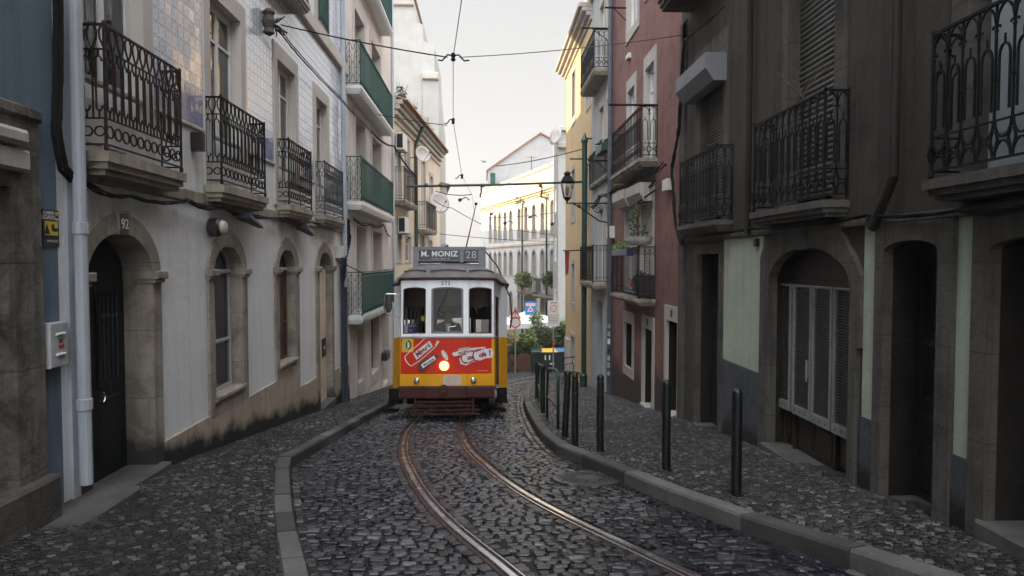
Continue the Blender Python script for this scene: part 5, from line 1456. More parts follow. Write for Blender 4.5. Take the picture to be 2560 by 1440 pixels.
for px in (1306, 1367):
    u = FA.u(px, 600, .1); MB().tube([FA.p(u, -7, .12), FA.p(u, CZ - .5, .12)], .07, 8).build('downpipe', 'green_post', b)
    g = MB().leaves(FA.p(u, CZ - .3, .3), .5, 60, .13)
    g.build('weed', 'leaf_lt', None, **tagd('tuft of weeds sprouting on the ' + ('left' if px == 1306 else 'right') + ' green downpipe of the sunlit white house', 'plant'))
for px0, px1 in ((1293, 1322), (1334, 1384)):
    a, c = FA.u(px1, 710, .7), FA.u(px0, 710, .7); z = FA.v(px0, 727 if px0 < 1300 else 736, .7)
    o = balcony(FA, b, a, c, z, z - .22, .7, z + 1.15, 'D', 'iron', 'slab_stone', lip=.05)
    m = (a + c) / 2
    MB().lathe(FA.p(m, z - .9, .1), [(.02, 0), (.18, .25), (.3, .5), (.55, .68)], 10).build('bracket', 'slab_stone', o)
m = FA.u(1308, 700, .6); zz = FA.v(1308, 712, .6)
g = MB(); 
g.leaves(FA.p(m, zz + .4, .55), .9, 620, .13, (.9, .7, .75))
g.build('balcony_plant', 'leaf_lt', None, **tagd('bushy green plants filling the left far balcony of the sunlit white house', 'plant'))
m = FA.u(1345, 710, .75)
MB().bev(FA, m - .5, m + .5, FA.v(1345, 730, .75), FA.v(1345, 696, .75), .72, .76, .005).build('balcony_cloth', 'green_post', None, **tagd('dark green cloth hung over the right far balcony railing', 'cloth'))
m = FA.u(1362, 700, .75)
MB().bev(FA, m - .35, m + .25, FA.v(1345, 722, .75), FA.v(1345, 698, .75), .76, .79, .005).build('balcony_cloth', 'leaf_lt', None, **tagd('bright green towel hung on the right far balcony', 'towel'))
g = MB(); m = FA.u(1376, 700, .5)
g.leaves(FA.p(m, zz + .55, .55), .75, 520, .12, (.8, .7, .8))
g.build('balcony_plant', 'leaf', None, **tagd('dark potted greenery at the right end of the right far balcony', 'plant'))
# gabled wall behind, slim white tower beside the yellow house
yg = 69
FG = Fr((0, yg, 0), (1, 0, 0))
b = building('gable_house', 'plain pale house with a pointed gable rising behind the sunlit white house', (4, yg, -7.5))
gx = lambda px: X(px, yg)
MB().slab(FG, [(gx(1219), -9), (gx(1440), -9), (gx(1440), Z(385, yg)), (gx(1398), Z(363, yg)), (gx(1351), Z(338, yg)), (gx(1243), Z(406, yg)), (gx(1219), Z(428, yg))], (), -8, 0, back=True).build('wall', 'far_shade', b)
g = MB(); 
for (xa, ya), (xb, yb) in (((1216, 431), (1351, 337)), ((1351, 337), (1440, 384))):
    A, B = Vector((gx(xa), Z(ya, yg))), Vector((gx(xb), Z(yb, yg)))
    g.hexa([(A.x, yg - .25, A.y + .02), (B.x, yg - .25, B.y + .02), (B.x, yg + 8, B.y + .02), (A.x, yg + 8, A.y + .02), (A.x, yg - .25, A.y + .16), (B.x, yg - .25, B.y + .16), (B.x, yg + 8, B.y + .16), (A.x, yg + 8, A.y + .16)])
g.build('roof', 'terra', b)
b = building('dormer', 'small dormer with green shutter beside the pointed gable', (0, 66, 7), 'dormer')
MB().box(X(1222, 66), X(1240, 66), 66, 70, Z(520, 66), Z(434, 66)).build('wall', 'far_shade', b)
MB().box(X(1226, 66), X(1238, 66), 65.9, 65.99, Z(462, 66), Z(434, 66)).build('shutter', 'green_iron', b)
yt = 41
b = building('slim_white_house', 'slim white house end with moulded top, squeezed between the yellow house and the sunlit one', (5, yt, -G(yt)))
FT = Fr((0, yt, 0), (1, 0, 0))
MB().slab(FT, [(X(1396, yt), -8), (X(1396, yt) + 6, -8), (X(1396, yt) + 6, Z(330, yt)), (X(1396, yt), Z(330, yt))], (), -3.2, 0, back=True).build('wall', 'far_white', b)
g = MB(); g.bev(FT, X(1391, yt), X(1396, yt) + 6, Z(372, yt), Z(358, yt), .003, .3, .04); g.bev(FT, X(1394, yt), X(1396, yt) + 6, Z(330, yt) + .01, Z(318, yt), -3, .2, .04); g.build('cornice', 'stone_light', b)
g = MB(); FS = Fr((X(1396, yt), yt, 0), (0, 1, 0), -1)
for z in (-3.2, 0, 3.0): window(FS, b, 1.0, 1.9, z, z + 1.5, w=.03, leaves=1, bar=(.5,))
g = MB().lathe((X(1393, yt), yt - .2, Z(345, yt)), [(.01, 0), (.35, .06), (.55, .16), (.56, .18), (.3, .1)], 16, axis=(-.8, -.5, .2))
g.build('satellite_dish', 'dish', None, smooth=True, **tagd('pale satellite dish at the top of the slim white house', 'satellite dish'))
# aerial on the far roof
c = FA.p(FA.u(1299, 440), 0, -1.0); zb_ = FA.v(1299, 470)
g = MB().tube([(c.x, c.y, zb_ - 1), (c.x, c.y, zb_ + 2.6)], .035, 5)
for k in range(5): g.tube([(c.x - .45 + .06 * k, c.y, zb_ + 2.5 - .0 * k), (c.x + .45 - .06 * k, c.y, zb_ + 2.5)], .02, 4)
g.build('aerial', 'grey_iron', None, **tagd('thin television aerial on the roof of the sunlit white house', 'aerial'))
g = MB().lathe((c.x, c.y - .1, zb_ + .3), [(.01, 0), (.3, .05), (.48, .14), (.49, .16), (.3, .08)], 16, axis=(-.6, -.7, .2))
g.build('satellite_dish', 'dish', None, smooth=True, **tagd('small satellite dish at the foot of the thin roof aerial', 'satellite dish'))
# ================================================================== TRAM
TY = 12.9; TX0 = -.75
tram = thing('tram', 'red, yellow and white vintage tram number 573 coming up the rails with its headlight lit', 'tram', (TX0, TY, -G(TY)), rot=(-math.atan(.13), 0, 0))
tz = lambda py: 3.03 - (py - 655) * .00759
tx = lambda px: (px - 1116) * .00762
LEN = 8.4
half = [(.37, 0), (.90, .10), (.935, .25), (1.045, 1.03), (1.19, 1.24), (1.19, LEN - 1.24), (1.045, LEN - 1.03), (.935, LEN - .25), (.90, LEN - .10), (.37, LEN)]
outl = [(-x, y) for x, y in half[::-1]][-1:] + half        # start at front-left inner corner
full = [(-.37, 0)] + half + [(-x, y) for x, y in half[::-1]][0:-1]
def facet(a, b):
    a = Vector((a[0], a[1], 0)); b = Vector((b[0], b[1], 0)); f = Fr(a, b - a); f.L = (b - a).length; return f
FC = [facet(full[i], full[(i + 1) % len(full)]) for i in range(len(full))]
# indexes: 0 front centre, 1 front right, 2 corner, 3 door side, 4 bulkhead, 5 long side right, 6,7,8 rear, 9 rear right,10 rear centre, 11.. left
nF = len(FC); IC, IR, IL = 0, 1, nF - 1
front = [IL, IC, IR]
def band(ids, z0, z1, name, mat, w0=-.03, w1=0, parent=tram, ext=.0):
    mb = MB()
    for i in ids: mb.slab(FC[i], rect(-ext, FC[i].L + ext, z0, z1), (), w0, w1)
    return mb.build(name, mat, parent, local=True)
zb, zy, zr, zw, zt = .42, .66, .885, 1.60, 2.66
def prof_band(ids, prof, name, mat):
    """band with a vertical profile, joined at the corners"""
    mb = MB()
    for i in ids:
        f = FC[i]
        P = [f.p(u, v, w) for u in (0, f.L) for v, w in prof]; m = len(prof)
        mb.add(P, [(j, j + 1, m + j + 1, m + j) for j in range(m - 1)] + [tuple(range(m))[::-1], tuple(range(m, 2 * m))])
    return mb.build(name, mat, tram, local=True)
prof_band(front, [(zb, -.05), (zb, .03), (zb + .03, .045), (zy - .03, .045), (zy - .005, .03), (zy - .005, -.05)], 'bumper', 'maroon')
prof_band(front, [(zy, -.03), (zy, .012), (zr - .01, .02), (zr, .004), (zr, -.03)], 'apron_panel', 'yellow')
MB().slab(FC[IC], [(.30, zy + .01), (.64, zy + .01), (.66, zy + .08), (.63, zr - .02), (.45, zr - .012), (.31, zr - .02), (.285, zy + .12)], (), .012, .0215).build('faded_patch', 'faded', tram, local=True)
adv = band(front, zr + .004, zw - .03, 'advert_panel', 'red', -.03, .008)
band([nF - 2, 2], zb + .18, zw - .03, 'corner_panel', 'yellow', -.03, .012)
MB().slab(FC[IR], rect(FC[IR].L - .045, FC[IR].L, zr, zw - .035), (), .0085, .012).build('corner_panel', 'yellow', tram, local=True)
prof_band(front + [2, nF - 2], [(zw - .03, -.03), (zw - .028, .02), (zw, .03), (zw + .02, .004), (zw + .02, -.03)], 'waist_rail', 'dirty_white')
# window wall of the cab, with three arched windows
mb = MB(); holes = {}
wz0, wz1, wr = zw + .06, 2.565, .05
for i in front:
    f = FC[i]
    a, c = (.06, f.L - .06) if i == IC else ((.03, f.L - .045) if i == IL else (.045, f.L - .03))
    h = arch(a, c, wz0, wz1 - wr, wr, 10); holes[i] = (a, c)
    mb.slab(f, rect(0, f.L, zw + .005, zt + .08), [h], -.05, 0, back=True)
cab = mb.build('front_wall', 'cream', tram, local=True)
for i in front:
    a, c = holes[i]; f = FC[i]
    t = .035 if i == IC else .022
    o = MB().slab(f, arch(a, c, wz0, wz1 - wr, wr, 10), [arch(a + t, c - t, wz0 + t, wz1 - wr - .01, wr - t * .4, 10)], -.045, -.015, back=True).build('window_frame', 'sign_grey' if i == IC else 'wood_brown', tram, local=True)
    MB().slab(f, arch(a + .01, c - .01, wz0 + .01, wz1 - wr, wr - .01, 10), (), -.032, -.030).build('pane', 'tram_glass', o, local=True)
g = MB()
g.tube([FC[0].p(.40, wz1 - .02, .03), FC[0].p(.16, wz0 + .35, .03)], .008, 5); g.tube([FC[0].p(.19, wz0 + .48, .03), FC[0].p(.13, wz0 + .2, .03)], .010, 5)
g.build('wiper', 'black', tram, local=True)
# corners and cab sides above the waist
mb = MB()
for i in (2, nF - 2): mb.slab(FC[i], rect(0, FC[i].L, zw + .005, zt + .08), (), -.04, 0, back=True)
for i in (3, nF - 3): mb.slab(FC[i], rect(0, FC[i].L, 2.42, zt + .08), (), -.04, 0, back=True)
for i in (4, nF - 4): mb.slab(FC[i], rect(0, FC[i].L, zw + .005, zt + .08), (), -.04, 0, back=True)
mb.build('corner_post', 'cream', tram, local=True)
mb = MB()
for i in (4, nF - 4): mb.slab(FC[i], rect(0, FC[i].L, .56, zw + .0), (), -.04, .006, back=True)
mb.build('corner_panel', 'yellow', tram, local=True)
f = FC[nF - 3]
d = MB().slab(f, rect(.0, f.L, zw, 2.42), [rect(.1, f.L - .1, zw + .08, 2.34)], -.03, -.004, back=True).build('folding_door', 'cream', tram, local=True)
MB().slab(f, rect(.0, f.L, .56, zw - .002), (), -.03, -.004, back=True).build('lower_panel', 'yellow', d, local=True)
MB().slab(f, rect(.08, f.L - .08, zw + .06, 2.36), (), -.02, -.018).build('pane', 'tram_glass', d, local=True)
f = FC[3]
g = MB(); g.tube([f.p(.06, .8, -.05), f.p(.06, 2.3, -.05)], .014, 6); g.tube([f.p(f.L - .06, .8, -.05), f.p(f.L - .06, 2.3, -.05)], .014, 6)
g.build('grab_pole', 'wood_brown', tram, local=True)
# saloon sides and the rear end
mb = MB(); lo = MB(); pn = MB()
for i in (5, nF - 5):
    f = FC[i]; n = 6; w_ = (f.L - .2) / n
    hs_ = [arch(.1 + k * w_ + .05, .1 + (k + 1) * w_ - .05, zw + .1, 2.36, .06, 6) for k in range(n)]
    mb.slab(f, rect(0, f.L, zw + .005, zt + .08), hs_, -.05, 0, back=True)
    lo.slab(f, rect(0, f.L, .56, zw), (), -.05, .006, back=True)
    pn.slab(f, rect(.1, f.L - .1, zw + .08, 2.44), (), -.03, -.028)
for i in range(6, nF - 5):
    f = FC[i]
    if f.L > .45:
        mb.slab(f, rect(0, f.L, zw + .005, zt + .08), [rect(.06, f.L - .06, zw + .06, 2.5)], -.05, 0, back=True)
        pn.slab(f, rect(.05, f.L - .05, zw + .05, 2.52), (), -.03, -.028)
    else: mb.slab(f, rect(0, f.L, zw + .005, zt + .08), (), -.05, 0, back=True)
    lo.slab(f, rect(0, f.L, zb, zw), (), -.05, .006, back=True)
sw = mb.build('side_wall', 'cream', tram, local=True); lo.build('side_panel', 'yellow', tram, local=True); pn.build('pane', 'tram_glass', sw, local=True)
# interior
MB().box(-.95, .95, .1, LEN - .1, .58, .64).box(-1.15, 1.15, 1.2, LEN - 1.2, .62, .70).build('floor', 'brown_wood', tram, local=True)
g = MB(); fb = Fr((-1.15, 1.3, 0), (1, 0, 0))
g.slab(fb, rect(0, 2.3, .7, 2.68), [rect(.86, 1.44, .75, 2.30), rect(.12, .78, 1.62, 2.25), rect(1.52, 2.2, 1.62, 2.25)], -.04, 0, back=True)
fb2 = Fr((-1.15, LEN - 1.3, 0), (1, 0, 0))
g.slab(fb2, rect(0, 2.3, .7, 2.68), [rect(.86, 1.44, .75, 2.30), rect(.12, .78, 1.62, 2.25), rect(1.52, 2.2, 1.62, 2.25)], -.04, 0, back=True)
g.build('bulkhead', 'wood_brown', tram, local=True)
for k in range(6):
    for sx in (-1, 1):
        y = 1.75 + k * .85; x0, x1 = (sx * .35, sx * 1.1) if sx > 0 else (-1.1, -.35)
        MB().box(x0, x1, y, y + .42, 1.05, 1.13).box(x0, x1, y + .38, y + .44, 1.13, 1.55).box(x0 + .05, x0 + .1, y + .1, y + .3, .7, 1.05).box(x1 - .1, x1 - .05, y + .1, y + .3, .7, 1.05).build('seat', 'wood_brown', tram, local=True)
g = MB()
for x in (-.5, .5): g.tube([(x, 1.4, 2.35), (x, LEN - 1.4, 2.35)], .014, 6)
g.build('handrail', 'chrome', tram, local=True)
c = MB().box(-.28, .22, .28, .52, .66, 1.66).box(-.34, .28, .24, .56, 1.66, 1.71).build('control_desk', 'sign_grey', tram, local=True)
MB().tube([(.0, .40, 1.72), (.0, .40, 1.80), (.15, .40, 1.82)], .012, 6).lathe((.15, .40, 1.82), [(.012, 0), (.018, .03), (.012, .06)], 8).build('control_handle', 'chrome', c, local=True)
# roof: canvas dome over the outline
def ring(s, z, e=.035, n=1):
    out = []
    for i in range(len(full)):
        a = Vector(full[i]); b2 = Vector(full[(i + 1) % len(full)])
        for t in (0, .34, .67):
            p = a.lerp(b2, t)
            cy = max(1.5, min(LEN - 1.5, p.y)); cc = Vector((0, cy))
            d = p - cc; p = cc + d * (1 + e / max(d.length, .3)) * s
            if s < .98: p.y = p.y
            out.append((p.x, p.y, z))
    return out
mb = MB(); m = None
for s, z in ((.97, 2.69), (1.0, 2.715), (1.0, 2.75), (.985, 2.775), (.93, 2.87), (.84, 2.96), (.72, 3.03), (.56, 3.085), (.36, 3.12), (.15, 3.135)):
    r_ = ring(s, z); m = len(r_); mb.v += r_
for i in range(len(mb.v) // m - 1):
    for j in range(m): mb.f.append((i * m + j, i * m + (j + 1) % m, (i + 1) * m + (j + 1) % m, (i + 1) * m + j))
k = len(mb.v) - m; mb.f.append(tuple(range(k, k + m))); mb.f.append(tuple(range(m))[::-1])
rf = mb.build('roof', 'roof_grey', tram, local=True, smooth=True)
mb = MB()
for s, z in ((1.004, 2.715), (1.016, 2.72), (1.016, 2.745), (1.004, 2.75)):
    mb.v += ring(s, z)
for i in range(3):
    for j in range(m): mb.f.append((i * m + j, i * m + (j + 1) % m, (i + 1) * m + (j + 1) % m, (i + 1) * m + j))
mb.build('gutter', 'maroon', rf, local=True)
g = MB()
def roofpt(x, s, dz=.012):
    # point on the front part of the dome
    R = ring(s, 0); R = sorted([p for p in R if p[1] < 1.3], key=lambda p: p[0]); z = {.93: 2.87, .84: 2.96}[s]
    for a, b2 in zip(R, R[1:]):
        if a[0] <= x <= b2[0]:
            t = (x - a[0]) / max(1e-6, b2[0] - a[0]); return Vector((x, a[1] + (b2[1] - a[1]) * t - .02, z + dz))
    return Vector((x, R[0][1], z))
for a, c in ((-.86, -.42), (-.34, .36), (.42, .90)):
    pts = []
    for i in range(11):
        t = i / 10; x = a + (c - a) * t; q = .93
        p = roofpt(x, .93, .0); p2 = roofpt(x * .98, .84, 0)
        k = math.sin(PI * t) * .35; pts.append(p.lerp(p2, k) + Vector((0, -.01, .012)))
    g.tube(pts, .013, 5)
g.build('drip_strip', 'black', rf, local=True)
# destination box on the roof
sy = .62
sb = MB().box(-.725, .735, sy, sy + .30, 3.15, 3.44).box(-.74, .75, sy - .02, sy + .32, 3.38, 3.445).box(-.735, -.62, sy - .015, sy + .28, 2.90, 3.40).box(.60, .745, sy - .015, sy + .28, 2.90, 3.40).box(.22, .29, sy - .018, sy + .02, 3.12, 3.39).box(-.70, .7, sy + .02, sy + .25, 3.08, 3.10).build('destination_box', 'sign_grey', tram, local=True)
MB().box(-.615, .215, sy - .006, sy - .001, 3.175, 3.375).box(.295, .595, sy - .006, sy - .001, 3.175, 3.375).build('display', 'sign_face', sb, local=True)
text('M. MONIZ', 'letter', sb, (-.20, sy - .010, 3.295), (1, 0, 0), (0, 0, 1), .155, local=True, bold=.0045, space=1.08)
text('via  Graça  Alfama   28', 'letter_dim', sb, (-.18, sy - .010, 3.20), (1, 0, 0), (0, 0, 1), .040, local=True, bold=.001)
text('28', 'letter_dim', sb, (.445, sy - .010, 3.275), (1, 0, 0), (0, 0, 1), .215, local=True, bold=-.001, space=1.1)
text('573', 'film_black', cab, (-.03, -.004, 2.635), (1, 0, 0), (0, 0, 1), .105, local=True, bold=.001, space=1.15)
# trolley base, pole, hoops
tb = MB()
for x in (-.28, .28): tb.tube([(x * 1.6, 3.6, 3.10), (x * .7, 3.9, 3.62), (x * .7, 4.5, 3.62), (x * 1.6, 4.8, 3.10)], .02, 6)
tb.box(-.25, .25, 3.85, 4.5, 3.60, 3.70).box(-.6, .6, 3.4, 4.9, 3.20, 3.24).box(-.35,.35,3.7,4.6,3.24,3.5)
for k in range(4): tb.tube([(-.2 + k * .13, 3.85, 3.68), (-.2 + k * .13, 4.5, 3.74)], .03, 6)
tb = tb.build('trolley_base', 'wood_brown', tram, local=True)
MB().tube([(.18, 4.2, 3.72), (.42, 9.1, 6.15)], .022, 8, r2=.013).lathe((.42, 9.1, 6.13), [(.02, 0), (.05, .03), (.05, .08), (.02, .1)], 8).build('trolley_pole', 'rust', tb, local=True)
g = MB(); g.tube([(.75, sy + .3, 3.38), (.98, 1.3, 3.15), (1.12, 1.9, 2.95), (1.16, 2.4, 2.8)], .014, 6)
g.tube([(1.16, 1.0 + .0, 2.66), (1.26, 1.22, 2.45), (1.30, 1.25, 2.0), (1.26, 1.3, 1.8)], .016, 6)
g.build('conduit', 'black', tram, local=True)
# lamps
def lamp(x, z, r, mats, name, pf):
    f = FC[IL] if x < -.37 else FC[IC] if x < .37 else FC[IR]
    u = (Vector((x, 0, 0)) - f.o).dot(f.U) if f is FC[IC] else ((x - f.o.x) / f.U.x)
    c0 = f.p(u, z, pf)
    h = MB().lathe(c0, [(r * 1.12, -.03), (r * 1.18, .0), (r * 1.15, .03), (r * 1.0, .035), (r * .98, .02)], 22, axis=f.N).build(name, mats[0], tram, local=True, smooth=False)
    MB().lathe(c0 + f.N * .018, [(r * .99, -.002), (r * .95, .012), (r * .6, .026), (.001, .032)], 22, axis=f.N).build('lens', mats[1], h, local=True, smooth=True)
    return h, c0, f
h, c0, f = lamp(-.055, tz(917), .080, ('headlight', 'headlight'), 'headlight', .012)
MB().lathe(c0 + f.N * .03, [(.045, 0), (.038, .014), (.001, .022)], 16, axis=f.N).build('bulb', 'headcore', h, local=True, smooth=True)
lamp(-.575, tz(954), .05, ('chrome', 'lens'), 'marker_lamp', .02)
lamp(.50, tz(954), .05, ('chrome', 'lens'), 'marker_lamp', .02)
MB().lathe((-.06, -.05, .60), [(.09, -.02), (.09, .03), (.04, .04)], 14, axis=(0, -1, 0)).box(-.12, .0, -.14, -.04, .5, .56).build('coupling', 'maroon', tram, local=True)
# mirror
mr = MB(); A = Vector((-.90, .12, 2.42))
mr.tube([A, A + Vector((-.10, -.02, .02)), A + Vector((-.29, -.03, .02)), A + Vector((-.325, -.03, -.03)), A + Vector((-.325, -.03, -.30)), A + Vector((-.30, -.03, -.36)), A + Vector((-.1, .0, -.42)), A + Vector((0, .0, -.44))], .012, 6)
mr = mr.build('mirror_arm', 'chrome', tram, local=True)
MB().lathe(A + Vector((-.24, -.06, -.19)), [(.001, -.03), (.06, -.025), (.075, .0), (.06, .02), (.001, .025)], 14, axis=(0, 1, 0)).build('mirror', 'black', mr, local=True)
for v in mr.children[0].data.vertices: v.co.z = A.z - .19 + (v.co.z - (A.z - .19)) * 2.2
# lifeguard tray
lg = MB()
for z, y, hw0, hw1, xo in ((.37, -.04, .56, .56, 0), (.305, -.10, .57, .58, 0), (.23, -.18, .60, .63, 0), (.165, -.25, .64, .66, 0)):
    lg.hexa([(-hw1 - .03, y - .035, z - .035), (hw1 - .03, y - .035, z - .035), (hw0 - .03, y + .03, z - .02), (-hw0 - .03, y + .03, z - .02),
             (-hw1 - .03, y - .035, z - .005), (hw1 - .03, y - .035, z - .005), (hw0 - .03, y + .03, z + .01), (-hw0 - .03, y + .03, z + .01)])
for x in (-.6, .5): lg.tube([(x, .1, .45), (x, -.1, .33), (x, -.25, .165)], .018, 5)
lg.build('lifeguard', 'fender', tram, local=True)
MB().box(-.8, .8, .25, LEN - .25, .30, .58).box(-.62, .62, 2.2, 6.2, .12, .4).build('underframe', 'undercarriage', tram, local=True)
g = MB(); 
for sx in (-1, 1): g.box(sx * 1.06 - .12, sx * 1.06 + .12, .34, 1.0, .30, .34); g.box(sx * 1.06 - .1, sx * 1.06 + .1, .36, .38, .32, .6); g.box(sx * 1.08 - .16, sx * 1.08 + .06, .34, .98, .12, .16)
g.build('step', 'undercarriage', tram, local=True)
for y in (3.1, 5.3):
    for sx in (-.45, .45):
        MB().lathe((sx, y, .34), [(.0, -.05), (.34, -.05), (.38, -.04), (.38, -.02), (.335, .0), (.33, .06), (.0, .06)], 20, axis=(math.copysign(1, sx), 0, 0)).build('wheel', 'undercarriage', tram, local=True)
g = MB()
for sx in (-.62, .62): g.box(sx - .04, sx + .04, 2.5, 5.9, .3, .42)
g.build('truck_frame', 'undercarriage', tram, local=True)
# ---- advert on the red panel. S(x, z): point and axes on the curved front
def S(x, z, e):
    f = FC[IL] if x < -.37 else FC[IC] if x < .37 else FC[IR]
    u = x + .37 if f is FC[IC] else (x - f.o.x) / f.U.x
    return f.p(u, z, e), f.U, f
class Fz:      # flat frame tangent to the front at x,z, rotated in its own plane
    def __init__(s, x, z, ang, e):
        c, U, f = S(x, z, e); s.c = c; Zv = Vector((0, 0, 1))
        s.X = U * math.cos(ang) + Zv * math.sin(ang); s.Y = -U * math.sin(ang) + Zv * math.cos(ang); s.N = f.N
    def p(s, a, b, w=0): return s.c + s.X * a + s.Y * b + s.N * w
def decal(fz, poly, mat, e0, e1, name='graphic'):
    return MB().slab(fz, poly, (), e0, e1).build(name, mat, adv, local=True)
def stroke(fz, pts, wd, mat, e, name='graphic', closed=False, taper=False):
    mb = MB(); n = len(pts); P = [Vector((p[0], p[1])) for p in pts]
    k = 0
    for i in range(n):
        d = (P[min(i + 1, n - 1)] - P[max(i - 1, 0)]); d = d.normalized() if d.length > 0 else Vector((1, 0)); q = Vector((-d.y, d.x))
        w_ = wd * (math.sin(PI * (i + .35) / (n - .3)) if taper else 1) / 2
        mb.v += [tuple(fz.p(P[i].x + q.x * w_, P[i].y + q.y * w_, e)), tuple(fz.p(P[i].x - q.x * w_, P[i].y - q.y * w_, e))]
    mb.f = [(2 * i, 2 * i + 1, 2 * i + 3, 2 * i + 2) for i in range(n - 1)]
    return mb.build(name, mat, adv, local=True)
def ftext(fz, body, mat, a, b, size, e, **k): return text(body, mat, adv, fz.p(a, b, e), fz.X, fz.Y, size, local=True, extrude=.0008, **k)
# operator's badge
fz = Fz(-.765, tz(864), 0, .009)
decal(fz, [(-.115, -.135), (.115, -.135), (.115, .135), (-.115, .135)], 'film_yellow', 0, .002, 'badge')
ell = lambda cx, cy, a, b2, t0, t1, n=16: [(cx + a * math.cos(t0 + (t1 - t0) * i / n), cy + b2 * math.sin(t0 + (t1 - t0) * i / n)) for i in range(n + 1)]
stroke(fz, ell(.0, 0, .066, .078, PI * .5, PI * 1.5), .026, 'shirt', .003); stroke(fz, ell(.0, 0, .066, .078, -PI * .5, PI * .5), .026, 'film_black', .003)
stroke(fz, [(-.018, -.06), (-.018, .06)], .026, 'film_black', .003); stroke(fz, [(.016, -.06), (.016, .06)], .022, 'film_white', .003)
# can with the name Miguel
fz = Fz(-.50, tz(880), rad(38), .012)
rr_ = lambda a, b2: [(-a, -b2), (a, -b2), (a, b2), (-a, b2)]
stroke(fz, [(-.32, .115), (-.20, .135), (.05, .135), (.20, .150), (.23, .13)], .014, 'film_white', .0, taper=False)
stroke(fz, [(-.32, .115), (-.345, .05), (-.345, -.05), (-.32, -.105)], .020, 'film_white', .0)
stroke(fz, [(-.32, -.105), (-.1, -.125), (.18, -.115), (.31, -.105), (.39, -.065)], .014, 'film_white', .0)
decal(fz, [(.27, -.118), (.40, -.085), (.385, -.03), (.30, -.07)], 'film_white', -.002, .0)
decal(fz, [(-.17, -.075), (.24, -.075), (.26, .055), (.10, .06), (-.15, .06)], 'film_white', -.001, .001)
ftext(fz, 'Miguel', 'film_maroon', .045, -.008, .135, .003, bold=.004, space=.95)
# bottle with the name Mariana
fz = Fz(-.345, tz(905), rad(35), .016)
decal(fz, [(-.24, -.07), (-.16, -.085), (.06, -.06), (.16, -.025), (.20, .0), (.19, .04), (.10, .06), (-.04, .085), (-.22, .075)], 'film_brown', -.002, -.001)
stroke(fz, [(-.24, .06), (-.265, 0), (-.24, -.08), (-.14, -.105), (.03, -.09), (.16, -.03), (.21, -.005)], .014, 'film_brown', .0)
decal(fz, [(-.17, -.045), (.13, -.045), (.14, .035), (-.16, .035)], 'film_white', .0, .001)
ftext(fz, 'Mariana', 'film_maroon', -.015, -.008, .075, .003, bold=.002)
fz = Fz(-.045, tz(890), rad(30), .016)
decal(fz, ell(0, 0, .045, .105, 0, 2 * PI, 18)[:-1], 'film_white', -.002, -.001); stroke(fz, ell(0, 0, .028, .075, 0, 2 * PI), .008, 'sign_grey', .001)
# slogan and script logo
fz = Fz(.47, tz(888), rad(9), .013)
decal(fz, [(-.235, .150), (-.02, .140), (-.01, .118), (.28, .100), (.29, .055), (.40, .05), (.43, -.03), (.39, -.13), (.27, -.12), (.10, -.155), (-.02, -.150), (-.14, -.195), (-.24, -.15), (-.25, -.05), (-.19, .02), (-.35, .015), (-.37, .085), (-.25, .10)], 'film_white', -.002, 0, 'badge')
ftext(fz, 'Com quem', 'film_red', -.125, .122, .048, .002, bold=.001); ftext(fz, 'partilharias uma', 'film_maroon', -.03, .066, .074, .002, bold=.002, space=.95)
cC = lambda cx, cy, a, b2: [(cx + a * math.cos(t), cy + b2 * math.sin(t)) for t in [rad(q) for q in range(50, 325, 25)]]
stroke(fz, cC(-.15, -.055, .065, .085), .028, 'film_red', .004); stroke(fz, cC(.085, -.045, .065, .10), .028, 'film_red', .004)
stroke(fz, [(-.20, -.115), (-.16, -.155), (-.08, -.15), (.0, -.125), (.04, -.14)], .018, 'film_red', .004)
stroke(fz, [(.11, .05), (.17, .075), (.24, .06), (.27, .09)], .018, 'film_red', .004)
for tx_, x0_ in (('o', -.065), ('c', -.028), ('a', .01)): ftext(fz, tx_, 'film_red', x0_ - .01, -.055, .115, .006, shear=.35, bold=.006)
for tx_, x0_ in (('o', .165), ('l', .205), ('a', .25)): ftext(fz, tx_, 'film_red', x0_ - .005, -.04, .125, .006, shear=.35, bold=.006)
ftext(fz, '?', 'film_red', .355, -.04, .16, .006, bold=.006)
fz = Fz(.62, tz(930), 0, .010); stroke(fz, [(-.05, 0), (.17, 0)], .006, 'film_white', .001)
# papers and small things behind the left window
MB().box(-.86, -.79, .24, .26, 1.68, 1.84).build('notice', 'film_white', tram, local=True)
nb = MB().box(-.775, -.61, .23, .26, 1.68, 1.86).build('notice', 'blue_paint', tram, local=True)
MB().box(-.69, -.62, .222, .229, 1.80, 1.86).build('notice', 'sign_red', tram, local=True)
text('24', 'film_white', nb, (-.73, .224, 1.82), (1, 0, 0), (0, 0, 1), .06, local=True); text('25', 'film_white', nb, (-.73, .224, 1.73), (1, 0, 0), (0, 0, 1), .06, local=True)
MB().box(-.53, -.46, .30, .33, 1.92, 2.02).build('notice', 'hiviz', tram, local=True)

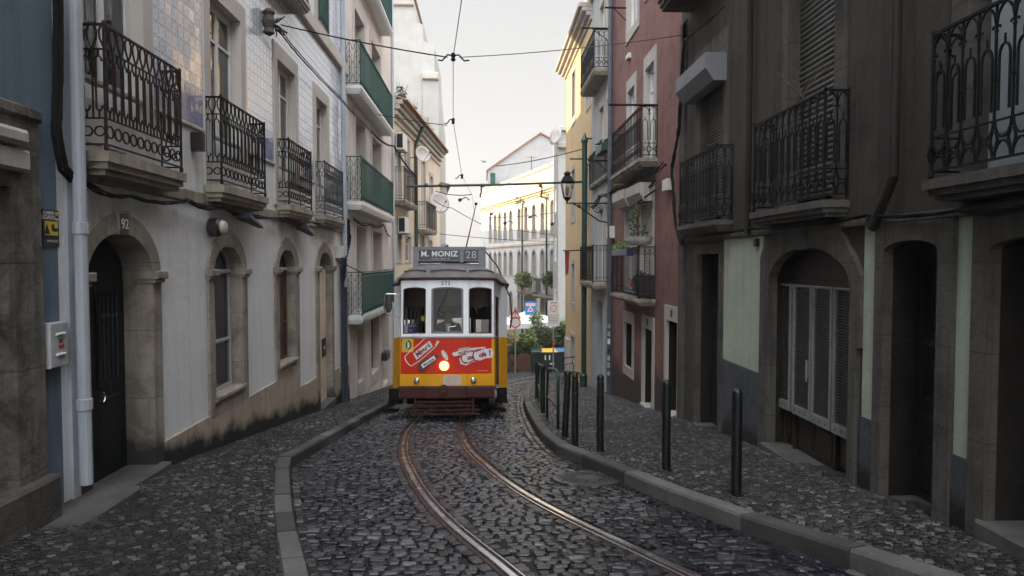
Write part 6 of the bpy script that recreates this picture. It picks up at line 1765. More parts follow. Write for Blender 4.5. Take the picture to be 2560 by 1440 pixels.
# ---- driver
dr = thing('person', 'tram driver in a dark navy jacket with pale shirt seated behind the middle windscreen', 'person', tram.location, rot=tram.rotation_euler)
def skin_body(pts, edges, radii, name, mat, parent, sub=2, root=0):
    me = bpy.data.meshes.new(name); me.from_pydata(pts, edges, []); me.update()
    o = bpy.data.objects.new(name, me); col.objects.link(o); o.parent = parent
    me.materials.append(M[mat])
    m_ = o.modifiers.new('skin', 'SKIN'); m_.use_smooth_shade = True
    if not me.skin_vertices:
        bm = bmesh.new(); bm.from_mesh(me); bm.verts.layers.skin.verify(); bm.to_mesh(me); bm.free()
    for i, r in enumerate(radii):
        sv = me.skin_vertices[0].data[i]; sv.radius = (r, r) if isinstance(r, (int, float)) else r; sv.use_root = (i == root)
    s_ = o.modifiers.new('sub', 'SUBSURF'); s_.levels = sub; s_.render_levels = sub
    return o
dx = -.02
P = [(dx, .86, 1.30), (dx, .86, 1.50), (dx, .85, 1.72), (dx, .84, 1.86), (dx, .82, 1.95), (dx + .01, .80, 2.06), (dx + .01, .79, 2.15),
     (dx - .17, .84, 1.83), (dx - .25, .72, 1.62), (dx - .16, .50, 1.70), (dx + .18, .84, 1.83), (dx + .26, .74, 1.62), (dx + .17, .50, 1.74),
     (dx - .12, .80, 1.26), (dx - .14, .45, 1.24), (dx - .14, .48, .82), (dx - .14, .36, .76), (dx + .12, .80, 1.26), (dx + .14, .45, 1.24), (dx + .14, .48, .82), (dx + .14, .36, .76)]
E_ = [(0, 1), (1, 2), (2, 3), (3, 4), (4, 5), (5, 6), (3, 7), (7, 8), (8, 9), (3, 10), (10, 11), (11, 12), (0, 13), (13, 14), (14, 15), (15, 16), (0, 17), (17, 18), (18, 19), (19, 20)]
Rr = [.15, .145, .165, .11, .052, .085, .078, .068, .052, .034, .068, .052, .034, .095, .075, .055, .045, .095, .075, .055, .045]
# fingers
for s, wi in ((-1, 9), (1, 12)):
    wr_ = Vector(P[wi]); pi = len(P); P.append(tuple(wr_ + Vector((0, -.07, .0)))); Rr.append(.034); E_.append((wi, pi))
    for k in range(4):
        b0 = len(P); q = wr_ + Vector(((k - 1.5) * .021, -.10, .0))
        P += [tuple(q), tuple(q + Vector((0, -.035, -.008))), tuple(q + Vector((0, -.045 - .006 * (k in (1, 2)), -.035)))]; Rr += [.011, .009, .008]; E_ += [(pi, b0), (b0, b0 + 1), (b0 + 1, b0 + 2)]
    b0 = len(P); P += [tuple(wr_ + Vector((-s * .038, -.05, -.01))), tuple(wr_ + Vector((-s * .052, -.08, -.02)))]; Rr += [.012, .009]; E_ += [(pi, b0), (b0, b0 + 1)]
body = skin_body(P, E_, Rr, 'body', 'skin', dr)
P2 = [P[0], P[1], P[2], P[3], (dx, .83, 1.89), P[7], P[8], (dx - .17, .53, 1.69), P[10], P[11], (dx + .18, .53, 1.73)]
skin_body(P2, [(0, 1), (1, 2), (2, 3), (3, 4), (3, 5), (5, 6), (6, 7), (3, 8), (8, 9), (9, 10)], [.17, .165, .185, .125, .065, .085, .066, .048, .085, .066, .048], 'jacket', 'navy', dr)
g = MB(); F0 = Fr((dx, .66, 0), (1, 0, 0))
g.slab(F0, [(-.03, 1.60), (.035, 1.60), (.055, 1.88), (-.05, 1.88)], (), -.02, .0); g.build('shirt', 'shirt', dr, local=True)
MB().slab(Fr((dx, .655, 0), (1, 0, 0)), [(-.0, 1.64), (.035, 1.64), (.025, 1.76), (.01, 1.80), (-.005, 1.76)], (), -.01, .004).build('badge', 'scarf', dr, local=True)
g = MB().lathe((dx + .01, .80, 2.12), [(.088, -.03), (.098, .02), (.085, .075), (.05, .105), (.001, .115)], 14).build('hair', 'hair', dr, local=True, smooth=True)
MB().lathe((dx + .01, .705, 2.09), [(.012, -.02), (.018, 0), (.008, .03)], 8).build('nose', 'skin', dr, local=True, smooth=True)
g = MB()
for s in (-1, 1): g.lathe((dx + .01 + s * .032, .722, 2.115), [(.001, -.008), (.010, 0), (.001, .008)], 8)
g.build('eyes', 'film_white', dr, local=True)

# ================================================================== bollards and hoops
def make_bollard(label, bands):
    t = thing('bollard', label, 'bollard', group='bollards along the right kerb')
    prof = [(.044, -.05), (.044, .70), (.038, .705), (.038, .715), (.043, .72), (.043, .86), (.035, .868), (.035, .876), (.045, .884), (.044, .91), (.033, .937), (.018, .95), (.001, .952)] if bands else \
        [(.046, -.05), (.046, .905), (.043, .928), (.033, .946), (.016, .955), (.001, .957)]
    MB().lathe((0, 0, 0), prof, 20).build('post', 'bollard', t, local=True, smooth=False)
    MB().lathe((0, 0, 0), [(.058, -.02), (.060, .004), (.05, .010), (.044, .012)], 20).build('base_ring', 'bollard', t, local=True)
    return t
b0 = make_bollard('black bollard nearest to the camera, standing in front of the grey shop shutters', False)
b1 = make_bollard('black bollard with ring grooves, left of the two plain near bollards', True)
BL = [(1840, 1240, b0, None, 0), (1665, 1175, b0, 'second plain black bollard from the camera, in front of the dark narrow doorway', 0),
      (1500, 1129, b1, None, 0), (1437, 1114, b1, 'black ringed bollard close beside the leaning post', 0),
      (1412, 1092, b0, 'dark post leaning slightly, left of the ringed bollards and below the metal chair', .045),
      (1357, 1032, b0, 'dark bollard just left of the big green hoop', 0), (1342, 996, b0, 'farthest dark bollard of the kerb row', 0)]
first = set()
for px, py, src, lab, tilt in BL:
    o = src if id(src) not in first else copy_tree(src)
    first.add(id(src))
    o.location = gp(px, py, .10); o.rotation_euler = (0, tilt, rnd.random())
    if lab: o['label'] = lab
def hoop(pa, pb, label, H):
    A, B = gp(*pa, .1), gp(*pb, .1)
    t = thing('bike_hoop', label, 'hoop barrier', A.lerp(B, .5), 'green hoops along the right kerb')
    d = (B - A); q = lambda s, h: A + d * s + Vector((0, 0, h))
    r = .08
    MB().tube([q(0, -.05), q(-.02, .45), q(.06, H * .98 * .9), q(.10, H * .97), q(.2, H), q(.85, H), q(.97, H * .96), q(1.0, H * .86), q(1.0, -.05)], .024, 10).build('frame', 'green_post', t, smooth=True)
    MB().tube([q(.0, H * .44), q(1, H * .36)], .02, 8).build('crossbar', 'green_post', t)
hoop((1368, 1047), (1395, 1071), 'dark green metal hoop barrier standing by the kerb, the nearer of the two', .92)
hoop((1346, 1004), (1353, 1022), 'dark green metal hoop barrier seen edge on, the farther of the two', .92)
# metal chair on the pavement
cp = Vector((2.95, 23.2, -G(23.2) + .1))
t = thing('metal_chair', 'bent dark metal chair standing on the right pavement beside the yellow house', 'chair', cp, rot=(0, 0, .5))
MB().bev(Fr((-.2, -.2, 0), (1, 0, 0)), 0, .4, .44, .47, -.40, 0, .01).build('seat', 'iron', t, local=True)
MB().tube([(.2, .2, .45), (.24, .22, .62), (.22, .26, .78), (.30, .34, .93), (.36, .33, .95)], .018, 6).tube([(-.2, .2, .45), (-.16, .22, .62), (-.16, .26, .78), (-.14, .32, .93)], .018, 6).tube([(-.14, .32, .92), (.32, .33, .94)], .018, 6).tube([(-.16, .24, .70), (.22, .26, .74)], .012, 6).build('backrest', 'iron', t, local=True)
for x, y, x2, y2 in ((-.18, -.18, -.26, -.26), (.18, -.18, .22, -.26), (-.18, .18, -.24, .26), (.18, .18, .24, .27)):
    MB().tube([(x, y, .44), (x2, y2, 0)], .014, 6).build('leg', 'iron', t, local=True)

# ================================================================== lantern, green post, span arms
lu = ru(1524, 510) - .1; lp = Vector((2.28, lu, (655 - 508) / 1700 * lu))
t = thing('street_lantern', 'old glazed street lantern on a scrolled iron bracket fixed to the right hand houses', 'street lantern', (3.5, lu, lp.z - .2))
g = MB(); bx_, by_, bz_ = lp
g.tube([(3.48, by_, bz_), (bx_ - .02, by_, bz_)], .02, 6); g.tube([(3.48, by_, bz_ - .55), (3.2, by_, bz_ - .5), (2.9, by_, bz_ - .30), (2.6, by_, bz_ - .08), (2.45, by_, bz_ - .02)], .02, 6)
for cx_, r_ in ((3.15, .14), (2.86, .10), (2.62, .06)):
    g.tube([(cx_ + r_ * (1 - i * .045) * math.cos(i * .6), by_, bz_ - r_ - .03 + r_ * (1 - i * .045) * math.sin(i * .6)) for i in range(18)], .011, 5)
g.tube([(3.48, by_, bz_ + .06), (3.48, by_, bz_ - .62)], .03, 6)
g.build('bracket', 'iron', t)
c = lp + Vector((0, 0, .08))
lan = MB(); cor0 = [(.115 * math.cos(PI / 4 + k * PI / 2), .115 * math.sin(PI / 4 + k * PI / 2)) for k in range(4)]
def sq(r): return [(r * math.cos(PI / 4 + k * PI / 2), r * math.sin(PI / 4 + k * PI / 2)) for k in range(4)]
z0_, z1_ = .08, .50
for k in range(4):
    a, b2 = sq(.13)[k], sq(.23)[k]
    lan.tube([c + Vector((a[0], a[1], z0_)), c + Vector((b2[0], b2[1], z1_))], .012, 5)
    a2, b3 = sq(.13)[(k + 1) % 4], sq(.23)[(k + 1) % 4]
    lan.tube([c + Vector((a[0], a[1], z0_)), c + Vector((a2[0], a2[1], z0_))], .016, 5); lan.tube([c + Vector((b2[0], b2[1], z1_)), c + Vector((b3[0], b3[1], z1_))], .016, 5)
lan.lathe(c + Vector((0, 0, -.1)), [(.02, 0), (.03, .03), (.02, .06), (.06, .10), (.115, .17), (.10, .19)], 8)
lan = lan.build('lamp_frame', 'iron', t)
g = MB()
for k in range(4):
    a, b2, a2, b3 = sq(.125)[k], sq(.225)[k], sq(.125)[(k + 1) % 4], sq(.225)[(k + 1) % 4]
    g.add([c + Vector((a[0], a[1], z0_)), c + Vector((a2[0], a2[1], z0_)), c + Vector((b3[0], b3[1], z1_)), c + Vector((b2[0], b2[1], z1_))], [(0, 1, 2, 3)])
g.build('pane', 'lamp_glass', lan)
MB().lathe(c + Vector((0, 0, .12)), [(.02, 0), (.05, .05), (.055, .16), (.04, .24), (.01, .27)], 10).build('bulb', 'ac', lan, smooth=True)
g = MB(); k0 = 0
for r_, z in ((.24, .50), (.25, .52), (.15, .66), (.10, .68), (.10, .73), (.14, .745), (.06, .80), (.03, .81)): g.v += [tuple(c + Vector((x, y, z))) for x, y in sq(r_)]
for i in range(7):
    for j in range(4): g.f.append((i * 4 + j, i * 4 + (j + 1) % 4, i * 4 + 4 + (j + 1) % 4, i * 4 + 4 + j))
g.f.append((28, 29, 30, 31)); g.build('lamp_cap', 'iron', t)
PXg, PYg = 3.26, 22.5
zt_p = (655 - 340) / 1700 * PYg
t = thing('trolley_pole_mast', 'dark green iron mast by the right hand houses carrying the cross arm over the street', 'mast', (PXg, PYg, -G(PYg) + .1))
MB().lathe((PXg, PYg, -G(PYg)), [(.12, 0), (.12, .5), (.09, .55), (.09, G(PYg) + zt_p - .25), (.12, G(PYg) + zt_p - .22), (.12, G(PYg) + zt_p - .15), (.09, G(PYg) + zt_p - .1), (.05, G(PYg) + zt_p), (.02, G(PYg) + zt_p + .08)], 12).build('pole', 'green_post', t)
zc_ = (655 - 463) / 1700 * PYg
g = MB().tube([(PXg - .08, PYg, (655 - 455) / 1700 * PYg), (.4, PYg, zc_), (-2.62, PYg, (655 - 468) / 1700 * PYg)], .042, 8)
for x in (-.1, 1.8, -1.95, -1.5): g.lathe((x, PYg, zc_ - .02), [(.05, -.05), (.062, -.03), (.062, .03), (.05, .05)], 8, axis=(1, 0, 0))
g = g.build('cross_arm', 'green_post', t)
for x in (-.15, 1.85):
    MB().tube([(x, PYg, zc_ - .04), (x, PYg, zc_ - .22), (x - .03, PYg, zc_ - .34), (x - .02, PYg, zc_ - .42)], .025, 6).build('hanger', 'iron', g)
MB().tube([(PXg - .5, PYg, (655 - 398) / 1700 * PYg), (PXg + .24, PYg, (655 - 398) / 1700 * PYg)], .025, 6).tube([(PXg - .1, PYg, zt_p - .1), (PXg + .24, PYg, zt_p - .1)], .03, 6).tube([(PXg - .05, PYg, (655 - 400) / 1700 * PYg), (PXg + .24, PYg, (655 - 420) / 1700 * PYg)], .015, 6).build('stay', 'green_post', t)

# overhead wires
def wirething(pts, r, mat, label, sag=0, n=8, name='overhead_wire', group='overhead tram wires', cat='wire', jit=0):
    mb = MB().tube(cablerun(pts, sag=sag, n=n, jit=jit), r, 5)
    return mb.build(name, mat, None, **tagd(label, cat, group))
Wp = lambda px, py, y: tuple(ray(px, py) * (y / ray(px, py).y))
A0 = FL.p(*FL.hit(702, 62, .12), .12); A1 = FRR.p(*FRR.hit(1702, 88, .1), .1); H0 = Vector(Wp(1133, 143, 11.9)); H1 = Vector(Wp(1133, 303, 16.5)); H2 = Vector(Wp(1155, 441, 21))
wirething([A0, H0 + Vector((-.1, 0, 0))], .012, 'cable', 'black span wire from the tiled house to the first wire hanger in the sky', .03)
wirething([H0 + Vector((.1, 0, 0)), A1], .008, 'wire', 'thin span wire from the first wire hanger to the dark house on the right', .05)
wirething([Wp(1160, -40, 9.0), H0, H1, H2, Wp(1180, 487, 25), Wp(1190, 560, 38)], .007, 'wire', 'long contact wire running down the sky above the tram', .0)
wirething([FL.p(*FL.hit(925, 283, .1), .1), Wp(1050, 305, 19), H1 + Vector((-.15, 0, -.1))], .010, 'cable', 'short span wire from the pink house to the second wire hanger', .0)
for p, lab in ((H0, 'highest double ear wire hanger in the sky'), (H1, 'second wire hanger, curved like a hook, below the double ear one'), (H2, 'third small wire hanger, lowest of the sky line')):
    t = thing('wire_hanger', lab, 'wire hanger', p, 'hangers of the contact wire')
    s = 1 if p is H0 else .8
    MB().lathe((0, 0, 0), [(.02, -.07), (.045, -.05), (.03, -.01), (.045, .03), (.03, .07)], 8).build('clamp', 'iron', t, local=True)
    g = MB().tube([(0, 0, .03), (-.10 * s, 0, .04), (-.15 * s, 0, -.02), (-.19 * s, 0, -.06), (-.26 * s, 0, -.05)], .014, 6)
    if p is H0: g.tube([(0, 0, .03), (.10, 0, .04), (.15, 0, -.02), (.19, 0, -.06), (.28, 0, -.05)], .014, 6)
    g.build('ear', 'iron', t, local=True)
span = [((1090, 478, 25), (1180, 486, 25)), ((1085, 500, 30), (1130, 520, 33)), ((1130, 520, 33), (1240, 575, 40)), ((1100, 585, 34), (1395, 604, 44)), ((1200, 560, 42), (1420, 590, 43)), ((1240, 415, 30), (1458, 372, 22.5)), ((1210, 545, 40), (1395, 530, 42))]
labs = ['wire right under the green cross arm, left of the trolley pole', 'short loose wire left of the trolley pole below the cross arm', 'wire sloping down right behind the trolley pole', 'low wire crossing the whole gap above the tram roof', 'wire in front of the middle windows of the sunlit house', 'thin wire rising right to the top of the green mast', 'wire in front of the upper windows of the sunlit house']
for (a, c), lb in zip(span, labs):
    a, c = Wp(*a), Wp(*c)
    wirething([a, c], .016, 'cable', lb, .08)
for k, (px, py, y) in enumerate(((1228, 535, 40), (1325, 543, 42), (1262, 558, 41), (1380, 560, 43), (1150, 500, 36))):
    p = Vector(Wp(px, py, y))
    MB().lathe(p, [(.03, -.1), (.12, -.05), (.05, 0), (.12, .05), (.03, .1)], 8, axis=(1, 0, .2)).tube([p, p + Vector((.3, 0, .15)), p + Vector((.5, 0, .0))], .03, 5).build('wire_insulator', 'iron', None, **tagd(['insulator on the wires at the left corner of the sunlit house', 'insulator on the wires before the middle of the sunlit house', 'insulator low on the wires over the left part of the sunlit house', 'insulator on the wires at the right end of the sunlit house', 'insulator right of the trolley pole, against the sky'][k], 'insulator', 'wire insulators far down the street'))
# anchor and cable knot on the tiled house
c = FL.p(*FL.hit(672, 55, .1), .1)
t = thing('wire_anchor', 'mossy wire anchor with knotted cables high on the tiled wall', 'wire anchor', c)
MB().lathe(c, [(.04, -.2), (.09, -.17), (.07, -.1), (.10, 0), (.07, .1), (.10, .15), (.05, .2)], 10).build('plate', 'stone_dark', t)
g = MB()
for k in range(15):
    q = c + Vector((.05, .1, 0)); pts = [q]; d = Vector((rnd.uniform(0, .5), rnd.uniform(-.4, 1), rnd.uniform(-.8, .9))).normalized()
    for i in range(7):
        d = (d + Vector((rnd.uniform(-.5, .4), rnd.uniform(-.5, .5), rnd.uniform(-.5, .5)))).normalized(); pts.append(pts[-1] + d * .035)
    g.tube(pts, .010, 4)
g.build('cable_knot', 'cable', t)
def facade_cable(fr, pp, r, label, w_=.05, sag=.0, n=8, jit=.006, cnt=3, group='cables strung on the house fronts'):
    mb = MB()
    P = [Vector(fr.p(*fr.hit(px, py, w_), w_)) for px, py in pp]
    for k in range(cnt):
        o = Vector((rnd.uniform(-.03, .03), rnd.uniform(-.03, .03), rnd.uniform(-.03, .03))) * (1 if cnt > 1 else 0)
        mb.tube(cablerun([p + o for p in P], sag=sag * rnd.uniform(.7, 1.3), n=n, jit=jit), r, 5)
    return mb.build('cable', 'cable', None, **tagd(label, 'cable', group))
facade_cable(FL, [(146, -30), (146, 200), (142, 330), (158, 420), (186, 450)], .014, 'thick bundle of black cables down the wall left of the white drainpipe', .07, cnt=5, jit=.003)
facade_cable(FL, [(215, 455), (330, 490), (470, 500), (560, 520), (690, 545), (780, 556), (866, 560)], .009, 'black cables sagging under the four iron balconies of the tiled house', .10, sag=.05, cnt=4)
facade_cable(FL, [(700, 75), (760, 150), (850, 245), (930, 330)], .010, 'dark cables sloping from the wire anchor down along the tiles to the green balconies', .22, sag=.02, cnt=3, jit=.004)
wirething([FL.p(*FL.hit(930, 330, .4), .4), Wp(985, 365, 25), Wp(1040, 440, 27)], .035, 'cable', 'thick dark cable dropping past the air conditioner to the cross arm', .1, name='cable', group='cables strung on the house fronts', cat='cable')
facade_cable(FL, [(868, 545), (872, 600), (862, 650), (858, 700)], .012, 'tangle of black cables on the corner between tiled and pink houses', .13, cnt=9, jit=.035, n=9)
facade_cable(FL, [(885, 545), (925, 558), (960, 560), (975, 590)], .012, 'black cable under the second green balcony of the pink house', .08, sag=.08, cnt=3, jit=.01)
facade_cable(FRR, [(1712, 60), (1706, 200), (1697, 330), (1680, 420), (1690, 560), (1705, 610), (1725, 580)], .016, 'thick black cable bundle running down the corner of the red and dark houses', .07, cnt=4, jit=.01)
facade_cable(FRR, [(1640, 455), (1600, 470), (1545, 470), (1520, 480)], .010, 'black cables under the upper balcony of the red house', .10, sag=.06, cnt=4, jit=.012)
facade_cable(FRR, [(1745, 585), (1880, 572), (2000, 560), (2160, 540), (2380, 530), (2560, 520)], .010, 'black cables along the wall above the arched shopfront', .10, sag=.03, cnt=3, jit=.006)
facade_cable(FRR, [(1810, 20), (1740, 80), (1712, 100)], .008, 'thin wires meeting at the corner under the top right balcony', .12, sag=.02, cnt=3, jit=.01)
facade_cable(FRR, [(1660, 410), (1600, 440), (1540, 470), (1500, 490), (1480, 520)], .012, 'knotted pale and black cables by the lantern bracket', .14, sag=.05, cnt=6, jit=.03)
wirething([FL.p(*FL.hit(838, 648, .1), .1), FL.p(*FL.hit(905, 682, .5), .5)], .014, 'green_post', 'green rod sloping from the tiled house corner to the lowest green balcony', 0, name='stay_rod', group='wall stays', cat='rod')

# ================================================================== plants and pots on the red house
zl = lowb[2]; g = MB()
pz = zl + 1.0; uu0, uu1 = ru(1585, 640, PR), ru(1545, 640, PR)
t = thing('balcony_planter', 'blue flower boxes with green plants hooked on the rail of the lower red balcony', 'planter', R_.p(uu0, pz, PR))
MB().bev(R_, uu0, uu1, pz - .1, pz + .06, PR + .02, PR + .16, .02).build('box', 'pot_blue', t)
g = MB()
for k in range(9): g.leaves(R_.p(uu0 + (uu1 - uu0) * (k + .5) / 9, pz + .12, PR + .09), .13, 34, .035)
g.build('foliage', 'leaf_lt', t)
for k, px in enumerate((1583, 1608)):
    u, v = R_.hit(px, 603, .5)
    t = thing('hanging_pot', ('white bowl pot with a climbing plant, left of the pair above the red balcony', 'white bowl shaped pot, the right of the pair above the red balcony')[k], 'flower pot', R_.p(u, v, .5), 'white pots of the lower red balcony')
    MB().lathe(R_.p(u, v - .09, .5), [(.05, 0), (.12, .03), (.17, .10), (.19, .17), (.17, .17), (.10, .12)], 14).build('pot', 'pot_white', t)
    g = MB()
    for q in range(7 if k == 0 else 2): g.leaves(R_.p(u + rnd.uniform(-.08, .08), v + .12 + q * .09, .48), .12, 26, .035)
    g.tube([R_.p(u, v, .5), R_.p(u + .05, v + .3, .45), R_.p(u, v + .7, .3)], .008, 4)
    g.build('foliage', 'leaf', t)
g = MB()
g.leaves(R_.p(lowb[0] + .52, zl + .3, PR * .55), .5, 480, .05, (.3, 1, .6))
g.build('balcony_plant', 'leaf', None, **tagd('dark mass of plants on the floor of the lower red balcony', 'plant'))
g = MB()
for k in range(4): g.leaves(R_.p(lowb[0] + .55 + k * .1, zl + .3, PR + .02), .12, 16, .04)
g.build('balcony_flowers', 'leaf_red', None, **tagd('pink flowers poking through the lower red balcony rails', 'flowers'))
u, v = ru(1427, 655, .5), 0
g = MB()
zz0, zz1 = rv(1427, 690, .5), rv(1427, 628, .5)
g.tube([R_.p(ru(1408, 627, .75), zz1 + .02, .75), R_.p(ru(1478, 627), zz1 + .02, 0)], .02, 5)
A = [R_.p(u, zz1, .55), R_.p(u + .05, zz1, .70), R_.p(u + .05, zz0, .68), R_.p(u, zz0 + .1, .58)]
g.build('clothes_pole', 'iron', None, **tagd('thin iron clothes pole sticking out of the yellow house', 'pole'))
MB().hexa([A[3], A[2], A[2] + Vector((0, .05, 0)), A[3] + Vector((0, .05, 0)), A[0], A[1], A[1] + Vector((0, .06, 0)), A[0] + Vector((0, .06, 0))]).build('hanging_cloth', 'red_cloth', None, **tagd('red cloth hanging from the clothes pole on the yellow house', 'cloth'))
# window boxes of the grey-white house
u, v = R_.hit(1500, 372, .3)
g = MB().bev(R_, u - .5, u + .6, v - .12, v + .1, .12, .34, .02)
for k in range(4): g.leaves(R_.p(u - .3 + k * .25, v + .15, .25), .12, 18, .05)
g.build('window_box', 'green_post', None, **tagd('dark green window box on the middle guard rail of the grey-white house', 'window box'))
# dry weeds on the upper right balcony and roof weeds
g = MB(); c = R_.p(*R_.hit(2000, 250, .25), .25)
for k in range(9):
    p = c + Vector((rnd.uniform(-.05, .05), rnd.uniform(-.15, .1), 0)); d = Vector((rnd.uniform(-.3, .3), rnd.uniform(-.8, .8), rnd.uniform(.3, 1))).normalized()
    pts = [p]
    for i in range(5): d = (d + Vector((rnd.uniform(-.2, .2), rnd.uniform(-.25, .25), rnd.uniform(-.2, .15)))).normalized(); pts.append(pts[-1] + d * .1)
    g.tube(pts, .004, 4)
g.build('dry_twigs', 'bark', None, **tagd('bare dry twigs sticking up from the big right balcony rail', 'twigs'))
for k, (px, n_, s_, mt, lb) in enumerate(((1015, 260, .42, 'leaf', 'green bush growing on the tiled eave of the cream house'), (1045, 90, .35, 'leaf_warm', 'dry weeds in the middle of the tiled eave'), (1072, 120, .45, 'leaf_warm', 'dry weeds at the far end of the tiled eave'), (1086, 100, .4, 'leaf_warm', 'straw coloured weeds at the very tip of the tiled eave'))):
    u = K.u(px, 300, .3); g = MB()
    g.leaves(K.p(u, EAVE + .4, .1), s_, n_, .06, (.6, 1, 1))
    for q in range(14): g.tube([K.p(u + rnd.uniform(-.3, .3), EAVE + .1, .1), K.p(u + rnd.uniform(-.5, .5), EAVE + rnd.uniform(.5, 1.), rnd.uniform(-.1, .4))], .008, 3)
    g.build('roof_weed', mt, None, **tagd(lb, 'weeds'))

# ================================================================== far end of the street: terrace, bins, signs
def onstreet(px, y, off=0): 
    v = ray(px, 900); return Vector((v.x / v.y * y, y, -G(y) + off))
# planters with shrubs
def planter(px, y, W, D, H, label, crown, group='plants of the terrace'):
    c = onstreet(px, y)
    t = thing('planter', label, 'planter', c, group)
    g = MB()
    for k in range(5):
        z = H * k / 5
        for (x0, x1, y0, y1) in ((-W / 2, W / 2, -D / 2, -D / 2 + .03), (-W / 2, W / 2, D / 2 - .03, D / 2), (-W / 2, -W / 2 + .03, -D / 2 + .031, D / 2 - .031), (W / 2 - .03, W / 2, -D / 2 + .031, D / 2 - .031)):
            g.box(x0, x1, y0, y1, z + .01, z + H / 5)
    g.box(-W / 2 + .04, W / 2 - .04, -D / 2 + .04, D / 2 - .04, 0, H * .9)
    g.build('box', 'plank', t, local=True)
    tr = MB(); fo = {}
    for (x, z, r, n, sz, mt, sq_) in crown:
        fo.setdefault(mt, MB()).leaves((x, rnd.uniform(-.2, .2), z), r, int(n * 2.2), sz * 1.25, sq_)
        tr.tube([(x * .3, 0, H * .8), (x * .7, .02, (H + z) / 2), (x, 0, z)], .025, 5, r2=.01)
    tr.build('stem', 'bark', t, local=True)
    for mt, m_ in fo.items(): m_.build('foliage', mt, t, local=True)
planter(1302, 36.5, 1.5, .7, 1.0, 'brown wooden planter with mixed shrubs, next to the tram on its right', [(-.6, 1.7, .5, 260, .07, 'leaf_warm', (1, .8, 1.2)), (-.2, 1.35, .5, 300, .06, 'leaf', (1, .8, .8)), (.35, 1.7, .55, 260, .08, 'leaf_lt', (1, .8, .9)), (.6, 1.3, .5, 300, .06, 'leaf', (1, .8, .8)), (.5, 2.1, .3, 90, .06, 'leaf_lt', (1, 1, 1))])
planter(1358, 38.5, 1.8, .7, 1.0, 'wooden planter with a dark green flowering hedge behind the yellow lidded bin', [(-.8, 1.6, .6, 420, .06, 'leaf', (1, .8, 1)), (-.2, 2.1, .6, 380, .06, 'leaf', (1, .8, 1.1)), (.3, 1.5, .7, 460, .06, 'leaf', (1, .8, 1)), (-.4, 2.9, .45, 160, .07, 'leaf_lt', (1, 1, 1)), (0, 2.0, .5, 18, .05, 'leaf_red', (1, 1, 1)), (.8, 1.8, .6, 380, .06, 'leaf', (1, .8, 1))])
planter(1398, 38.0, 1.4, .7, 1.0, 'wooden planter with dark laurel leaves beside the yellow house corner', [(-.3, 1.7, .6, 420, .07, 'leaf', (1, .8, 1)), (.3, 2.0, .6, 420, .07, 'leaf', (1, .8, 1.1)), (.2, 1.4, .5, 260, .07, 'leaf', (1, .8, .8)), (.1, 2.5, .35, 100, .06, 'leaf_lt', (1, 1, 1))])
planter(1279, 37.5, .8, .6, .9, 'small dark planter with yellow green cordyline leaves at the tram corner', [(0, 1.5, .5, 240, .09, 'leaf_warm', (.8, .8, 1.2)), (.2, 1.1, .4, 160, .07, 'leaf', (1, 1, 1))])
# crossed trestle in front of the planter
t = thing('trestle', 'dark folding trestle standing in front of the brown planter', 'trestle', onstreet(1281, 35.6))
g = MB()
for s in (-1, 1): g.tube([(-.3 * s, -.1, 0), (.3 * s, -.1, 1.0)], .03, 5)
g.box(-.4, .4, -.16, -.04, .98, 1.04).box(-.42, -.3, -.2, -.05, .0, .9)
g.build('legs', 'iron', t, local=True)
def wheelie(px, y, W, lid, label):
    c = onstreet(px, y); t = thing('wheeled_bin', label, 'rubbish bin', c, 'rubbish containers at the street end')
    H = 1.12; D = .8
    MB().hexa([(-W / 2 * .9, -D / 2 * .85, .12), (W / 2 * .9, -D / 2 * .85, .12), (W / 2 * .9, D / 2 * .85, .12), (-W / 2 * .9, D / 2 * .85, .12), (-W / 2, -D / 2, H), (W / 2, -D / 2, H), (W / 2, D / 2, H), (-W / 2, D / 2, H)]).box(-W / 2 - .03, W / 2 + .03, -D / 2 - .03, D / 2 + .03, H - .1, H - .003).build('body', 'bin_green', t, local=True)
    MB().hexa([(-W / 2 - .04, -D / 2 - .05, H), (W / 2 + .04, -D / 2 - .05, H), (W / 2 + .04, D / 2 + .05, H), (-W / 2 - .04, D / 2 + .05, H), (-W / 2 + .03, -D / 2 + .05, H + .06), (W / 2 - .03, -D / 2 + .05, H + .06), (W / 2 - .03, D / 2, H + .10), (-W / 2 + .03, D / 2, H + .10)]).build('lid', lid, t, local=True)
    for x in (-W / 2 + .15, W / 2 - .15): MB().lathe((x, -D / 2 + .1, .1), [(.0, -.03), (.1, -.03), (.1, .03), (0, .03)], 12, axis=(1, 0, 0)).build('wheel', 'black', t, local=True)
    return t
t = wheelie(1372, 35.5, .78, 'bin_yellow', 'dark green container with yellow lid in front of the hedge')
wheelie(1342, 35.6, .62, 'bin_green', 'all dark green container, left of the yellow lidded one')
g = MB()
for x in (-.22, 0): g.box(x - .03, x + .03, -.45, -.405, .72, .95)
g.box(.02, .25, -.445, -.40, .48, .54)
g.build('sticker', 'film_white', t, local=True)
wheelie(1401, 36.2, .9, 'bin_blue', 'dark green container with blue lid against the yellow house corner')
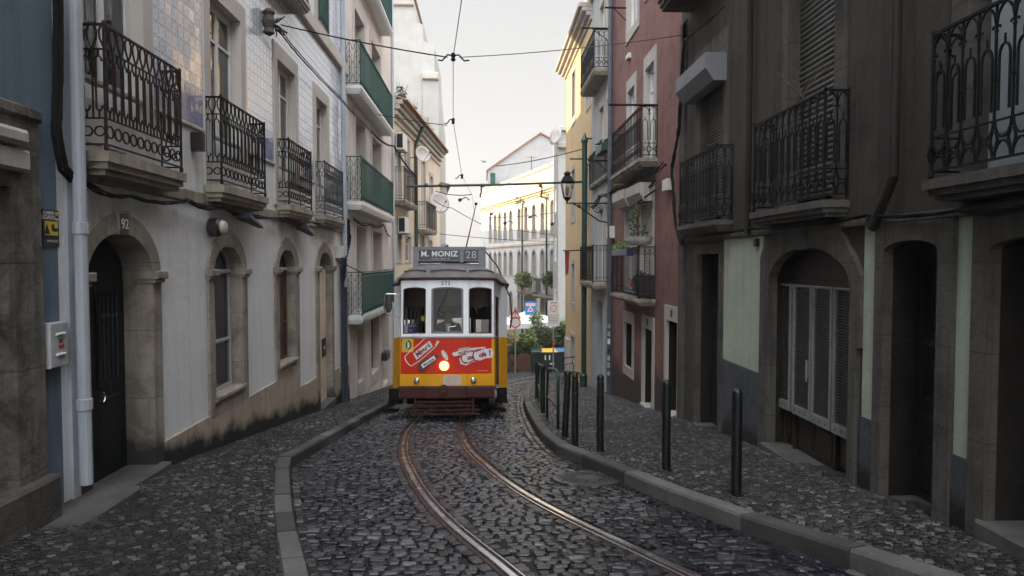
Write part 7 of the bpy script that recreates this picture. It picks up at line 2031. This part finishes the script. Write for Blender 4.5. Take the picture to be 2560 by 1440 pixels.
# terrace parasol
c = onstreet(1320, 41)
zc0 = (655 - 800) / 1700 * 41
t = thing('terrace_canopy', 'white canvas canopy of the terrace behind the planters', 'canopy', c)
g = MB(); W = 1.75
ap = Vector((c.x - .1, 41, zc0 + .55)); e = [Vector((c.x - W, 39.4, zc0 - .15)), Vector((c.x + W, 39.4, zc0 + .0)), Vector((c.x + W, 42.6, zc0 + .0)), Vector((c.x - W, 42.6, zc0 - .15))]
k = 0; g.v = [tuple(ap)] + [tuple(x) for x in e] + [tuple(x - Vector((0, 0, .28))) for x in e] + [tuple(ap - Vector((0, 0, .04)))]
g.f = [(0, 1, 2), (0, 2, 3), (0, 3, 4), (0, 4, 1), (1, 5, 6, 2), (2, 6, 7, 3), (3, 7, 8, 4), (4, 8, 5, 1), (9, 6, 5), (9, 7, 6), (9, 8, 7), (9, 5, 8)]
g.build('canvas', 'canvas_w', t)
MB().tube([ap, (ap.x, 41, -G(41))], .04, 6).build('pole', 'sign_back', t)
# signs
def signpost(px, y, label, top):
    c = onstreet(px, y); t = thing('road_sign', label, 'road sign', c)
    MB().tube([(c.x, c.y, c.z), (c.x, c.y, top)], .035, 8).build('post', 'sign_back', t)
    return t, c
zz = lambda py, y: (655 - py) / 1700 * y
y = 34.0; t, c = signpost(1288, y, 'red bordered triangular warning sign above a round red ring sign, right of the tram', zz(768, y))
fs_ = Fr((c.x, y - .06, 0), (1, 0, 0))
def tri(s, cx, z): return [(cx - s, z - s * .85), (cx + s, z - s * .85), (cx, z + s * .85)]
z = zz(784, y)
pl = MB().slab(fs_, tri(.30, 0, z), (), -.01, 0).build('plate', 'sign_red', t); MB().slab(fs_, tri(.19, 0, z - .035), (), 0, .004).build('face', 'sign_white', pl)
MB().slab(fs_, [(-.02, z - .04), (.02, z - .04), (.03, z + .12), (-.03, z + .12)], (), .004, .008).slab(fs_, rect(-.02, .02, z - .11, z - .07), (), .004, .008).build('symbol', 'film_black', pl)
z = zz(806, y); MB().lathe((c.x, y - .058, z), [(.28, 0), (.28, .008), (.22, .008), (.22, 0)], 24, axis=(0, -1, 0)).build('ring', 'sign_red', t)
MB().lathe((c.x, y - .056, z), [(.27, 0), (.27, .004), (.001, .004)], 24, axis=(0, -1, 0)).build('plate', 'sign_white', t)
y = 40.5; t, c = signpost(1326, y, 'blue information board with a small white triangle sign printed on it', zz(752, y))
fs_ = Fr((c.x, y - .06, 0), (1, 0, 0)); z0, z1 = zz(790, y), zz(754, y)
pl = MB().slab(fs_, rect(-.32, .32, z0, z1), (), -.02, 0).build('plate', 'sign_blue', t)
MB().slab(fs_, rect(-.29, .29, z1 - .26, z1 - .1), (), 0, .003).slab(fs_, tri(.2, 0, (z0 + z1) / 2), (), 0, .003).build('face', 'sign_white', pl)
MB().slab(fs_, tri(.12, 0, (z0 + z1) / 2 - .02), (), .003, .006).build('symbol', 'sign_red', pl)
text('ATENÇÃO', 'sign_red', pl, fs_.p(0, z1 - .18, .005), (1, 0, 0), (0, 0, 1), .13, bold=.002)
y = 33.0; t, c = signpost(1383, y, 'tall white zone sign with a red ring on a thin striped post by the bins', zz(752, y))
fs_ = Fr((c.x, y - .06, 0), (1, 0, 0)); z0, z1 = zz(816, y), zz(752, y)
pl = MB().bev(fs_, -.28, .30, z0, z1, -.03, 0, .008).build('plate', 'sign_white', t)
MB().lathe(fs_.p(0, z1 - .38, -.002), [(.165, 0), (.165, .006), (.135, .006), (.135, 0)], 24, axis=(0, -1, 0)).build('ring', 'sign_red', pl)
text('ZONA', 'film_black', pl, fs_.p(0, z1 - .10, .003), (1, 0, 0), (0, 0, 1), .11, bold=.001)
g = MB(); zk = z1 - .72
g.slab(fs_, rect(-.28, .30, zk, zk + .02), (), 0, .004)
for k in range(4): g.slab(fs_, rect(-.22, .22, zk - .1 - k * .08, zk - .075 - k * .08), (), 0, .003)
g.build('small_print', 'sign_back', pl)
MB().lathe((c.x, c.y, zz(860, y)), [(.037, -.2), (.04, -.2), (.04, .2), (.037, .2)], 8).build('reflective_band', 'sign_red', t)
# gulls
for k, (px, py, y) in enumerate(((1210, 405, 30), (1374, 412, 46))):
    p = Vector(Wp(px, py, y))
    g = MB().tube([p - Vector((.06, 0, .0)), p, p + Vector((.08, 0, .01))], .02, 6, r2=.02)
    g.hexa([p + Vector(q) * .5 for q in ((-.05, -.02, 0), (.05, -.02, 0), (.2, .3, .15), (.15, .32, .15), (-.05, -.02, .015), (.05, -.02, .015), (.2, .3, .16), (.15, .32, .16))])
    g.hexa([p + Vector(q) * .5 for q in ((-.05, .02, 0), (.05, .02, 0), (-.3, .1, .2), (-.33, .12, .2), (-.05, .02, .015), (.05, .02, .015), (-.3, .1, .21), (-.33, .12, .21))])
    g.build('bird', 'cable', None, **tagd(('small dark bird flying left of the pointed gable', 'small dark bird over the parapet of the sunlit white house')[k], 'bird'))

# ================================================================== split meshes that hold several separate pieces
SPLIT = ('roughcast', 'plinth', 'corner_post', 'corner_panel', 'side_wall', 'side_panel', 'bulkhead', 'string_course', 'carved_panel', 'cornice', 'handrail', 'grab_pole', 'step', 'tile_cladding',
         'capital', 'notice', 'vent', 'conduit', 'truck_frame', 'floor', 'awning_arm', 'bracket_arm', 'pictogram', 'eyes', 'clothes_pole', 'panel', 'symbol', 'sticker', 'bracket', 'seam', 'shutter', 'panelling', 'moulding')
def split_pieces(o, gap=.035):
    me = o.data; n = len(me.vertices); par = list(range(n))
    def find(a):
        while par[a] != a: par[a] = par[par[a]]; a = par[a]
        return a
    for p in me.polygons:
        v = p.vertices; r = find(v[0])
        for q in v[1:]: par[find(q)] = r
    isl = {}
    for i in range(n): isl.setdefault(find(i), []).append(i)
    if len(isl) > 150: return
    keys = list(isl); B = []
    for k in keys:
        c = [me.vertices[i].co for i in isl[k]]
        B.append(([min(x[a] for x in c) - gap / 2 for a in range(3)], [max(x[a] for x in c) + gap / 2 for a in range(3)]))
    g = list(range(len(keys)))
    def f2(a):
        while g[a] != a: a = g[a]
        return a
    for i in range(len(keys)):
        for j in range(i):
            if all(B[i][0][a] < B[j][1][a] and B[j][0][a] < B[i][1][a] for a in range(3)): g[f2(i)] = f2(j)
    cl = {}
    for i, k in enumerate(keys): cl.setdefault(f2(i), []).extend(isl[k])
    if len(cl) < 2 or len(cl) > 12: return
    base = o.name.split('.')[0]; smooth = me.polygons[0].use_smooth; mats = list(me.materials)
    groups = list(cl.values()); verts = [tuple(v.co) for v in me.vertices]; faces = [tuple(p.vertices) for p in me.polygons]
    own = {}
    for gi, vs_ in enumerate(groups):
        for i in vs_: own[i] = gi
    for gi, vs_ in enumerate(groups):
        mp = {v: k for k, v in enumerate(vs_)}
        m2 = bpy.data.meshes.new(base); m2.from_pydata([verts[v] for v in vs_], [], [tuple(mp[i] for i in f) for f in faces if own[f[0]] == gi]); m2.update()
        if smooth: m2.polygons.foreach_set('use_smooth', [True] * len(m2.polygons))
        for m_ in mats: m2.materials.append(m_)
        if gi == 0: o.data = m2
        else:
            c = bpy.data.objects.new(base, m2); col.objects.link(c); c.parent = o.parent
            c.matrix_parent_inverse = o.matrix_parent_inverse.copy(); c.matrix_basis = o.matrix_basis.copy()
for o in [o for o in col.objects if o.type == 'MESH' and o.parent and o.name.split('.')[0] in SPLIT]: split_pieces(o)

# ================================================================== bright haze in the air of the street
hz = MB().box(-40, 40, -30, 110, -11, 17.5)
hm = bpy.data.materials.new('haze'); hm.use_nodes = True; ht = hm.node_tree; ht.nodes.clear()
ho = ht.nodes.new('ShaderNodeOutputMaterial'); hv = ht.nodes.new('ShaderNodeVolumePrincipled')
hv.inputs['Color'].default_value = (.96, .95, .94, 1); hv.inputs['Density'].default_value = .0012; hv.inputs['Anisotropy'].default_value = .2
ht.links.new(hv.outputs[0], ho.inputs['Volume'])
hz.build('haze', hm, None, kind='stuff')
